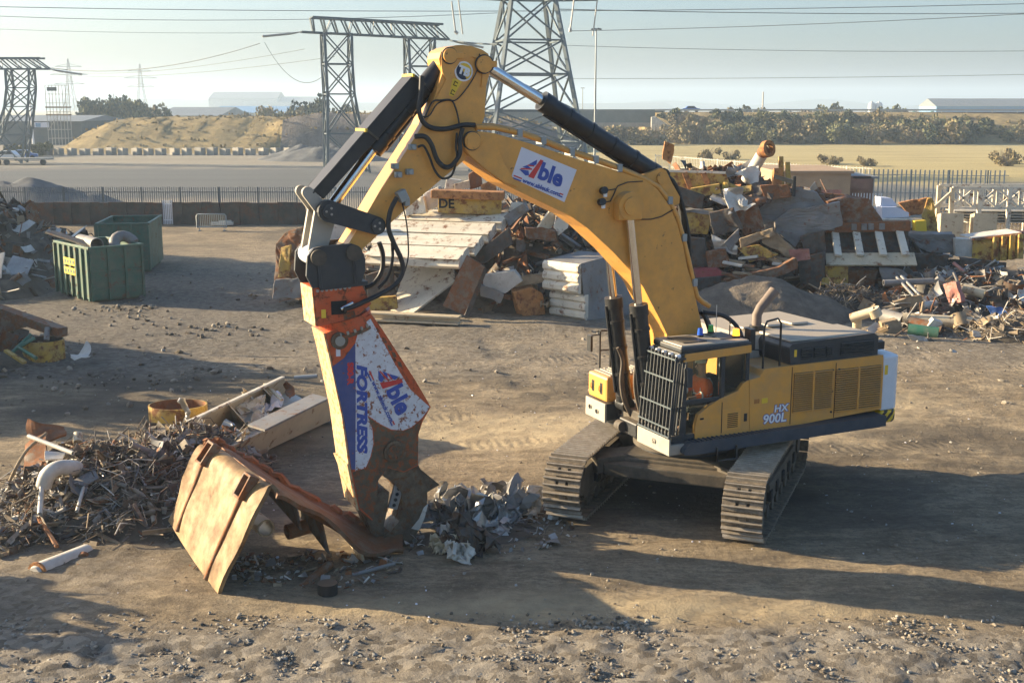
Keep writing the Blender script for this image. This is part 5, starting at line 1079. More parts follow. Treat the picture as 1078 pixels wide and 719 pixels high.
# --- pylons
def lat(g, a, b, w, m): g.bar(a, b, w, w, m)
def leg4(g, lv, m, wch=.2, wbr=.1, sub=1):
    """lv: list of (four corner points) from bottom to top; chords and X bracing"""
    for A, B_ in zip(lv[:-1], lv[1:]):
        for i in range(4):
            lat(g, A[i], B_[i], wch, m); j = (i + 1) % 4; lat(g, A[i], B_[j], wbr, m); lat(g, A[j], B_[i], wbr, m); lat(g, B_[i], B_[j], wbr, m)
def rect(cx, cy, z, w, d, rz=0):
    c, s_ = math.cos(rz), math.sin(rz); return [Vector((cx + a * w / 2 * c - b * d / 2 * s_, cy + a * w / 2 * s_ + b * d / 2 * c, z)) for a, b in ((-1, -1), (1, -1), (1, 1), (-1, 1))]
D = 150; tx = wx(556, D); rz = R(12)
py = empty('pylon', (tx, D, 0)); OFF[py.name] = Vector((tx, D, 0))
side_ = lambda z: 12.2 - .34 * z if z < 21 else 5.06 - (z - 21) * .18
zs = [0, 3.8, 7.5, 11.8, 15.7, 20.6]; g = MB(); leg4(g, [rect(tx, D, z, side_(z), side_(z), rz) for z in zs], M['pylon'], .42, .2); g.build('lattice_body', py)
g = MB(); leg4(g, [rect(tx, D, z, side_(z), side_(z), rz) for z in (20.6, 24, 28, 33)], M['pylon'], .36, .18); g.build('lattice_top', py)
for z, L_ in ((20.6, 8.5), (27.5, 7)):
    for s_ in (-1, 1):
        g = MB(); d = Vector((math.cos(rz), math.sin(rz), 0)); tip = Vector((tx, D, z)) + d * s_ * L_; rr_ = rect(tx, D, z, side_(z), side_(z), rz); r2 = rect(tx, D, z + 1.6, side_(z + 1.6), side_(z + 1.6), rz); ii = (1, 2) if s_ > 0 else (0, 3)
        for i in ii: lat(g, rr_[i], tip, .2, M['pylon']); lat(g, r2[i], tip, .16, M['pylon'])
        for f in (.35, .65):
            lat(g, rr_[ii[0]].lerp(tip, f), rr_[ii[1]].lerp(tip, f), .1, M['pylon']); lat(g, rr_[ii[0]].lerp(tip, f), r2[ii[0]].lerp(tip, f), .1, M['pylon'])
        g.build('crossarm', py)
        g = MB(); g.tube([tip, tip - Vector((.5 * s_, 0, 4.2))], .09, M['palesteel'], 6); g.build('insulator', py)
T(py, 'tall dark lattice pylon rising behind the excavator boom', 'pylon')
def gantry(D, ua, ub, va, vb, depth, legs, zbase, label, zk, recede, ins=True):
    e = empty('pylon_gantry', (wx((ua + ub) / 2, D), D, 0)); OFF[e.name] = Vector((wx((ua + ub) / 2, D), D, 0))
    A = Vector((wx(ua, D), D, zz(va, D))); Bp = Vector((wx(ub, D + recede), D + recede, zz(vb, D + recede))); d = (Bp - A); L_ = d.length; d.normalize(); nrm = Vector((-d.y, d.x, 0)); hgt = depth
    g = MB(); n = int(L_ / 1.35); t0, t1 = A + d * 1.3, Bp - d * .9
    for o_ in (-.9, .9):
        lat(g, A + nrm * o_ * .5, Bp + nrm * o_ * .5, .24, M['pylon']); lat(g, t0 + nrm * o_ + Vector((0, 0, hgt)), t1 + nrm * o_ + Vector((0, 0, hgt)), .26, M['pylon'])
        for k in range(n):
            p_ = t0.lerp(t1, k / n) + nrm * o_ + Vector((0, 0, hgt)); q_ = A.lerp(Bp, min(1, (k + 1.1) / n)) + nrm * o_ * .6; lat(g, p_, q_, .17, M['pylon'])
            if k % 2: lat(g, q_, t0.lerp(t1, (k + 1) / n) + nrm * o_ + Vector((0, 0, hgt)), .08, M['palesteel'])
    for k in range(n + 1): q_ = t0.lerp(t1, k / n); lat(g, q_ - nrm * .9 + Vector((0, 0, hgt)), q_ + nrm * .9 + Vector((0, 0, hgt)), .09, M['pylon'])
    g.build('beam', e)
    for f, sh_ in legs:
        c = A.lerp(Bp, f); g = MB(); zt = c.z; lv = []
        for z, w_, dd, ox in ((0, 5.2, 2.2, sh_ * 1.0), (zk * .5, 4.2, 2.4, sh_ * .55), (zk, 3.3, 2.5, sh_ * .15), (zk + (zt - zk) * .5, 3.2, 2.6, 0), (zt, 3.3, 2.2, 0)): lv.append(rect(c.x + ox, c.y, z, w_, dd, math.atan2(d.y, d.x)))
        leg4(g, lv, M['pylon'], .26, .15)
        for k in (0, 3): [lat(g, lv[i][k] + Vector((-.1, 0, 0)), lv[i + 1][k] + Vector((-.1, 0, 0)), .2, M['palesteel']) for i in range(4)]
        g.build('lattice_leg', e)
    for tip, dr in ((A, -1), (Bp, 1)):
        g = MB(); g.tube([tip, tip + d * dr * 1.2 + Vector((0, 0, -.25)), tip + d * dr * 4.6 + Vector((0, 0, -.75))], [.05, .14, .14], M['palesteel'], 8); g.build('insulator', e)
    T(e, label, 'pylon'); return A, Bp, d
A1, B1, d1 = gantry(150, 321, 473, 34, 42, 1.75, ((.235, .9), (.8, -.4)), 0, 'low lattice gantry pylon with a long top beam, behind the excavator arm', 9.5, 6)
A0, B0, d0 = gantry(178, -95, 58, 73, 73, 1.5, ((.25, -1), (.80, -3.0)), 0, 'lattice gantry pylon with bent legs at the far left edge', 8, 0)
# far pylons in the haze
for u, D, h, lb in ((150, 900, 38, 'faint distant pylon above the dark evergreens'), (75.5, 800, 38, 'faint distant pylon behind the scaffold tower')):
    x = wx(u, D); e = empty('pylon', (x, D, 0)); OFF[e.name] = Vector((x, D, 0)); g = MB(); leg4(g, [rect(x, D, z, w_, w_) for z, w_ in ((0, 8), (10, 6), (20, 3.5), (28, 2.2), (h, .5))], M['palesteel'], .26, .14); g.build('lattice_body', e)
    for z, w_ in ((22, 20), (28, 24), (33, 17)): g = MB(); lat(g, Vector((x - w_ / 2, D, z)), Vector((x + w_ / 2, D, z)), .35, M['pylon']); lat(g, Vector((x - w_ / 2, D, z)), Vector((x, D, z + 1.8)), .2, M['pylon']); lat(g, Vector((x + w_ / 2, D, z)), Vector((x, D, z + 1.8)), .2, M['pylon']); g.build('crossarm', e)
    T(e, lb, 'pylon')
# scaffold tower
D = 255; e = empty('scaffold_tower', (wx(61, D), D, 0)); OFF[e.name] = Vector((wx(61, D), D, 0)); x0, x1 = wx(51, D), wx(72, D); g = MB()
for x in np.linspace(x0, x1, 4):
    for y in (D, D + 2): lat(g, Vector((x, y, 0)), Vector((x, y, zz(90, D))), .1, M['palesteel'])
for z in np.linspace(1.5, zz(90, D), 7): lat(g, Vector((x0, D, z)), Vector((x1, D, z)), .09, M['palesteel']); lat(g, Vector((x0, D + 2, z)), Vector((x1, D + 2, z)), .09, M['palesteel'])
lat(g, Vector((x0, D, 3)), Vector((x1, D, 9)), .08, M['palesteel']); g.build('frame', e)
for v in (114, 122): g = MB(); g.bb(x0 - .2, x1 + .2, D - .1, D + 2.1, zz(v, D), zz(v, D) + .3, M['wood']); g.build('deck_board', e)
g = MB(); g.bb(x0 + .4, x0 + 2.4, D - .2, D - .1, zz(96, D), zz(92, D), M['sheddark']); g.build('sheet', e)
T(e, 'pale scaffold tower behind the left gantry', 'scaffold')
# lamp columns
def lamp(u, vtop, D, label, head=True, m=M['galv'], r=.11):
    x = wx(u, D); z = zz(vtop, D); e = empty('lamp_column', (x, D, 0)); OFF[e.name] = Vector((x, D, 0)); g = MB(); g.tube([(x, D, 0), (x, D, z)], [r * 1.5, r * .8], m, 10); g.build('column', e)
    if head:
        g = MB(); g.bb(x - .35, x + .35, D - .3, D + .3, z - .08, z + .1, m); g.build('head_frame', e)
        for s_ in (-1, 1): g = MB(); g.box((x + s_ * .42, D - .1, z), (.5, .5, .18), M['pylon'], Matrix.Rotation(s_ * .25, 3, 'Y')); g.build('floodlight', e)
    T(e, label, 'lamp post')
lamp(626, 31, 160, 'tall floodlight column right of the tall pylon'); lamp(613, 93, 420, 'small distant lamp column right of the tall pylon', r=.14); lamp(802, 97, 330, 'pale lamp column standing above the embankment road', r=.2, m=M['palesteel'], head=False); lamp(34.5, 106, 250, 'short white lamp column behind the left gantry legs', r=.16, m=M['letterwhite'], head=False)
# power lines: each wire hangs between two points
def wire(p0, p1, sag, lb, r=.035):
    g = MB(); g.tube([p0.lerp(p1, t_) - Vector((0, 0, sag * 4 * t_ * (1 - t_))) for t_ in np.linspace(0, 1, 25)], r, M['pylon'], 4, caps=False); T(g.build('power_line'), lb, 'power line')
def at(u, v, D): return Vector((wx(u, D), D, zz(v, D)))
wire(at(-60, 6, 170), at(1150, 2, 170), 1.0, 'topmost power line across the whole sky', .045)
wire(at(-60, 14, 170), at(524, 14, 152), .9, 'second highest power line left of the tall pylon')
wire(at(585, 10, 150), at(1150, 13, 200), .4, 'highest power line running right from the tall pylon', .05)
wire(at(600, 33, 150), at(1150, 10, 120), .3, 'power line climbing to the right behind the floodlight column')
wire(at(590, 48, 190), at(1150, 53, 190), .5, 'level power line crossing halfway up the right sky')
wire(at(595, 83, 220), at(1150, 77, 220), .3, 'lowest power line above the embankment trees')
wire(at(278, 46, 150), at(60, 72, 178), 1.5, 'power line strung between the two gantry pylons', .05)
wire(at(324, 52, 150), at(60, 75, 300), 1.5, 'lower power line running left from the middle gantry')
wire(at(355, 60, 152), at(66, 79, 300), 1.2, 'lowest power line running left from the middle gantry')
wire(at(475, 43, 156), at(524, 47, 150), .1, 'short thick conductor between the gantry beam and the tall pylon', .10)
wire(at(-40, 29, 260), at(340, 34, 260), .6, 'faint power line above the middle gantry')
wire(at(283, 45, 150), at(345, 78, 156), 2.6, 'slack looping jumper wire under the left end of the gantry beam', .03)
g = MB(); g.tube([at(477, 2, 140), at(481, 36, 140)], .10, M['palesteel'], 6); g.tube([at(480, 33, 140), at(483, 36, 140)], .2, M['palesteel'], 6); T(g.build('insulator'), 'long hanging insulator left of the tall pylon, near the top edge', 'insulator')
g = MB(); g.tube([at(603, -2, 140), at(599, 33, 140)], .10, M['palesteel'], 6); g.tube([at(599.3, 30, 140), at(598.8, 34, 140)], .2, M['palesteel'], 6); T(g.build('insulator'), 'long hanging insulator right of the tall pylon, near the top edge', 'insulator')
# --- right side: fences, brick hut, steel trestle
def zf(D, v): return zz(v, D)
palisade('mesh_fence', [(wx(690, 142), 142), (wx(800, 122), 122), (wx(918, 112), 112)], 2.6, .34, 'pale mesh fence between the scrap heap and the dry grass field', M['palesteel'], .05, 3.4, M['galv'], rails=(.1, .5, .95))
palisade('palisade_fence', [(wx(850, 104), 104), (wx(920, 102), 102), (wx(1062, 100), 100)], 2.9, .36, 'tall grey palisade fence behind the brick hut and white trestle', M['galv'], .11, 3.0, M['pylon'])
palisade('bar_fence', [(wx(985, 74), 74), (wx(1100, 73), 73)], 2.0, .22, 'low cream bar fence under the white trestle on the right', M['cream'], .07, 3.0, M['cream'], rails=(.1, .55, .92))
D = 92; e = empty('brick_hut', (wx(880, D), D, 0)); OFF[e.name] = Vector((wx(880, D), D, 0)); xa, xm, xb = wx(818, D), wx(895, D), wx(938, D)
g = MB(); g.bb(xa, xm, D, D + 9, 0, 3.1, M['brick']); g.build('wall', e); g = MB(); g.bb(xm, xb - 1.2, D + .5, D + 9, 0, 2.7, M['redbrick']); g.bb(xm, xm + 1.6, D + .2, D + .45, 1.9, 2.9, M['redbrick']); g.build('rear_wall', e); g = MB(); g.bb(xa - .2, xm + .2, D - .2, D + 9.2, 3.103, 3.3, M['brick']); g.bb(xm + .2, xb - .9, D + .2, D + 9.2, 2.705, 2.85, M['roofgrey']); g.build('roof', e)
g = MB(); g.bb(wx(862, D), wx(886, D), D - .03, D + .02, .9, 1.9, M['pink']); g.build('door', e)
g = MB(); [g.bb(xm + .3 + k * .22, xm + .36 + k * .22, D + .42, D + .46, .2, 1.6, M['letterwhite']) for k in range(11)]; g.bb(xm + .2, xm + 2.7, D + .46, D + .5, .5, .58, M['letterwhite']); g.build('railing', e)
T(e, 'low tan brick hut with a flat roof behind the scrap heap', 'building')
D = 70; e = empty('steel_trestle', (wx(1040, D), D, 0)); OFF[e.name] = Vector((wx(1040, D), D, 0)); x0, x1 = wx(1001, D), wx(1120, D); zt, zb = zf(D, 198), zf(D, 219); wm = M['creamwhite']
g = MB()
for y in (D, D + 2.2):
    lat(g, Vector((x0, y, zt)), Vector((x1, y, zt)), .16, wm); lat(g, Vector((x0, y, zb)), Vector((x1, y, zb)), .14, wm); n = 5
    for k in range(n): a, b = x0 + (x1 - x0) * k / n, x0 + (x1 - x0) * (k + 1) / n; lat(g, Vector((a, y, zb)), Vector((b, y, zt)), .1, wm); lat(g, Vector((a, y, zt)), Vector((b, y, zb)), .1, wm); lat(g, Vector((a, y, zb)), Vector((a, y, zt)), .12, wm)
g.build('truss', e)
for x in (x0, x0 + 1.6, x0 + 3.3, x0 + 5.2):
    for y in (D, D + 2.2): g = MB(); g.bb(x - .11, x + .11, y - .11, y + .11, 0, zt, M['cream'] if x == x0 else wm); g.build('leg', e)
g = MB(); lat(g, Vector((x0, D, zt - .2)), Vector((x0 - 1.1, D, zb - .1)), .16, M['cream']); g.build('brace', e)
for k in range(5): z = zb - .25 - k * .16; g = MB(); g.bb(x0 + .3 + k * .2, x1, D + .3, D + 1.8, z, z + .05, M['palesteel']); g.build('stacked_frame', e)
T(e, 'white painted steel trestle with crossed braces on the right edge', 'trestle')
for k, (u, D) in enumerate(((1002, 69), (1037, 69))): g = MB(); p = wx(u, D); [g.bb(p - .75 + j * .01, p + .55 + j * .01, D - .4 + j * .16, D - .28 + j * .16, .05, zf(D, 224) - j * .03, M['cream']) for j in range(5)]; T(g.build('cream_panel_stack'), ('left' if k == 0 else 'right') + ' stack of upright cream panels under the white trestle', 'panels')
# ------------------------------------------------------------------ scrap: pieces one by one
rs = random.Random(5)
def nv(x, y, z, s=1.0, k=0): return mnoise.noise(Vector((x * s + k, y * s - k, z * s + 2 * k)))
def piece(mb, name, label, cat, group=None, bevel=0): return T(mb.build(name, bevel=bevel), label, cat, group)
def sheet(c, th, m, crump=.05, fr=1.5, nu=10, nv_=8, seed=0, mb=None):
    """a bent plate between four corners (picture column, row, distance), ordered round"""
    q = [P(*k) if not isinstance(k, Vector) else k for k in c]; g = mb or MB()
    def f(a, b):
        p_ = (q[0] * (1 - a) + q[1] * a) * (1 - b) + (q[3] * (1 - a) + q[2] * a) * b
        return p_ + Vector((nv(p_.x, p_.y, p_.z, fr, seed + 3), nv(p_.x, p_.y, p_.z, fr, seed + 17), nv(p_.x, p_.y, p_.z, fr, seed + 31))) * crump
    g.grid(f, nu, nv_, th, m, smooth=crump < .12); return g
def polyplate(px, D0, D1, depth, m, lean=0.0):
    """a flat plate with the outline px; its distance runs from D0 on the left to D1 on the right; depth = thickness"""
    us = [a for a, b in px]; lo, hi = min(us), max(us); pts = [P(a, b, D0 + (D1 - D0) * (a - lo) / (hi - lo) + (max(q[1] for q in px) - b) * lean) for a, b in px]; g = MB(); n = len(pts)
    nrm = Vector((0, 0, 0))
    for i in range(n): nrm += pts[i].cross(pts[(i + 1) % n])
    nrm.normalize(); 
    if nrm.y < 0: nrm = -nrm
    from mathutils.geometry import tessellate_polygon
    vs = pts + [p_ + nrm * depth for p_ in pts]; tr = tessellate_polygon([pts])
    g.add(vs, [tuple(t_) for t_ in tr] + [tuple(k + n for k in t_) for t_ in tr] + [(i, (i + 1) % n, n + (i + 1) % n, n + i) for i in range(n)], m); return g
def boxat(u0, u1, v0, v1, D, depth, m, g=None, rz=0.0, ry=0.0):
    a, b = P(u0, v1, D), P(u1, v0, D); c = (a + b) / 2; c.y += depth / 2; g = g or MB()
    g.box(c, (b.x - a.x, depth, b.z - a.z), m, Matrix.Rotation(rz, 3, 'Z') @ Matrix.Rotation(ry, 3, 'Y')); return g
SM = [M[k] for k in ('darksteel', 'brownsheet', 'rusty', 'greysheet', 'darksteel', 'palesheet', 'brownsheet', 'rusty', 'darksteel', 'wood', 'brownsheet', 'darksteel')]
def bit(g, p_, s_, mats, rnd_, kinds='srbtc'):
    """one small scrap piece at p_"""
    k = rnd_.choice(kinds); m = rnd_.choice(mats); d = Vector((rnd_.gauss(0, 1), rnd_.gauss(0, 1), rnd_.gauss(0, .45))).normalized(); q = d.orthogonal().normalized(); q = (q * math.cos(rnd_.uniform(0, 6.3)) + d.cross(q) * math.sin(rnd_.uniform(0, 6.3))); n_ = d.cross(q)
    if k == 's':
        a, b = s_ * rnd_.uniform(.5, 1.1), s_ * rnd_.uniform(.3, .8); c0 = rnd_.uniform(-.5, .5) * s_; c1 = rnd_.uniform(-.4, .4) * s_
        g.grid(lambda x, y: p_ + d * (x - .5) * a + q * (y - .5) * b + n_ * (c0 * (x - .5) ** 2 * 2 + c1 * (y - .5) * x), 3, 2, max(.008, s_ * .02), m, smooth=True)
    elif k == 'r': 
        L_ = s_ * rnd_.uniform(.8, 2.2); b = rnd_.uniform(-.3, .3) * L_
        g.tube([p_ - d * L_ / 2, p_ + n_ * b * .6 - d * L_ * .15, p_ + n_ * b + d * L_ * .2, p_ + d * L_ / 2 + q * b * .4], max(.008, s_ * rnd_.uniform(.015, .04)), m, 5, smooth=True)
    elif k == 'b': L_ = s_ * rnd_.uniform(.7, 1.6); g.ibeam(p_ - d * L_ / 2, p_ + d * L_ / 2, s_ * .16, s_ * .2, s_ * .03, m, up=tuple(q))
    elif k == 't': L_ = s_ * rnd_.uniform(.5, 1.5); g.pipe(p_ - d * L_ / 2, p_ + d * L_ / 2, s_ * rnd_.uniform(.06, .14), s_ * .02, m, 9)
    else:
        g.box(p_, (s_ * rnd_.uniform(.15, .5), s_ * rnd_.uniform(.15, .4), s_ * rnd_.uniform(.1, .3)), m, Matrix((d, q, n_)).transposed())
def heap(name, label, hs, n, smin, smax, mats, seed, kinds='srbtc', base='soil', ext=1.0, step=.35, bumps=.5):
    """hs: bumps (x, y, radius x, radius y, height); a mass of small tangled bits over a core of dirt: nobody could count them"""
    rr_ = random.Random(seed); g = MB()
    def hz(x, y): return max(hh * max(0, 1 - (((x - a) / rx) ** 2 + ((y - b) / ry) ** 2)) ** .8 for a, b, rx, ry, hh in hs)
    x0, x1 = min(a - rx for a, b, rx, ry, hh in hs), max(a + rx for a, b, rx, ry, hh in hs); y0, y1 = min(b - ry for a, b, rx, ry, hh in hs), max(b + ry for a, b, rx, ry, hh in hs)
    nx_, ny_ = int((x1 - x0) / step) + 1, int((y1 - y0) / step) + 1; vs = []
    for i in range(nx_ + 1):
        for j in range(ny_ + 1):
            x, y = x0 + (x1 - x0) * i / nx_, y0 + (y1 - y0) * j / ny_; z = hz(x, y)
            vs.append((x, y, z * (.84 + bumps * .3 * nv(x, y, seed, 1.1)) + min(1, z) * bumps * .5 * nv(x, y, 3, 2.3) - .12))
    g.add(vs, [(i * (ny_ + 1) + j, (i + 1) * (ny_ + 1) + j, (i + 1) * (ny_ + 1) + j + 1, i * (ny_ + 1) + j + 1) for i in range(nx_) for j in range(ny_)], M[base], True)
    k = 0
    while k < n:
        a, b, rx, ry, hh = rr_.choices(hs, [h_[2] * h_[3] for h_ in hs])[0]; t_ = rr_.uniform(0, 6.283); r_ = math.sqrt(rr_.random()) * ext; x, y = a + math.cos(t_) * rx * r_, b + math.sin(t_) * ry * r_; z = hz(x, y)
        s_ = smin + (smax - smin) * rr_.random() ** 2.2; bit(g, Vector((x, y, max(.03, z * rr_.uniform(.86, 1.02) + rr_.uniform(-.05, .12) * s_))), s_, mats, rr_, kinds); k += 1
    return K(g.build(name, norm=False), 'stuff', label)
# ---- 1. tangled heap at front left
t1 = 'the tangled heap at front left'
heap('scrap_tangle', 'tangled heap of thin rusty bars, wire and turnings at front left', [(-8.3, 24.2, 2.3, 2.4, 1.15), (-7.3, 25.8, 2.0, 2.4, 1.05), (-9.2, 25.0, 1.6, 2.0, .9), (-7.3, 23.0, 1.6, 1.5, .7), (-7.6, 26.9, 1.3, 1.4, .6), (-9.6, 22.5, 1.1, 1.5, .35)], 4600, .07, .5, [M[k] for k in ('brownsheet', 'darksteel', 'wood', 'wood', 'palesheet', 'mound', 'greysheet', 'stone', 'mound', 'stone', 'trackframe', 'greysheet')], 11, 'rrrrrrsstbc', 'soil', 1.05, .14, 1.0)
def pipeline(pts, r_, m, name, label, cat, n=12, hollow=True):
    g = MB(); q = [P(*k) for k in pts]
    if hollow and len(q) == 2: g.pipe(q[0], q[1], r_, r_ * .18, m, n)
    else: g.tube(q, r_, m, n)
    return piece(g, name, label, cat)
def smooth_(pts, k=4):
    q = [P(*a) for a in pts]; out = []
    for i in range(len(q) - 1):
        a, b, c, d = q[max(i - 1, 0)], q[i], q[i + 1], q[min(i + 2, len(q) - 1)]
        for j in range(k): t_ = j / k; out.append(.5 * ((2 * b) + (c - a) * t_ + (2 * a - 5 * b + 4 * c - d) * t_ ** 2 + (3 * b - a - 3 * c + d) * t_ ** 3))
    return out + [q[-1]]
g = MB(); g.tube(smooth_([(46, 512, 22.6), (50, 500, 22.6), (60, 493, 22.7), (72, 492, 22.9), (82, 493, 23.3)]), [.15] * 16 + [.13], M['palesheet'], 16); piece(g, 'pipe_elbow', 'thick off white pipe elbow on the left of ' + t1, 'pipe')
pipeline([(44, 512, 22.5), (42, 541, 22.0)], .05, M['palesheet'], 'pipe', 'thin pale post standing below the white pipe elbow', 'pipe')
pipeline([(30, 459, 24.3), (77, 477, 23.6)], .045, M['palesheet'], 'pipe', 'thin pale pole jutting out left over the top of ' + t1, 'pipe')
g = MB(); g.tube(smooth_([(10, 507, 23.8), (18, 490, 23.8), (30, 472, 24), (49, 456, 24.4)]), .035, M['wood'], 8); piece(g, 'bent_rod', 'long curved rod leaning against the left flank of ' + t1, 'rod')
piece(sheet([(29, 470, 24.8), (50, 456, 24.8), (50, 512, 23.6), (29, 516, 23.6)], .04, M['brownsheet'], .12, seed=1), 'rusty_sheet', 'dark brown rusty sheet standing at the left end of ' + t1, 'sheet')
piece(sheet([(30, 440, 25.2), (70, 446, 25.4), (68, 457, 25), (32, 462, 24.9)], .05, M['rusty'], .2, 2, seed=2), 'rusty_scrap', 'lump of torn rusty steel at the top left of ' + t1, 'scrap')
piece(sheet([(47, 475, 23.6), (69, 476, 23.8), (66, 484, 23.4), (48, 485, 23.3)], .03, M['palesheet'], .05, seed=3), 'pale_plate', 'small pale plate above the white pipe elbow', 'plate')
piece(sheet([(71, 508, 22.8), (98, 494, 23.2), (104, 505, 22.9), (90, 513, 22.7)], .03, M['greysheet'], .06, seed=4), 'bent_plate', 'bent grey plate beside the white pipe elbow', 'plate')
pipeline([(82, 457, 25.2), (82, 466, 25)], .10, M['cream'], 'pipe', 'short stubby cream pipe upright at the crest of ' + t1, 'pipe')
pipeline([(100, 488, 23.7), (121, 516, 22.9)], .04, M['alu'], 'tube', 'bright straight tube slanting down the middle of ' + t1, 'pipe')
pipeline([(88, 513, 22.7), (81, 538, 22.0)], .035, M['palesheet'], 'tube', 'pale short tube pointing down beside the bent grey plate', 'pipe')
piece(sheet([(166, 480, 24.9), (171, 480, 24.9), (180, 493, 24.6), (174, 494, 24.5)], .02, M['pink'], .02, seed=6), 'red_strip', 'faded red strip lying on the right flank of ' + t1, 'strip')
g = MB(); a, b = P(36, 605, 20.15), P(92, 583, 21.3); g.tube([a, a.lerp(b, .1), b], [.13, .19, .19], M['palesheet'], 16); g.tube([a.lerp(b, .04), a.lerp(b, .08)], .21, M['orangerust'], 16); piece(g, 'gas_cylinder', 'torn grey cylinder with a rusty collar before ' + t1, 'cylinder')
g = MB(); a, b = P(81, 602, 20.4), P(87, 588, 20.9); g.cyl(a, a.lerp(b, .25), .10, M['rusty'], 12); g.cyl(a.lerp(b, .25), b, .05, M['rusty'], 10); g.cyl(b, b + (b - a) * .2, .1, M['rusty'], 12); piece(g, 'flanged_pin', 'small rusty flanged pin leaning on the torn grey cylinder', 'pin')
piece(sheet([(97, 597, 20.7), (148, 586, 21.3), (152, 592, 21.1), (100, 605, 20.5)], .05, M['greysheet'], .03, seed=7), 'grey_plank', 'flat grey plate strip on the ground in front of ' + t1, 'strip')
def bar2(a, b, w_, h_, m, name, label, cat): g = MB(); q, r_ = P(*a), P(*b); g.bar(q, r_, w_, h_, m); return piece(g, name, label, cat, bevel=.008)
bar2((52, 659, 18.45), (120, 646, 18.8), .16, .06, M['wood'], 'plank', 'loose tan plank lying on open ground near the bottom left corner', 'plank')
bar2((6, 566, 21.8), (78, 563, 22.0), .13, .07, M['wood'], 'plank', 'brown plank on the ground left of the torn grey cylinder', 'plank')
bar2((20, 555, 22.2), (36, 548, 22.4), .14, .10, M['wood'], 'timber_block', 'short brown timber end at the left foot of ' + t1, 'timber')
bar2((40, 545, 22.2), (60, 575, 21.3), .07, .07, M['rusty'], 'bar', 'rusty bar leaning at the foot of the thin pale post', 'bar')
bar2((100, 560, 21.9), (150, 585, 21.3), .06, .06, M['wood'], 'bar', 'long brown bar slanting down the front of ' + t1, 'bar')
bar2((130, 590, 21.2), (205, 585, 21.5), .07, .05, M['wood'], 'bar', 'thin bar on the ground between ' + t1 + ' and the torn plate', 'bar')
g = MB(); g.tube(smooth_([(145, 485, 24.6), (150, 478, 24.8), (158, 480, 24.7), (160, 490, 24.4), (150, 500, 24)]), .05, M['hosebrown'], 8); g.tube(smooth_([(120, 492, 24), (130, 486, 24.2), (142, 492, 24), (150, 500, 23.8)]), .045, M['hosebrown'], 8); piece(g, 'hose', 'thick brown hose coiled over the middle of ' + t1, 'hose') if False else piece(g, 'chain', 'thick rusty chain like loops over the middle of ' + t1, 'chain')
# yellow ring behind the heap
c = G(188, 442); g = MB(); R_ = .76
for r0_, m_ in ((R_, M['scrapyellow']), (R_ - .04, M['rusty'])):
    vs = [(c.x + r0_ * math.cos(t_), c.y + r0_ * .8 * math.sin(t_), z) for z in (.0, .42) for t_ in np.linspace(0, 2 * math.pi, 33)[:-1]]; g.add(vs, [(i, (i + 1) % 32, 32 + (i + 1) % 32, 32 + i) for i in range(32)], m_, True)
vs = [(c.x + r_ * math.cos(t_), c.y + r_ * .8 * math.sin(t_), .42) for r_ in (R_, R_ - .04) for t_ in np.linspace(0, 2 * math.pi, 33)[:-1]]; g.add(vs, [(i, (i + 1) % 32, 32 + (i + 1) % 32, 32 + i) for i in range(32)], M['scrapyellow'])
piece(g, 'steel_ring', 'open yellow steel ring lying behind ' + t1, 'ring')
g = MB(); g.grid(lambda a, b: P(192 + 6 * a + 3 * math.sin(b * 5), 447 - 28 * b, 30.2) + Vector((nv(a, b, 0, 5) * .12, nv(a, b, 5, 5) * .12, 0)), 4, 8, .02, M['alu']); piece(g, 'crumpled_strip', 'crumpled pale strip standing between the yellow ring and the cream trough beam', 'strip')
# cream trough beam behind the shear, with rubbish in it
rails_ = [[G(198, 444, .85), G(298, 397, .95)], [G(203, 462, .10), G(304, 412, .12)], [G(247, 489, .10), G(352, 440, .10)], [G(243, 470, .80), G(344, 420, .85)]]
bm_ = empty('trough_beam', tuple(G(270, 445))); OFF[bm_.name] = Vector(bm_.location); T(bm_, 'big cream steel trough beam lying behind the shear, rubbish inside', 'beam')
for i, (nm, m_) in enumerate((('back_web', 'cream'), ('floor', 'palesheet'), ('front_web', 'cream'))):
    a, b = rails_[i], rails_[i + 1]; g = MB(); g.grid(lambda x, y: (a[0] * (1 - x) + a[1] * x) * (1 - y) + (b[0] * (1 - x) + b[1] * x) * y, 4, 2, .04, M[m_], False); g.build(nm, bm_)
g = MB(); d_ = (rails_[0][1] - rails_[0][0]); g.bar(rails_[0][0], rails_[0][1], .10, .05, M['creamwhite']); g.build('rim', bm_)
fl0, fl1 = rails_[3][0].lerp(rails_[3][1], .30), rails_[3][1]; inn = Vector((-.42, .40, .0)); g = MB(); g.grid(lambda x, y: fl0.lerp(fl1, x) + inn * (1.0 - y) * 1.15 - inn * .15 + Vector((0, 0, .02)), 6, 2, .05, M['greysheet'], False); g.build('top_flange', bm_)
for f in (.38, .75):
    g = MB(); p0 = rails_[0][0].lerp(rails_[0][1], f); p1 = rails_[1][0].lerp(rails_[1][1], f); p2 = rails_[2][0].lerp(rails_[2][1], f); g.add([p0, p1, p1.lerp(p2, .45)] + [q + d_.normalized() * .05 for q in (p0, p1, p1.lerp(p2, .45))], [(0, 1, 2), (3, 5, 4), (0, 3, 4, 1), (1, 4, 5, 2), (2, 5, 3, 0)], M['cream']); g.build('stiffener', bm_)
bar2((279, 404, 31.5), (297, 421, 30.2), .09, .05, M['cream'], 'bar', 'cream bar lying across the far end of the trough beam', 'bar')
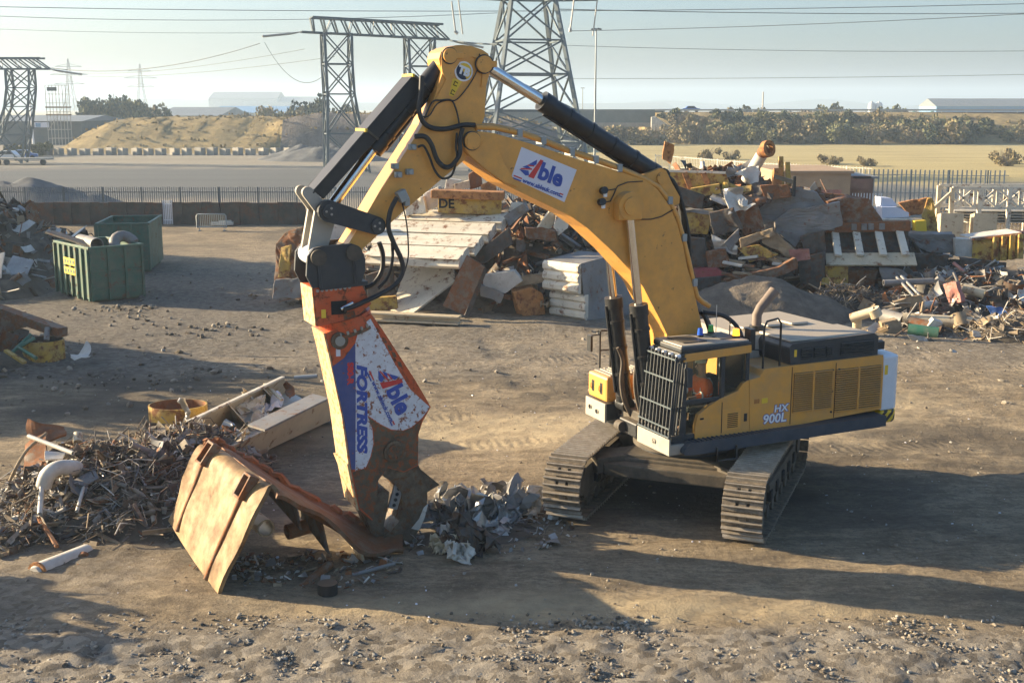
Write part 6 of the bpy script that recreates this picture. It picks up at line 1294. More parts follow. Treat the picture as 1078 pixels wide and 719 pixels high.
for i, (u, v, s_, m_, lb) in enumerate(((262, 432, .55, 'creamwhite', 'large crumpled cream sheet in the middle of the trough beam'), (270, 440, .45, 'palesheet', 'small torn cream sheet beside the large one in the trough beam'), (240, 458, .42, 'alu', 'crumpled silver sheet at the near left end of the trough beam'), (248, 464, .4, 'palesheet', 'crumpled pale sheet standing against the near web of the trough beam'), (232, 462, .34, 'brownsheet', 'crumpled brown sheet at the open left end of the trough beam'), (289, 425, .4, 'signwhite', 'white plastic sheet near the flange of the trough beam'))):
    c = G(u, v, .42); d = Vector((rs.uniform(-1, 1), rs.uniform(-1, 1), rs.uniform(.2, .8))).normalized(); q = d.orthogonal()
    g = MB(); g.grid(lambda x, y: c + d * (x - .5) * s_ * 1.3 + q * (y - .5) * s_ + Vector((nv(x, y, i, 3), nv(x, y, i + 9, 3), nv(x, y, i + 4, 3))) * s_ * .7, 9, 8, .012, M[m_], False); piece(g, 'crumpled_sheet', lb, 'sheet')
piece(sheet([(296, 404, 31.8), (303, 399, 31.8), (310, 414, 31.3), (304, 420, 31)], .03, M['rusty'], .15, 3, seed=8), 'rusty_flap', 'dark rusty flap at the far end of the trough beam', 'flap')
pipeline([(310, 397.5, 33), (334, 396, 33)], .06, M['galv'], 'pipe', 'pale straight pipe behind the far end of the trough beam', 'pipe')
# ---- torn plate in the jaws
near = [(231, 627, 19.25), (246, 592, 19.2), (262, 558, 19.15), (274, 532, 19.15), (284, 519, 19.2), (300, 522, 19.4), (318, 535, 19.7), (345, 553, 20.1), (375, 570, 20.5), (402, 583, 20.85), (424, 583, 21.0)]
far = [(178, 549, 22.0), (188, 522, 22.0), (198, 496, 22.0), (205, 477, 22.0), (214, 467.5, 22.05), (230, 468, 22.15), (252, 481, 22.2), (290, 504, 22.2), (340, 534, 22.0), (385, 556, 21.8), (424, 563, 21.6)]
nq, fq = [P(*k) for k in near], [P(*k) for k in far]
def crv(q, t_):
    x = t_ * (len(q) - 1); i = min(int(x), len(q) - 2); f = x - i; a, b, c, d = q[max(i - 1, 0)], q[i], q[i + 1], q[min(i + 2, len(q) - 1)]
    return .5 * ((2 * b) + (c - a) * f + (2 * a - 5 * b + 4 * c - d) * f * f + (3 * b - a - 3 * c + d) * f ** 3)
tp = empty('torn_plate', (nq[0].x, nq[0].y, 0)); OFF[tp.name] = Vector((nq[0].x, nq[0].y, 0)); T(tp, 'huge bent rusty plate gripped in the shear jaws, its lit face to the left', 'plate')
def pl(t0, t1, m, nm, n=18, th=.07):
    g = MB(); g.grid(lambda a, b: crv(nq, t0 + (t1 - t0) * a) * (1 - b) + crv(fq, t0 + (t1 - t0) * a) * b + Vector((nv(a * 4, b * 3, 1), nv(a * 4, b * 3, 8), nv(a * 4, b * 3, 3))) * .05 + Vector((0, nv(t0 + a, b * 6, 2, 3) * .3 * abs(2 * b - 1) ** 6, nv(t0 + a, b * 5, 7, 4) * .12 * abs(2 * b - 1) ** 4)), n, 14, th, M[m]); return g.build(nm, tp)
pl(0, .46, 'plate', 'lit_face'); pl(.46, 1, 'plateback', 'top_face')
for b_, t0, t1, w_ in ((.20, .0, .34, .07), (.80, .02, .36, .07)):
    g = MB(); n_ = 10; pt = [crv(nq, t0 + (t1 - t0) * k / n_) * (1 - b_) + crv(fq, t0 + (t1 - t0) * k / n_) * b_ for k in range(n_ + 1)]; g.tube([q + Vector((-.03, -.03, .02)) for q in pt], .055, M['rusty'], 6); g.build('rib', tp)
    q = pt[-1]; e1 = (crv(fq, .42) - crv(nq, .42)).normalized(); g = MB(); up = (pt[-1] - pt[-3]).normalized(); nn_ = e1.cross(up); 
    if nn_.x > 0: nn_ = -nn_
    for a, b, c, d in ((-.15, .15, .19, .23), (-.15, .15, -.23, -.19), (-.15, -.11, -.19, .19), (.11, .15, -.19, .19)): 
        vs = [q + e1 * x + up * y + nn_ * z for x in (a, b) for y in (c, d) for z in (-.02, .16)]; g.add(vs, [(0, 1, 3, 2), (4, 6, 7, 5), (0, 4, 5, 1), (2, 3, 7, 6), (0, 2, 6, 4), (1, 5, 7, 3)], M['brownsheet'])
    g.build('lug_frame', tp)
g = MB(); n_ = 40; g.tube([crv(fq, .42 + .5 * k / n_) + Vector((rs.uniform(-.04, .04), rs.uniform(-.03, .03), rs.uniform(0, .10))) for k in range(n_ + 1)], [rs.uniform(.04, .1) for k in range(n_ + 1)], M['rusty'], 6, smooth=False); g.build('torn_edge', tp)
for t_, h_ in ((.60, .55), (.70, .65), (.82, .55)):
    a = crv(nq, t_) * .85 + crv(fq, t_) * .15; b = crv(nq, t_) * .4 + crv(fq, t_) * .6; dn = Vector((.12, 0, -h_)); g = MB(); g.add([a, b, b + dn * .6, a + dn] + [q + Vector((.05, 0, -.02)) for q in (a, b, b + dn * .6, a + dn)], [(0, 1, 2, 3), (4, 7, 6, 5), (0, 4, 5, 1), (1, 5, 6, 2), (2, 6, 7, 3), (3, 7, 4, 0)], M['cream'] if t_ > .8 else M['darksteel']); g.build('stiffener', tp)
heap('debris', 'small torn bits lying on and around the plate below the shear jaws', [(G(395, 548, .5).x, G(385, 545, .4).y + .2, .6, .4, .3), (G(250, 600).x, G(250, 600).y, .8, .6, .15), (G(330, 600).x, G(330, 600).y, 1.5, .9, .05)], 420, .05, .26, [M[k] for k in ('alu', 'palesheet', 'darksteel', 'rusty', 'greysheet', 'wood')], 13, 'sssrtc', 'soil', 1.1, .12, .6)
pipeline([(302, 560, 20.9), (330, 552, 21.2)], .14, M['rusty'], 'pipe', 'rusty pipe stub lying under the ridge of the torn plate', 'pipe'); pipeline([(270, 548, 21.6), (280, 556, 21.2)], .17, M['cream'], 'pipe', 'short cream pipe ring under the torn plate', 'pipe')
pipeline([(313, 624, 19.5), (347, 594, 20.4)], .085, M['brownsheet'], 'pipe', 'brown pipe on the ground in the shadow below the torn plate', 'pipe')
pipeline([(371, 605, 20.1), (416, 593, 20.4)], .035, M['greysheet'], 'tube', 'thin grey tube on the ground right of the brown pipe', 'pipe')
pipeline([(300, 626, 19.4), (313, 624, 19.5)], .04, M['palesheet'], 'tube', 'pale tube end left of the brown pipe', 'pipe')
g = MB(); p = G(345, 625); g.tube([(p.x, p.y, .01), (p.x, p.y, .2)], .17, M['black'], 20); piece(g, 'rubber_block', 'squat black rubber block in the shadow in front of the torn plate', 'block', bevel=.02)
piece(sheet([(296, 635, 19.0), (334, 632, 19.15), (336, 644, 18.85), (300, 647, 18.75)], .03, M['cream'], .10, 2.5, seed=10), 'cream_sheet', 'flat cream sheet on the ground near the black rubber block', 'sheet')
piece(sheet([(322, 634, 19.05), (337, 631, 19.1), (337, 641, 18.9), (325, 643, 18.85)], .02, M['signwhite'], .12, 3, seed=11), 'white_sheet', 'small white bent sheet lying on the flat cream sheet', 'sheet')
piece(sheet([(345, 641, 18.8), (352, 641, 18.8), (352, 645, 18.7), (345, 645, 18.7)], .02, M['signwhite'], .03, seed=12), 'white_scrap', 'tiny white scrap right of the flat cream sheet', 'scrap')
piece(sheet([(246, 600, 20.2), (270, 602, 20.3), (268, 622, 19.7), (252, 624, 19.6)], .015, M['alu'], .35, 3, seed=13), 'crumpled_sheet', 'crumpled pale sheet on the ground at the near corner of the torn plate', 'sheet')
# ---- crumpled sheets right of the shear
LB = ['crumpled grey sheet at the left of the crumpled pile', 'folded pale sheet pointing up behind the crumpled pile', 'curled silver sheet in the middle of the crumpled pile', 'dark folded sheet with a hollow in the crumpled pile', 'broad silver dish shaped sheet in the crumpled pile', 'pale sheet sticking up at the back of the crumpled pile', 'white crumpled sheet at the right end of the pile, by the track', 'brown dented dish at the front of the crumpled pile', 'pale strip pointing down in front of the crumpled pile', 'white torn sheet lying at the front tip of the pile', 'dark long folded strip at the front of the pile', 'grey plate leaning low on the left of the pile', 'small silver flap on the crumpled pile', 'rolled pale sheet at the left front of the pile', 'cream sheet on the ground at the front of the pile', 'small cream tab standing in the pile', 'bent silver strip at the back left of the pile', 'pale flat sheet at the right back of the pile']
spec_ = [(466, 540, 22.4, .8, 'greysheet'), (462, 520, 23.4, .8, 'alu'), (482, 535, 22.8, .9, 'alu'), (476, 552, 22.2, .8, 'darksteel'), (510, 548, 22.7, 1.0, 'alu'), (505, 522, 23.8, .8, 'greysheet'), (556, 540, 23.3, .75, 'palesheet'), (532, 550, 22.9, .9, 'greysheet'), (482, 570, 21.6, .7, 'palesheet'), (480, 592, 20.9, .55, 'palesheet'), (490, 577, 21.3, .9, 'darksteel'), (462, 554, 22, .7, 'darksteel'), (520, 565, 22.2, .45, 'alu'), (463, 562, 21.8, .4, 'alu'), (470, 580, 21.3, .5, 'cream'), (532, 516, 24, .45, 'palesheet'), (470, 530, 23, .8, 'alu'), (540, 530, 23.7, .8, 'greysheet')]
for i, (u, v, D, s_, m_) in enumerate(spec_):
    s_ *= .7; c = P(u, v, D); c.z = max(c.z * .6, s_ * .16); d = Vector((rs.uniform(-1, 1), rs.uniform(-1, 1), rs.uniform(-.5, .6))).normalized(); q = d.orthogonal().normalized(); n_ = d.cross(q); cu = rs.uniform(.4, 1.2) * s_
    g = MB(); g.grid(lambda x, y: c + d * (x - .5) * s_ * 1.25 + q * (y - .5) * s_ * .75 + n_ * cu * ((x - .5) ** 2 + .6 * abs(y - .4)) + Vector((abs(nv(x, y, i, 3.2, i)) - .2 + .4 * abs(nv(x, y, i, 8, i)), abs(nv(x, y, i + 9, 2.9, i)) - .2, abs(nv(x, y, i + 4, 3.4, i)) - .2 + .4 * abs(nv(x, y, i + 7, 9, i)))) * s_ * .95, 20, 15, .012, M[m_], False)
    for k in range(len(g.v)): x, y, z = g.v[k]; g.v[k] = (x, y, max(z, .012 + .02 * rs.random()))
    piece(g, 'crumpled_sheet', LB[i], 'sheet')
heap('debris', 'small torn scraps under the crumpled sheets right of the shear', [(G(490, 560).x, G(490, 560).y, 2.0, 1.2, .25)], 260, .06, .32, [M[k] for k in ('alu', 'palesheet', 'darksteel', 'greysheet')], 17, 'ssssrc', 'soil', 1.1, .14, .5)
# ---- 2. far left heap and the yellow tub
heap('scrap_heap', 'grey scrap heap of sheets and offcuts on the far left, beside the green skips', [(-27.5, 58, 6.5, 6, 4.6), (-24.2, 60, 4.6, 4.5, 2.4), (-34, 60, 7, 7, 6.2), (-23.5, 53, 3.2, 3.5, 1.2), (-39, 66, 9, 8, 9.5)], 1700, .3, 1.5, [M[k] for k in ('greysheet', 'palesheet', 'darksteel', 'brownsheet', 'greysheet', 'alu', 'darksteel', 'wood', 'rusty')], 19, 'ssssbtcr', 'soil', 1.0, .5, 1.0)
heap('scrap_heap', 'low dark scrap heap at the left edge behind the yellow tub', [(-19.3, 38.5, 4.5, 3.2, 1.0), (-25, 39.5, 6.5, 5.5, 5.4), (-26, 35, 7, 5, 5.2), (-16.6, 38.8, 1.6, 1.2, .35)], 700, .2, .9, [M[k] for k in ('darksteel', 'brownsheet', 'rusty', 'greysheet', 'palesheet', 'wood')], 23, 'sssbtcr', 'soil', 1.0, .35, 1.0)
piece(sheet([(-6, 268, 42), (5, 266, 42), (1, 292, 41.5), (-8, 295, 41.5)], .06, M['palesheet'], .05), 'white_plate', 'white plate corner standing at the very left edge', 'plate')
bar2((-8, 324, 40.2), (66, 350, 38.2), .38, .30, M['brownsheet'], 'girder', 'rusty brown girder slanting down from the left edge', 'girder')
bar2((-8, 345, 39.8), (24, 337, 39.4), .5, .5, M['brownsheet'], 'girder', 'short dark girder under the slanting rusty one at the left edge', 'girder')
c = G(47, 379); g = MB()
for r0_, m_ in ((.62, M['scrapyellow']), (.58, M['darksteel'])): vs = [(c.x + r0_ * 1.05 * math.cos(t_), c.y + r0_ * math.sin(t_), z) for z in (0, .68) for t_ in np.linspace(0, 2 * math.pi, 29)[:-1]]; g.add(vs, [(i, (i + 1) % 28, 28 + (i + 1) % 28, 28 + i) for i in range(28)], m_, True)
vs = [(c.x + r_ * 1.05 * math.cos(t_), c.y + r_ * math.sin(t_), .68) for r_ in (.62, .58) for t_ in np.linspace(0, 2 * math.pi, 29)[:-1]]; g.add(vs, [(i, (i + 1) % 28, 28 + (i + 1) % 28, 28 + i) for i in range(28)], M['scrapyellow']); piece(g, 'tub', 'round open yellow tub at the foot of the low scrap heap on the left', 'tub')
g = MB(); g.tube([P(*k) for k in ((12, 372, 37.6), (33, 352, 38), (36, 356, 37.8), (20, 366, 37.6), (38, 377, 37.0))], .06, M['plastgreen'], 8); piece(g, 'green_frame', 'green tubular frame tipped over in front of the yellow tub', 'frame')
bar2((6, 369, 37.3), (26, 382, 36.9), .16, .08, M['scrapyellow'], 'bar', 'short yellow bar on the ground left of the yellow tub', 'bar')
pipeline([(50, 345, 38.2), (49, 358, 38)], .09, M['greysheet'], 'pipe', 'grey pipe standing up inside the yellow tub', 'pipe')
piece(sheet([(73, 374, 37.6), (93, 362, 38.2), (96, 374, 37.6), (80, 380, 37.2)], .02, M['palesheet'], .22, 2.5, seed=15), 'crumpled_sheet', 'crumpled pale sheet on the ground right of the yellow tub', 'sheet')
# ---- green skips
def skip(c0, ang, L_, W_, H_, label):
    e = empty('skip', (c0.x, c0.y, 0), ang); OFF[e.name] = Vector((0, 0, 0)); T(e, label, 'skip'); m = M['skipgreen']
    for nm, x0, x1, y0, y1 in (('end_panel', 0, .06, 0, W_), ('end_panel', L_ - .06, L_, 0, W_), ('side_panel', .06, L_ - .06, 0, .06), ('side_panel', .06, L_ - .06, W_ - .06, W_)): g = MB(); g.bb(x0, x1, y0, y1, .15, H_, m); g.build(nm, e)
    g = MB(); g.bb(.06, L_ - .06, .06, W_ - .06, .15, .22, M['rusty']); [g.bb(.1, L_ - .1, y, y + .15, 0, .15, m) for y in (.4, W_ - .55)]; g.build('floor', e)
    g = MB(); g.bb(-.05, L_ + .05, -.06, .09, H_, H_ + .10, m); g.bb(-.05, L_ + .05, W_ - .09, W_ + .06, H_, H_ + .1, m); g.bb(-.05, .09, .09, W_ - .09, H_, H_ + .1, m); g.bb(L_ - .09, L_ + .05, .09, W_ - .09, H_, H_ + .1, m); g.build('rim', e, bevel=.01)
    for k in range(4): x = .0 + k * (L_ - .1) / 3; g = MB(); g.bb(x, x + .10, -.08, 0, .1, H_, m); g.build('rib', e, bevel=.008)
    for z in (.55, 1.25): g = MB(); g.bb(.1, L_ - .1, -.05, -.002, z, z + .08, m); g.build('rail', e)
    for k in range(7): y = k * (W_ - .1) / 6; g = MB(); g.bb(-.10, -.0, y, y + .10, .1, H_, m); g.build('rib', e, bevel=.008)
    return e
c0 = G(97, 320); c1 = G(153, 314); ang = math.atan2(c1.y - c0.y, c1.x - c0.x); Ls = (c1 - c0).length
s1 = skip(c0, ang, Ls, 3.7, 2.25, 'dark green open steel skip filled with scrap pipes, nearest of the two skips')
for z in (1.45, 1.05): g = MB(); g.bb(-.115, -.102, 1.3, 2.5, z, z + .3, M['labelyellow']); [g.bb(-.122, -.114, 1.36 + q * .29, 1.55 + q * .29, z + .08, z + .22, M['skipgreen']) for q in range(4)]; g.build('placard', s1)
s2 = skip(Vector((-20.3, 59.3, 0)), .14, 2.5, 4.4, 2.35, 'dark green open steel skip standing empty behind the nearer one')
ca_, sa2 = math.cos(ang), math.sin(ang)
def inskip(x, y, z): return Vector((c0.x + x * ca_ - y * sa2, c0.y + x * sa2 + y * ca_, z))
g = MB(); g.pipe(inskip(.7, .8, 2.35), inskip(1.0, 3.3, 2.3), .28, .04, M['greysheet'], 16); piece(g, 'pipe', 'grey pipe with an open end lying in the nearer green skip', 'pipe')
g = MB(); pts_ = [inskip(2.0 + .45 * math.cos(t_), 1.0 + .3 * math.sin(t_) , 2.2 + .38 * math.sin(t_)) for t_ in np.linspace(.2, 3.4, 9)]; g.tube(pts_, .24, M['greysheet'], 14); piece(g, 'pipe_bend', 'thick grey pipe bend lying in the nearer green skip', 'pipe')
g = MB(); g.bar(inskip(-.3, 3.4, 2.75), inskip(.9, .6, 2.15), .5, .08, M['darksteel']); piece(g, 'steel_plank', 'long dark channel leaning over the left rim of the nearer skip', 'channel')
g = MB(); g.bar(inskip(.15, 2.8, 2.5), inskip(1.1, .9, 2.1), .3, .06, M['wood']); piece(g, 'plank', 'tan plank beside the dark channel in the nearer skip', 'plank')
heap('debris', 'mixed scrap filling the nearer green skip', [(inskip(Ls / 2, 1.85, 0).x, inskip(Ls / 2, 1.85, 0).y, 1.0, 1.4, 1.7)], 120, .2, .7, SM, 29, 'ssbtc', 'soil', .9, .3, .5)
# ---- 3. middle heap behind the arm
t3 = 'the middle scrap heap'
heap('scrap_heap', 'dark core of the middle scrap heap behind the excavator arm', [(-2.5, 53.5, 5.0, 3.6, 3.4), (1.5, 53, 4.5, 4.4, 4.2), (4.2, 52.5, 4, 4.4, 3.6), (-6.5, 52, 3, 2.5, 1.6), (.6, 49.2, 2.6, 2.0, 1.6)], 1500, .25, 1.5, SM, 31, 'ssbbtcr', 'soil', 1.0, .4, 1.0)
STK = [(392, 203, 427, 50), (398, 215, 519, 49.2), (392, 230, 504, 48.4), (388, 245, 489, 47.6)]
for i, (ua, ub, vt, hh, D) in enumerate(((424, 532, 226, 14, 49.4), (402, 518, 238, 14, 48.4), (396, 504, 251, 14, 47.4), (390, 488, 264, 14, 46.4))):
    a, b = P(ua, vt + hh / 2 - 3, D + 1.5), P(ub, vt + hh / 2 + 1, D); g = MB(); h_ = .42
    g.section(a, b, [(-.55, -h_ / 2), (.5, -h_ / 2), (.55, -h_ * .2), (.35, h_ * .3), (.5, h_ * .5), (.1, h_ * .5), (.02, h_ * .3), (-.1, h_ * .5), (-.5, h_ * .5), (-.55, 0)], M['creamwhite'], up=(-.12, -.34, .93)); piece(g, 'piling_section', ('topmost', 'second from top', 'third from top', 'lowest')[i] + ' of four long off white steel sections stacked in ' + t3, 'steel section', bevel=.015)
piece(polyplate([(430, 276), (477, 273), (478, 296), (434, 330), (411, 327)], 47.2, 45.6, .08, M['creamwhite'], .05), 'cream_plate', 'broad cream plate leaning below the stacked off white sections', 'plate')
piece(polyplate([(426, 272), (470, 276), (468, 283), (424, 279)], 46.5, 46.4, .3, M['creamwhite']), 'cream_plate', 'small cream flange above the broad leaning cream plate', 'plate')
piece(polyplate([(491, 269), (510, 281), (489, 332), (466, 322)], 46.0, 45.6, .12, M['brownsheet']), 'brown_plate', 'dark brown pitted plate leaning at the right of the cream plate', 'plate')
piece(polyplate([(510, 281), (513, 284), (494, 333), (489, 332)], 45.7, 45.9, .25, M['darksteel']), 'plate_edge', 'thin dark edge plate behind the dark brown pitted plate', 'plate')
g = MB(); g.ibeam(P(386, 332, 45.6), P(484, 337, 44.8), .5, .30, .06, M['cream']); piece(g, 'beam', 'long cream beam lying flat on the ground in front of ' + t3, 'beam')
bar2((372, 322, 46.5), (418, 318, 46.5), .35, .5, M['scrapyellow'], 'channel', 'dull yellow channel on the ground under the hanging hoses', 'channel')
yb = empty('yellow_girder', tuple(P(492, 226, 50.2))); OFF[yb.name] = Vector(yb.location); T(yb, 'yellow box girder with black letters on top of ' + t3, 'girder'); g = MB(); a, b = P(462, 215, 50.2), P(528, 218, 50.2); g.bar(a, b, 1.0, .62, M['scrapyellow']); g.build('body', yb, bevel=.02); g = MB(); a2, b2 = P(455, 203.5, 50.1), P(531, 206, 50.0); g.bar(a2, b2, 1.15, .32, M['orangerust']); g.build('rusty_flange', yb, bevel=.03)
q = P(470, 215, 49.68); text('DE', .52, M['dark'], (q.x, q.y, q.z), (1, 0, -.03), (0, 0, 1), yb, bold=.015)
# the ribbed crates with a grey side
rb = empty('ribbed_container', tuple(G(612, 337))); OFF[rb.name] = Vector(rb.location); T(rb, 'cream ribbed steel box with a plain grey side, standing behind the boom cylinders', 'container')
A_, B_, C_ = G(580, 332.5), G(617, 338.5), G(672, 331)
hA = 2.15
for k in range(2):
    z0, z1 = (.05, 1.02) if k == 0 else (1.06, 2.2); sh_ = Vector((0, 0, 0)) if k == 0 else Vector((-.28, -.05, 0)); g = MB(); n_ = 3
    for j in range(n_):
        za, zb_ = z0 + (z1 - z0) * j / n_, z0 + (z1 - z0) * (j + 1) / n_
        d = (B_ - A_).normalized(); nr = Vector((d.y, -d.x, 0)); zs_ = [(za, 0), (za + (zb_ - za) * .25, .10), (za + (zb_ - za) * .7, .10), (zb_, 0)]
        vs = [Q + sh_ + nr * o_ + Vector((0, 0, z)) for Q in (A_, B_) for z, o_ in zs_]; vs += [Q + sh_ - nr * .12 + Vector((0, 0, z)) for Q in (A_, B_) for z, o_ in zs_]
        g.add(vs, [(0, 1, 5, 4), (1, 2, 6, 5), (2, 3, 7, 6), (8, 12, 13, 9), (9, 13, 14, 10), (10, 14, 15, 11), (0, 4, 12, 8), (3, 11, 15, 7), (0, 8, 9, 1), (1, 9, 10, 2), (2, 10, 11, 3), (4, 5, 13, 12), (5, 6, 14, 13), (6, 7, 15, 14)], M['creamwhite'])
    g.build('ribbed_end', rb)
g = MB(); vs = [B_ + Vector((0, 0, .03)), C_ + Vector((0, 0, .03)), C_ + Vector((-.9, 0, 2.4)), B_ + Vector((-.22, 0, 2.22))]; nr = Vector((-.3, .9, 0)); vs += [q + nr * .08 for q in vs]; g.add(vs, [(0, 1, 2, 3), (4, 7, 6, 5), (0, 4, 5, 1), (1, 5, 6, 2), (2, 6, 7, 3), (3, 7, 4, 0)], M['greysheet']); g.build('side_panel', rb)
g = MB(); vs = [A_ + Vector((-.28, 0, 2.2)), B_ + Vector((-.25, 0, 2.2)), C_ + Vector((-.9, .1, 2.36)), C_ + (A_ - B_) + Vector((-.9, .1, 2.36))]; vs += [q - Vector((0, 0, .08)) for q in vs]; g.add(vs, [(0, 1, 2, 3), (4, 7, 6, 5), (0, 4, 5, 1), (1, 5, 6, 2), (2, 6, 7, 3), (3, 7, 4, 0)], M['greysheet']); g.build('top_panel', rb)
MID = [
 ('sheet', [(541, 306), (560, 302), (573, 310), (574, 331), (550, 333)], 46.5, 46.8, .9, 'orangerust', 'rusty_box', 'orange rusty bucket like box on the ground left of the cream ribbed box', 'box'),
 ('sheet', [(509, 290), (541, 285), (550, 296), (532, 309), (508, 305)], 46.8, 46.6, .5, 'palesheet', 'channel', 'pale open channel end beside the dark brown pitted plate', 'channel'),
 ('sheet', [(505, 300), (532, 309), (528, 318), (506, 312)], 46.4, 46.4, .2, 'greysheet', 'grey_plate', 'grey plate under the pale open channel end', 'plate'),
 ('sheet', [(494, 272), (535, 240), (538, 258), (506, 280)], 48.0, 47.6, .35, 'darksteel', 'dark_girder', 'dark girder slanting behind the dark brown pitted plate', 'girder'),
 ('sheet', [(530, 228), (552, 213), (556, 222), (536, 238)], 49.4, 49.2, .4, 'greysheet', 'grey_box', 'grey box end right of the yellow box girder', 'box'),
 ('sheet', [(538, 214), (553, 214), (551, 222), (536, 222)], 49.6, 49.6, .3, 'creamwhite', 'small_box', 'small cream box at the right end of the yellow box girder', 'box'),
 ('sheet', [(566, 240), (582, 217), (590, 221), (578, 245)], 48.6, 48.8, .2, 'cream', 'cream_slab', 'left cream slab leaning under the boom sticker', 'slab'),
 ('sheet', [(585, 222), (600, 226), (598, 240), (588, 248), (583, 240)], 48.5, 48.5, .15, 'creamwhite', 'cream_slab', 'right cream slab leaning under the boom sticker', 'slab'),
 ('sheet', [(552, 240), (586, 242), (586, 254), (556, 252)], 48.2, 48.2, .5, 'brownsheet', 'brown_block', 'brown block under the leaning cream slabs', 'block'),
 ('sheet', [(540, 293), (575, 287), (575, 296), (543, 303)], 46.8, 47, .3, 'wood', 'timber', 'brown timber lying on the orange rusty box', 'timber'),
 ('sheet', [(470, 188), (486, 190), (486, 200), (468, 200)], 51, 51, .5, 'creamwhite', 'white_box', 'white box part above the yellow box girder', 'box'),
 ('sheet', [(493, 184), (505, 176), (508, 196), (495, 200)], 51, 51, .4, 'rusty', 'rusty_lump', 'upright rusty lump on the yellow box girder', 'scrap'),
 ('sheet', [(478, 194), (494, 190), (495, 198), (479, 200)], 50.8, 50.8, .4, 'cream', 'cream_box', 'small cream box left of the upright rusty lump', 'box'),
 ('sheet', [(506, 195), (521, 190), (524, 202), (508, 204)], 50.8, 50.8, .4, 'orangerust', 'rusty_plate', 'orange rusty plate right of the upright rusty lump', 'plate'),
 ('sheet', [(445, 205), (462, 196), (468, 214), (450, 222)], 50.5, 50.3, .3, 'palesheet', 'pale_plate', 'pale plate between the excavator arm and the yellow girder', 'plate'),
 ('sheet', [(424, 214), (446, 206), (450, 224), (428, 227)], 50.4, 50.2, .3, 'creamwhite', 'cream_slab', 'cream slab right behind the excavator arm', 'slab'),
 ('sheet', [(291, 256), (300, 245), (320, 238), (327, 250), (324, 314), (288, 314)], 49.6, 49.0, 1.6, 'brownsheet', 'scrap_bucket', 'brown scrap bucket half hidden behind the shear bracket', 'bucket'),
 ('sheet', [(294, 262), (306, 258), (305, 290), (293, 292)], 49.2, 49.1, .1, 'scrapyellow', 'yellow_cheek', 'yellow cheek plate on the side of the brown scrap bucket', 'plate'),
 ('sheet', [(288, 296), (318, 292), (318, 313), (287, 314)], 48.9, 48.8, .2, 'greysheet', 'grey_plate', 'grey plate leaning against the brown scrap bucket', 'plate'),
 ('sheet', [(340, 240), (372, 228), (376, 250), (345, 262)], 49.5, 49.2, .5, 'palesheet', 'pale_sheet', 'pale sheet seen through the links of the arm', 'sheet'),
 ('sheet', [(335, 262), (360, 250), (372, 276), (345, 282)], 48.5, 48.3, .5, 'rusty', 'rusty_sheet', 'rusty sheet behind the black shear bracket', 'sheet'),
 ('sheet', [(384, 290), (410, 282), (412, 312), (388, 318)], 47.4, 47.2, .6, 'darksteel', 'dark_box', 'dark box behind the hanging hoses', 'box'),
]
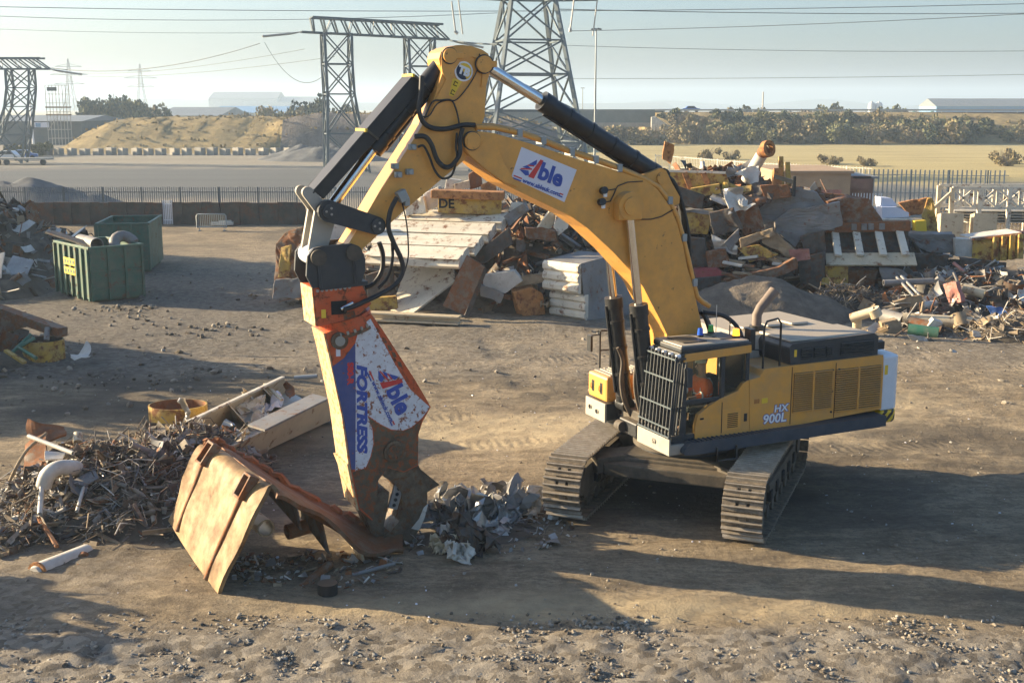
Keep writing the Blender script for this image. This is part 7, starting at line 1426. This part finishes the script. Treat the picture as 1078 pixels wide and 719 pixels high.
RGT = [
 ('sheet', [(697, 168), (699, 150), (711, 152), (707, 172)], 53, 53, .15, 'orangerust', 'rusty_plate', 'upright orange rusty plate above the boom hoses', 'plate'),
 ('sheet', [(788, 227), (836, 196), (860, 203), (872, 218), (826, 243), (808, 247)], 52.0, 51.4, .25, 'greysheet', 'grey_plate', 'upper of two big grey brown plates on the right scrap heap', 'plate'),
 ('sheet', [(816, 232), (832, 221), (884, 213), (887, 238), (845, 248), (838, 260), (815, 245)], 51.4, 50.8, .3, 'greysheet', 'grey_plate', 'lower of two big grey brown plates on the right scrap heap', 'plate'),
 ('sheet', [(870, 213), (892, 207), (914, 211), (930, 235), (916, 241), (888, 239)], 51.6, 51.2, 1.2, 'brownsheet', 'crushed_box', 'crushed dark brown box above the battened bucket', 'box'),
 ('sheet', [(722, 222), (751, 222), (745, 247), (720, 246)], 51.6, 51.4, .9, 'scrapyellow', 'yellow_box', 'yellow box side in the shade right of the boom', 'box'),
 ('sheet', [(721, 220), (752, 222), (751, 226), (721, 224)], 51.4, 51.3, .9, 'greysheet', 'grey_lip', 'grey lip along the top of the shaded yellow box', 'plate'),
 ('sheet', [(730, 284), (756, 283), (763, 290), (733, 294)], 49.6, 49.4, .7, 'redsheet', 'red_sheet', 'faded red sheet lying low right of the boom', 'sheet'),
 ('sheet', [(733, 294), (760, 291), (759, 300), (734, 305)], 49.2, 49.2, .4, 'darksteel', 'dark_box', 'dark box under the faded red sheet', 'box'),
 ('sheet', [(762, 295), (820, 281), (838, 271), (840, 283), (800, 298), (764, 305)], 49.0, 48.8, .5, 'brownsheet', 'brown_girder', 'long dark brown girder holding the pile of planks', 'girder'),
 ('sheet', [(748, 248), (778, 258), (776, 268), (752, 262)], 50.4, 50, .08, 'alu', 'bent_sheet', 'folded pale grey sheet in the dark hollow right of the boom', 'sheet'),
 ('sheet', [(762, 256), (778, 240), (780, 250), (768, 264)], 50.0, 50, .06, 'greysheet', 'bent_sheet', 'folded grey flap right of the folded pale grey sheet', 'sheet'),
 ('sheet', [(778, 252), (814, 240), (816, 247), (780, 261)], 50.3, 50.0, .3, 'wood', 'timber', 'tan timber below the upper big grey plate', 'timber'),
 ('sheet', [(830, 263), (852, 262), (854, 272), (834, 277)], 50.0, 49.8, .1, 'pink', 'red_plate', 'faded red plate below the lower big grey plate', 'plate'),
 ('sheet', [(840, 274), (866, 266), (866, 305), (842, 298)], 50.0, 49.6, .8, 'darksteel', 'dark_sheet', 'dark sheet between the planks and the battened bucket', 'sheet'),
 ('sheet', [(866, 280), (893, 281), (893, 306), (864, 309)], 50.2, 50.0, .6, 'scrapyellow', 'yellow_crate', 'shaded yellow crate under the battened bucket', 'crate'),
 ('sheet', [(893, 284), (925, 284), (920, 308), (893, 306)], 50.4, 50.4, .5, 'brownsheet', 'brown_sheet', 'shaded brown sheet right of the shaded yellow crate', 'sheet'),
 ('sheet', [(866, 293), (892, 293), (892, 299), (865, 299)], 49.6, 49.6, .3, 'scrapyellow', 'yellow_beam', 'yellow beam in front of the shaded yellow crate', 'beam'),
 ('sheet', [(952, 246), (1006, 246), (1012, 266), (975, 266)], 53.5, 53.2, .8, 'greysheet', 'grey_girder', 'grey green box girder left of the yellow ribbed trough', 'girder'),
 ('sheet', [(1005, 251), (1024, 252), (1024, 271), (1006, 270)], 53, 53, .7, 'palesheet', 'girder_end', 'pale end block between the grey girder and the yellow trough', 'block'),
 ('sheet', [(928, 218), (944, 218), (957, 224), (957, 229), (929, 230)], 55, 55, .9, 'signwhite', 'white_cabinet', 'upper white cabinet on the bright stack behind the battened bucket', 'cabinet'),
 ('sheet', [(927, 208), (939, 209), (945, 217), (928, 218)], 55.4, 55.4, .9, 'signwhite', 'white_box', 'small white box on top of the upper white cabinet', 'box'),
 ('sheet', [(928, 231), (963, 231), (963, 240), (929, 240)], 54.4, 54.4, .8, 'creamwhite', 'cream_beam', 'cream beam under the white cabinets', 'beam'),
 ('sheet', [(963, 233), (975, 232), (976, 244), (964, 244)], 54, 54, .5, 'labelyellow', 'yellow_bag', 'bright yellow bag shaped bundle beside the tan trough', 'bundle'),
 ('sheet', [(946, 214), (977, 208), (981, 210), (971, 225), (958, 227)], 56.2, 56, .3, 'orangerust', 'tan_trough', 'tan trough floor leaning right of the white cabinets', 'trough'),
 ('sheet', [(977, 208), (982, 208), (988, 245), (974, 244), (970, 228)], 55.4, 55.2, .25, 'scrapyellow', 'trough_side', 'upright yellow side of the tan trough', 'plate'),
 ('sheet', [(1068, 243), (1082, 244), (1082, 254), (1069, 253)], 54, 54, .5, 'pink', 'red_block', 'faded red block at the right edge behind the yellow trough', 'block'),
 ('sheet', [(992, 300), (1006, 297), (1012, 318), (1000, 323)], 46.8, 46, .25, 'pink', 'pink_slab', 'faded pink slab standing in the rubbish on the right', 'slab'),
 ('sheet', [(940, 318), (970, 310), (974, 318), (950, 326)], 46, 46, .2, 'wood', 'board', 'brown board lying left of the faded pink slab', 'board'),
 ('sheet', [(1038, 322), (1052, 324), (1066, 332), (1045, 334)], 45, 44.6, .15, 'plastblue', 'blue_sheet', 'crumpled blue plastic in the rubbish on the right', 'plastic'),
 ('sheet', [(1036, 350), (1052, 350), (1052, 358), (1037, 360)], 42.3, 42.2, .3, 'pink', 'red_block', 'faded red and white block on the ground at the right', 'block'),
 ('sheet', [(1052, 350), (1062, 350), (1061, 356), (1053, 357)], 42.3, 42.2, .3, 'redsheet', 'red_block', 'small dark red block beside the faded red and white block', 'block'),
 ('sheet', [(1030, 296), (1036, 290), (1060, 302), (1056, 308)], 49, 49, .1, 'greysheet', 'grey_sheet', 'grey sheet half buried near the right edge', 'sheet'),
 ('sheet', [(975, 345), (983, 336), (993, 340), (985, 350)], 42.6, 42.5, .5, 'palesheet', 'pale_lump', 'pale broken lump at the end of the long cream pipe', 'lump'),
 ('sheet', [(955, 352), (976, 356), (984, 362), (962, 362)], 41.6, 41.5, .1, 'alu', 'bent_sheet', 'bent silver sheet in front of the long cream pipe', 'sheet'),
 ('sheet', [(928, 340), (945, 336), (948, 348), (930, 352)], 43, 43, .4, 'wood', 'timber', 'timber block behind the right end of the engine hood', 'timber'),
 ('sheet', [(712, 196), (742, 206), (738, 222), (712, 214)], 51.8, 51.6, .4, 'darksteel', 'dark_sheet', 'dark sheet below the yellow tray beside the boom hoses', 'sheet'),
 ('sheet', [(745, 226), (772, 219), (783, 240), (752, 250)], 50.9, 50.6, .3, 'darksteel', 'dark_sheet', 'dark bent sheet right of the shaded yellow box', 'sheet'),
 ('sheet', [(770, 217), (796, 212), (806, 240), (784, 250)], 51.2, 51.0, .3, 'brownsheet', 'rusty_sheet', 'rusty brown sheet left of the upper big grey plate', 'sheet'),
 ('sheet', [(720, 250), (742, 252), (745, 280), (722, 282)], 50.4, 50.2, .5, 'darksteel', 'dark_box', 'dark box in the hollow beside the boom', 'box'),
 ('sheet', [(742, 266), (764, 262), (770, 280), (746, 284)], 50.0, 49.8, .4, 'brownsheet', 'brown_box', 'brown box in the hollow above the faded red sheet', 'box'),
 ('sheet', [(842, 250), (868, 243), (870, 266), (848, 268)], 50.6, 50.4, .4, 'darksteel', 'dark_plate', 'dark plate under the lower big grey plate', 'plate'),
 ('sheet', [(800, 244), (818, 246), (838, 262), (832, 272), (802, 256)], 50.3, 50.0, .2, 'wood', 'timber', 'tan board below the lower big grey plate', 'board'),
 ('sheet', [(776, 262), (800, 258), (820, 268), (790, 276)], 50.0, 49.7, .2, 'scrapyellow', 'yellow_plate', 'dull yellow plate in the pile of planks', 'plate'),
 ('sheet', [(925, 283), (950, 284), (960, 296), (930, 300)], 50.0, 49.6, .4, 'greysheet', 'grey_sheet', 'grey sheet under the right end of the battened bucket', 'sheet'),
 ('sheet', [(960, 268), (1000, 268), (996, 282), (962, 284)], 51.6, 51.2, .3, 'darksteel', 'dark_plate', 'dark plate below the grey green girder', 'plate'),
 ('sheet', [(1010, 272), (1060, 276), (1058, 290), (1014, 288)], 50.8, 50.4, .3, 'darksteel', 'dark_plate', 'dark plate below the yellow ribbed trough', 'plate'),
 ('sheet', [(800, 196), (830, 194), (836, 206), (806, 212)], 51.6, 51.4, .3, 'rusty', 'rusty_sheet', 'rusty sheet on top of the upper big grey plate', 'sheet'),
 ('sheet', [(838, 206), (868, 204), (872, 213), (846, 218)], 52.4, 52.2, .4, 'brownsheet', 'rusty_sheet', 'rusty sheet behind the two big grey plates', 'sheet'),
]
for kind, px, D0, D1, dp_, m_, nm, lb, ct in MID + RGT:
    o = piece(polyplate(px, D0, D1, dp_, M[m_]), nm, lb, ct, bevel=.02)
    if dp_ < .35 or m_ in ('brownsheet', 'greysheet', 'orangerust'):
        su = o.modifiers.new('dense', 'SUBSURF'); su.subdivision_type = 'SIMPLE'; su.levels = su.render_levels = 3
        tx_ = bpy.data.textures.get('dents') or bpy.data.textures.new('dents', 'CLOUDS'); tx_.noise_scale = .7
        dm = o.modifiers.new('dents', 'DISPLACE'); dm.texture = tx_; dm.strength = .22; dm.texture_coords = 'LOCAL'; dm.direction = 'RGB_TO_XYZ'
# ---- 4. right heap
t4 = 'the right scrap heap'
heap('scrap_heap', 'dark core of the right scrap heap behind the boom', [(9.0, 56, 5.5, 4.0, 5.2), (13.0, 56.5, 4.6, 3.6, 4.2), (17.0, 58, 4.5, 3.2, 2.6), (7.6, 55, 3.6, 3.4, 4.8), (12.6, 53.0, 5.4, 2.4, 1.7), (10.2, 55, 3.0, 2.8, 5.0)], 2600, .3, 1.6, SM + [M['darksteel'], M['brownsheet']], 37, 'sssbbtcr', 'soil', 1.0, .4, 1.0)
heap('scrap_heap', 'low tangle of pipes, cable and rubbish on the right, before the yellow trough', [(19.5, 49.5, 5.5, 4.2, 1.5), (15.5, 47.5, 3.5, 3.0, .8), (22, 47, 5, 4, 1.1), (17, 43.5, 4, 1.8, .3), (20.5, 42.6, 3.4, 2.0, .7)], 1500, .15, .95, [M[k] for k in ('darksteel', 'greysheet', 'hosebrown', 'palesheet', 'rusty', 'wood', 'alu', 'brownsheet', 'greysheet')], 41, 'rrrrssstbc', 'soil', 1.05, .3, 1.0)
heap('wire_tangle', 'tangled ball of thin wire right of the earth mound', [(13.0, 47.5, 1.6, 1.2, 1.15)], 420, .3, .7, [M[k] for k in ('greysheet', 'hosebrown', 'wood', 'darksteel')], 43, 'r', 'soil', 1.05, .2, 1.0)
heap('wire_tangle', 'tan pile of wire and twigs at the right edge', [(G(1066, 356).x, G(1066, 356).y, 1.8, 1.3, .9), (G(1015, 322).x, G(1015, 322).y + 1, 1.6, 1.1, .8)], 460, .25, .6, [M[k] for k in ('wood', 'hosebrown', 'palesheet', 'wood')], 47, 'rrrs', 'soil', 1.05, .2, 1.0)
K(mound('earth_mound', (9.5, 46.8, 0), 4.3, 2.6, 1.75, M['mound'], 90, .07, 4, .8, .8), 'structure', 'grey brown earth mound between the excavator and the right scrap heap')
# open yellow tray with dark contents
yt = empty('yellow_tray', tuple(P(735, 205, 53))); OFF[yt.name] = Vector(yt.location); T(yt, 'open yellow steel tray full of dark scrap on top of ' + t4, 'tray')
a, b = P(702, 180, 53), P(764, 182, 52.4); g = MB(); dn = Vector((.35, -.1, -.95)); g.grid(lambda x, y: a.lerp(b, x) + dn * y, 4, 2, .06, M['scrapyellow'], False); g.build('front_panel', yt)
g = MB(); g.bar(a, b, .12, .1, M['creamwhite']); g.build('rim', yt); g = MB(); a2, b2 = P(728, 203, 52.4), P(758, 198, 52.2); g.bar(a2, b2, 1.0, .4, M['scrapyellow']); g.build('base', yt)
for f in (.3, .62): g = MB(); q = a.lerp(b, f); g.bar(q + Vector((0, -.12, -.05)), q + dn * .9 + Vector((0, -.12, 0)), .22, .1, M['orangerust'], up=(0, 1, 0)); g.build('stiffener', yt)
heap('debris', 'dark scrap heaped in the open yellow tray', [(P(730, 176, 54.2).x, 54.4, 2.0, 1.0, P(730, 170, 54.4).z)], 200, .2, .6, [M['darksteel'], M['black'], M['rusty']], 53, 'ssrtc', 'soil', .9, .3, .4)
# pipe with a flange ring
fl = empty('flanged_pipe', tuple(P(795, 190, 53))); OFF[fl.name] = Vector(fl.location); T(fl, 'white pipe with a round flange ring pointing up from ' + t4, 'pipe'); a, b = P(786, 190, 53.4), P(802, 163, 52.6); g = MB(); g.pipe(a, b, .26, .05, M['palesheet'], 18); g.build('pipe', fl)
c = P(808, 157, 52.3); dr = Vector((.55, -.8, .15)).normalized(); g = MB(); g.pipe(c - dr * .12, c + dr * .12, .36, .15, M['orangerust'], 20); g.build('flange_ring', fl); g = MB(); g.tube([b, P(803, 160, 52.5), c - dr * .1], .24, M['rusty'], 12); g.build('pipe_neck', fl)
for u, lb in ((823, 'left of two yellow posts beside the flanged pipe'), (830, 'right of two yellow posts beside the flanged pipe')): g = MB(); g.bar(P(u, 197, 52.6), P(u - 1, 165 + (u > 825) * 6, 52.8), .2, .16, M['scrapyellow'], up=(0, 1, 0)); piece(g, 'yellow_post', lb, 'post', bevel=.015)
piece(sheet([(814, 178, 52.2), (824, 177, 52.2), (822, 196, 52), (813, 195, 52)], .3, M['orangerust'], .05), 'rusty_box', 'rusty box left of the two yellow posts', 'box')
g = MB(); a, b = P(815, 186, 51.8), P(836, 192, 51.4); 
for z in (0, -.5): g.bar(a + Vector((0, 0, z)), b + Vector((0, 0, z)), .14, .16, M['black'])
g.bar(b + Vector((0, 0, .25)), b + Vector((0, 0, -.6)), .16, .12, M['black']); piece(g, 'black_frame', 'black two bar frame in front of the two yellow posts', 'frame')
for i, (q, m_, cr, lb) in enumerate((([(748, 206, 51.6), (772, 200, 51.8), (776, 212, 51.2), (752, 216, 51)], 'alu', .5, 'left crumpled silver white sheet below the yellow tray'), ([(766, 203, 51.4), (788, 206, 51.2), (792, 218, 50.8), (768, 221, 50.8)], 'palesheet', .4, 'right crumpled white sheet below the flanged pipe'), ([(768, 175, 52.6), (776, 171, 52.8), (779, 186, 52.4), (768, 188, 52.4)], 'greysheet', .3, 'dark folded sheet right of the yellow tray'), ([(778, 180, 52.4), (798, 172, 52.6), (798, 190, 52.2), (780, 192, 52.2)], 'palesheet', .35, 'pale folded sheet left of the flanged pipe'), ([(780, 203, 51.6), (806, 208, 51.2), (808, 216, 51), (784, 218, 51)], 'brownsheet', .25, 'brown bent sheet below the pale folded sheet'), ([(762, 193, 52.2), (790, 194, 52), (790, 203, 51.8), (764, 203, 51.8)], 'scrapyellow', .25, 'dull yellow bent sheet under the dark folded sheet'), ([(792, 195, 52), (812, 193, 52), (814, 212, 51.4), (794, 214, 51.4)], 'darksteel', .3, 'dark bent sheet under the rusty box'), ([(852, 199, 52), (858, 192, 52), (861, 199, 52), (855, 202, 52)], 'alu', .06, 'small diamond shaped grey plate on the skyline of the heap'), ([(740, 185, 53), (752, 182, 53), (752, 195, 52.6), (742, 197, 52.6)], 'rusty', .2, 'rusty flap hanging over the yellow tray'))): piece(sheet(q, .03, M[m_], cr, 2.2, seed=20 + i), 'bent_sheet', lb, 'sheet')
# battened bucket
bk = empty('battened_bucket', tuple(P(915, 280, 51))); OFF[bk.name] = Vector(bk.location); T(bk, 'wide dark loader bucket with four cream battens, tipped on ' + t4, 'bucket')
TL, TR, BL, BR = P(868, 242, 51.6), P(957, 240, 51.2), P(869, 279, 50.2), P(964, 279, 49.9); g = MB(); g.grid(lambda x, y: TL.lerp(TR, x).lerp(BL.lerp(BR, x), y) + Vector((0, .5 * math.sin(y * 3.14), 0)), 12, 8, .08, M['darksteel']); g.build('back_plate', bk)
g = MB(); g.bar(TL + Vector((0, -.05, .1)), TR + Vector((0, -.05, .1)), .5, .42, M['rusty']); g.build('top_beam', bk, bevel=.02); g = MB(); g.grid(lambda x, y: BL.lerp(BR, x) + (TL.lerp(TR, x) - BL.lerp(BR, x)) * (.32 * (1 - y)) + Vector((0, -.06 - .12 * y, 0)), 12, 2, .07, M['cream'], False); g.build('cutting_edge', bk)
for f in (.11, .36, .62, .87): g = MB(); t_ = TL.lerp(TR, f); b_ = BL.lerp(BR, f + .02); g.bar(t_ + Vector((0, -.22, -.1)), t_.lerp(b_, .72) + Vector((0, -.3, 0)), .30, .12, M['creamwhite'], up=(0, 1, 0)); g.build('batten', bk, bevel=.01)
for f in (.06, .32, .44, .52, .65): g = MB(); g.box(TL.lerp(TR, f) + Vector((0, -.35, .12)), (.22, .12, .26), M['greysheet']); g.build('lug', bk, bevel=.01)
# yellow ribbed trough
yr = empty('ribbed_trough', tuple(P(1050, 280, 52.5))); OFF[yr.name] = Vector(yr.location); T(yr, 'dull yellow ribbed trough lying at the right edge below the trestle', 'trough')
a, b = P(1024, 252, 53), P(1076, 246, 52); dn = Vector((0, -.1, -1.05)); g = MB(); g.grid(lambda x, y: a.lerp(b, x) + dn * y, 6, 3, .06, M['scrapyellow'], False); g.build('panel', yr); g = MB(); g.bar(a, b, .3, .1, M['brownsheet']); g.build('rim', yr)
for f in (.45, .62, .78, .95): g = MB(); q = a.lerp(b, f); g.bar(q + Vector((0, -.12, 0)), q + dn + Vector((0, -.12, 0)), .22, .2, M['scrapyellow'], up=(0, 1, 0)); g.build('rib', yr, bevel=.02)
g = MB(); g.grid(lambda x, y: a.lerp(b, x) + Vector((0, 1.6 * y, .02)), 4, 2, .05, M['palesheet'], False); g.build('lid', yr)
# planks pile on the girder
for i in range(13):
    u, v = 770 + (i % 5) * 13 + rs.uniform(-3, 3), 272 + (i // 5) * 8 + rs.uniform(-2, 2); D = 50.0 - (i // 5) * .35; a, b = P(u - 8, v + rs.uniform(-3, 1), D), P(u + 12, v + rs.uniform(-2, 5), D - .3); g = MB(); g.bar(a, b, .26, .1, M[('wood', 'palesheet', 'brownsheet', 'wood')[i % 4]]); T(g.build('plank', bevel=.01), ('tan', 'pale', 'dark brown', 'tan')[i % 4] + ' plank in the loose pile on the long dark brown girder', 'plank', 'planks on the brown girder')
# pipes by the hood
g = MB(); el = [P(898, 340, 42.5), P(900, 338, 42.5), P(906, 333, 42.3), P(921, 327, 42.0)]; g.tube([P(902, 347, 42.6), P(902.5, 335, 42.4)], .16, M['cream'], 14); g.tube([P(896, 335, 42.4), P(921, 327.5, 42.0)], .17, M['cream'], 14); g.tube([P(919, 325, 42), P(923, 333, 42)], .22, M['cream'], 14); piece(g, 'pipe_fitting', 'cream branched pipe fitting standing just behind the engine hood', 'pipe')
pipeline([(950, 335.5, 44), (1037, 341.5, 43.2)], .23, M['cream'], 'pipe', 'long cream pipe lying across the rubbish on the right', 'pipe'); pipeline([(958, 340, 43.3), (992, 348, 42.6)], .24, M['brownsheet'], 'pipe', 'brown pipe just in front of the long cream pipe', 'pipe'); pipeline([(956, 347, 42.6), (988, 351, 42.2)], .22, M['plastgreen'], 'pipe', 'grey green pipe nearest the open ground on the right', 'pipe'); pipeline([(1008, 332, 43.6), (1012, 345, 43.3)], .3, M['wood'], 'pipe_collar', 'short collar round the long cream pipe', 'pipe'); pipeline([(930, 332, 44.8), (952, 338, 44)], .26, M['greysheet'], 'pipe', 'dark grey pipe behind the cream branched pipe fitting', 'pipe')
pipeline([(1014, 303, 46.8), (1036, 310, 46.4)], .2, M['cream'], 'pipe', 'short cream pipe right of the faded pink slab', 'pipe'); pipeline([(930, 298, 48), (982, 296, 48)], .13, M['greysheet'], 'pipe', 'thin grey pipe across the rubbish below the battened bucket', 'pipe'); pipeline([(985, 320, 46.2), (971, 322, 46)], .16, M['palesheet'], 'pipe', 'pale pipe stub left of the faded pink slab', 'pipe')
pipeline([(944, 292, 48.4), (962, 312, 46.8)], .06, M['alu'], 'pole', 'upper of two thin pale poles slanting in the rubbish', 'pole'); pipeline([(949, 291, 48.4), (968, 311, 46.8)], .06, M['alu'], 'pole', 'lower of two thin pale poles slanting in the rubbish', 'pole')
pipeline([(1004, 277, 50), (1022, 292, 49)], .07, M['pink'], 'pole', 'faded red pole slanting below the yellow ribbed trough', 'pole'); pipeline([(970, 329, 44.6), (972, 318, 44.8)], .05, M['wood'], 'pole', 'short upright stick behind the long cream pipe', 'pole')
heap('debris', 'white bits and small scraps scattered on the open ground at right', [(G(960, 360).x, G(960, 360).y, 3.5, 1.6, .02), (G(1040, 365).x, G(1040, 365).y, 3.2, 1.8, .02)], 110, .08, .4, [M[k] for k in ('palesheet', 'alu', 'wood', 'creamwhite')], 59, 'sstc', 'soil', 1, .5, .1)
heap('scrap_heap', 'unseen scrap heap added off the bottom left edge to cast shade', [(-13.5, 19.6, 2.6, 2.2, 2.3), (-12.5, 17.0, 2.0, 1.8, 1.3)], 220, .15, .7, SM, 83, 'ssbtcr', 'soil', 1.0, .25, .8)  # out of view, added to shade the lower left corner
# ---- broken stone on the ground
def stones(n, xr, yr_, smin, smax, seed, mats, label, nm='rubble', pw=3.0, fnc=None):
    rr_ = random.Random(seed); g = MB(); p_ = 1.618; base = [Vector(q).normalized() for q in ((-1, p_, 0), (1, p_, 0), (-1, -p_, 0), (1, -p_, 0), (0, -1, p_), (0, 1, p_), (0, -1, -p_), (0, 1, -p_), (p_, 0, -1), (p_, 0, 1), (-p_, 0, -1), (-p_, 0, 1))]; fs = [(0, 11, 5), (0, 5, 1), (0, 1, 7), (0, 7, 10), (0, 10, 11), (1, 5, 9), (5, 11, 4), (11, 10, 2), (10, 7, 6), (7, 1, 8), (3, 9, 4), (3, 4, 2), (3, 2, 6), (3, 6, 8), (3, 8, 9), (4, 9, 5), (2, 4, 11), (6, 2, 10), (8, 6, 7), (9, 8, 1)]
    k = 0
    while k < n:
        x, y = rr_.uniform(*xr), rr_.uniform(*yr_)
        if fnc and rr_.random() > fnc(x, y): continue
        k += 1; s_ = smin + (smax - smin) * rr_.random() ** pw; rz_ = Matrix.Rotation(rr_.uniform(0, 6.28), 3, 'Z') @ Matrix.Rotation(rr_.uniform(-.8, .8), 3, 'X'); sc = (rr_.uniform(.7, 1.4), rr_.uniform(.6, 1.1), rr_.uniform(.4, .85)); zz_ = gzf(x, y)
        g.add([Vector((x, y, zz_ + s_ * .28)) + rz_ @ Vector([q[j] * sc[j] * s_ * rr_.uniform(.7, 1.2) for j in range(3)]) for q in base], fs, rr_.choice(mats))
    return K(g.build(nm, norm=False), 'stuff', label)
_xs, _ys = np.arange(-25, 26, .25), np.arange(14, 60, .25); _zz = ground_h(*np.meshgrid(_xs, _ys, indexing='ij'))
def gzf(x, y): return float(_zz[min(max(int((x + 25) / .25), 0), len(_xs) - 1), min(max(int((y - 14) / .25), 0), len(_ys) - 1)])
ST = [M['stone'], M['stone'], M['mound'], M['mound'], M['concrete']]
stones(19000, (-9, 9.5), (15.5, 18.4), .010, .052, 61, ST, 'broken stone and brick rubble spread along the front edge', fnc=lambda x, y: max(.08, min(1, (18.2 - y + .5 * math.sin(x * 1.3)) / .9)) * max(.3, min(1, .6 + 1.3 * nv(x, y, 4, 1.1))), pw=2.3)
stones(1500, (-13, 16), (17.5, 40), .008, .05, 67, ST, 'small loose stones scattered over the yard', nm='loose_stones', pw=3.0, fnc=lambda x, y: .25 + .75 * max(0, nv(x, y, 0, .5)))
stones(1100, (-18, 20), (32, 60), .015, .11, 71, ST + [M['soil']], 'small debris scattered over the far side of the yard', nm='loose_stones', pw=3.5, fnc=lambda x, y: .25 + .75 * max(0, nv(x, y, 5, .3)))
stones(700, (-9, 14), (18, 42), .006, .032, 79, [M['signwhite'], M['alu'], M['palesheet']], 'tiny pale flakes of metal and plastic littering the yard', nm='litter', pw=2.0, fnc=lambda x, y: .3 + .7 * max(0, nv(x, y, 3, .4)))
stones(500, (-18, -9), (30, 52), .02, .14, 73, [M['soil'], M['mound'], M['stone']], 'clods and stones around the green skips', nm='clods', pw=2.5, fnc=lambda x, y: max(.05, nv(x, y, 9, .35)))
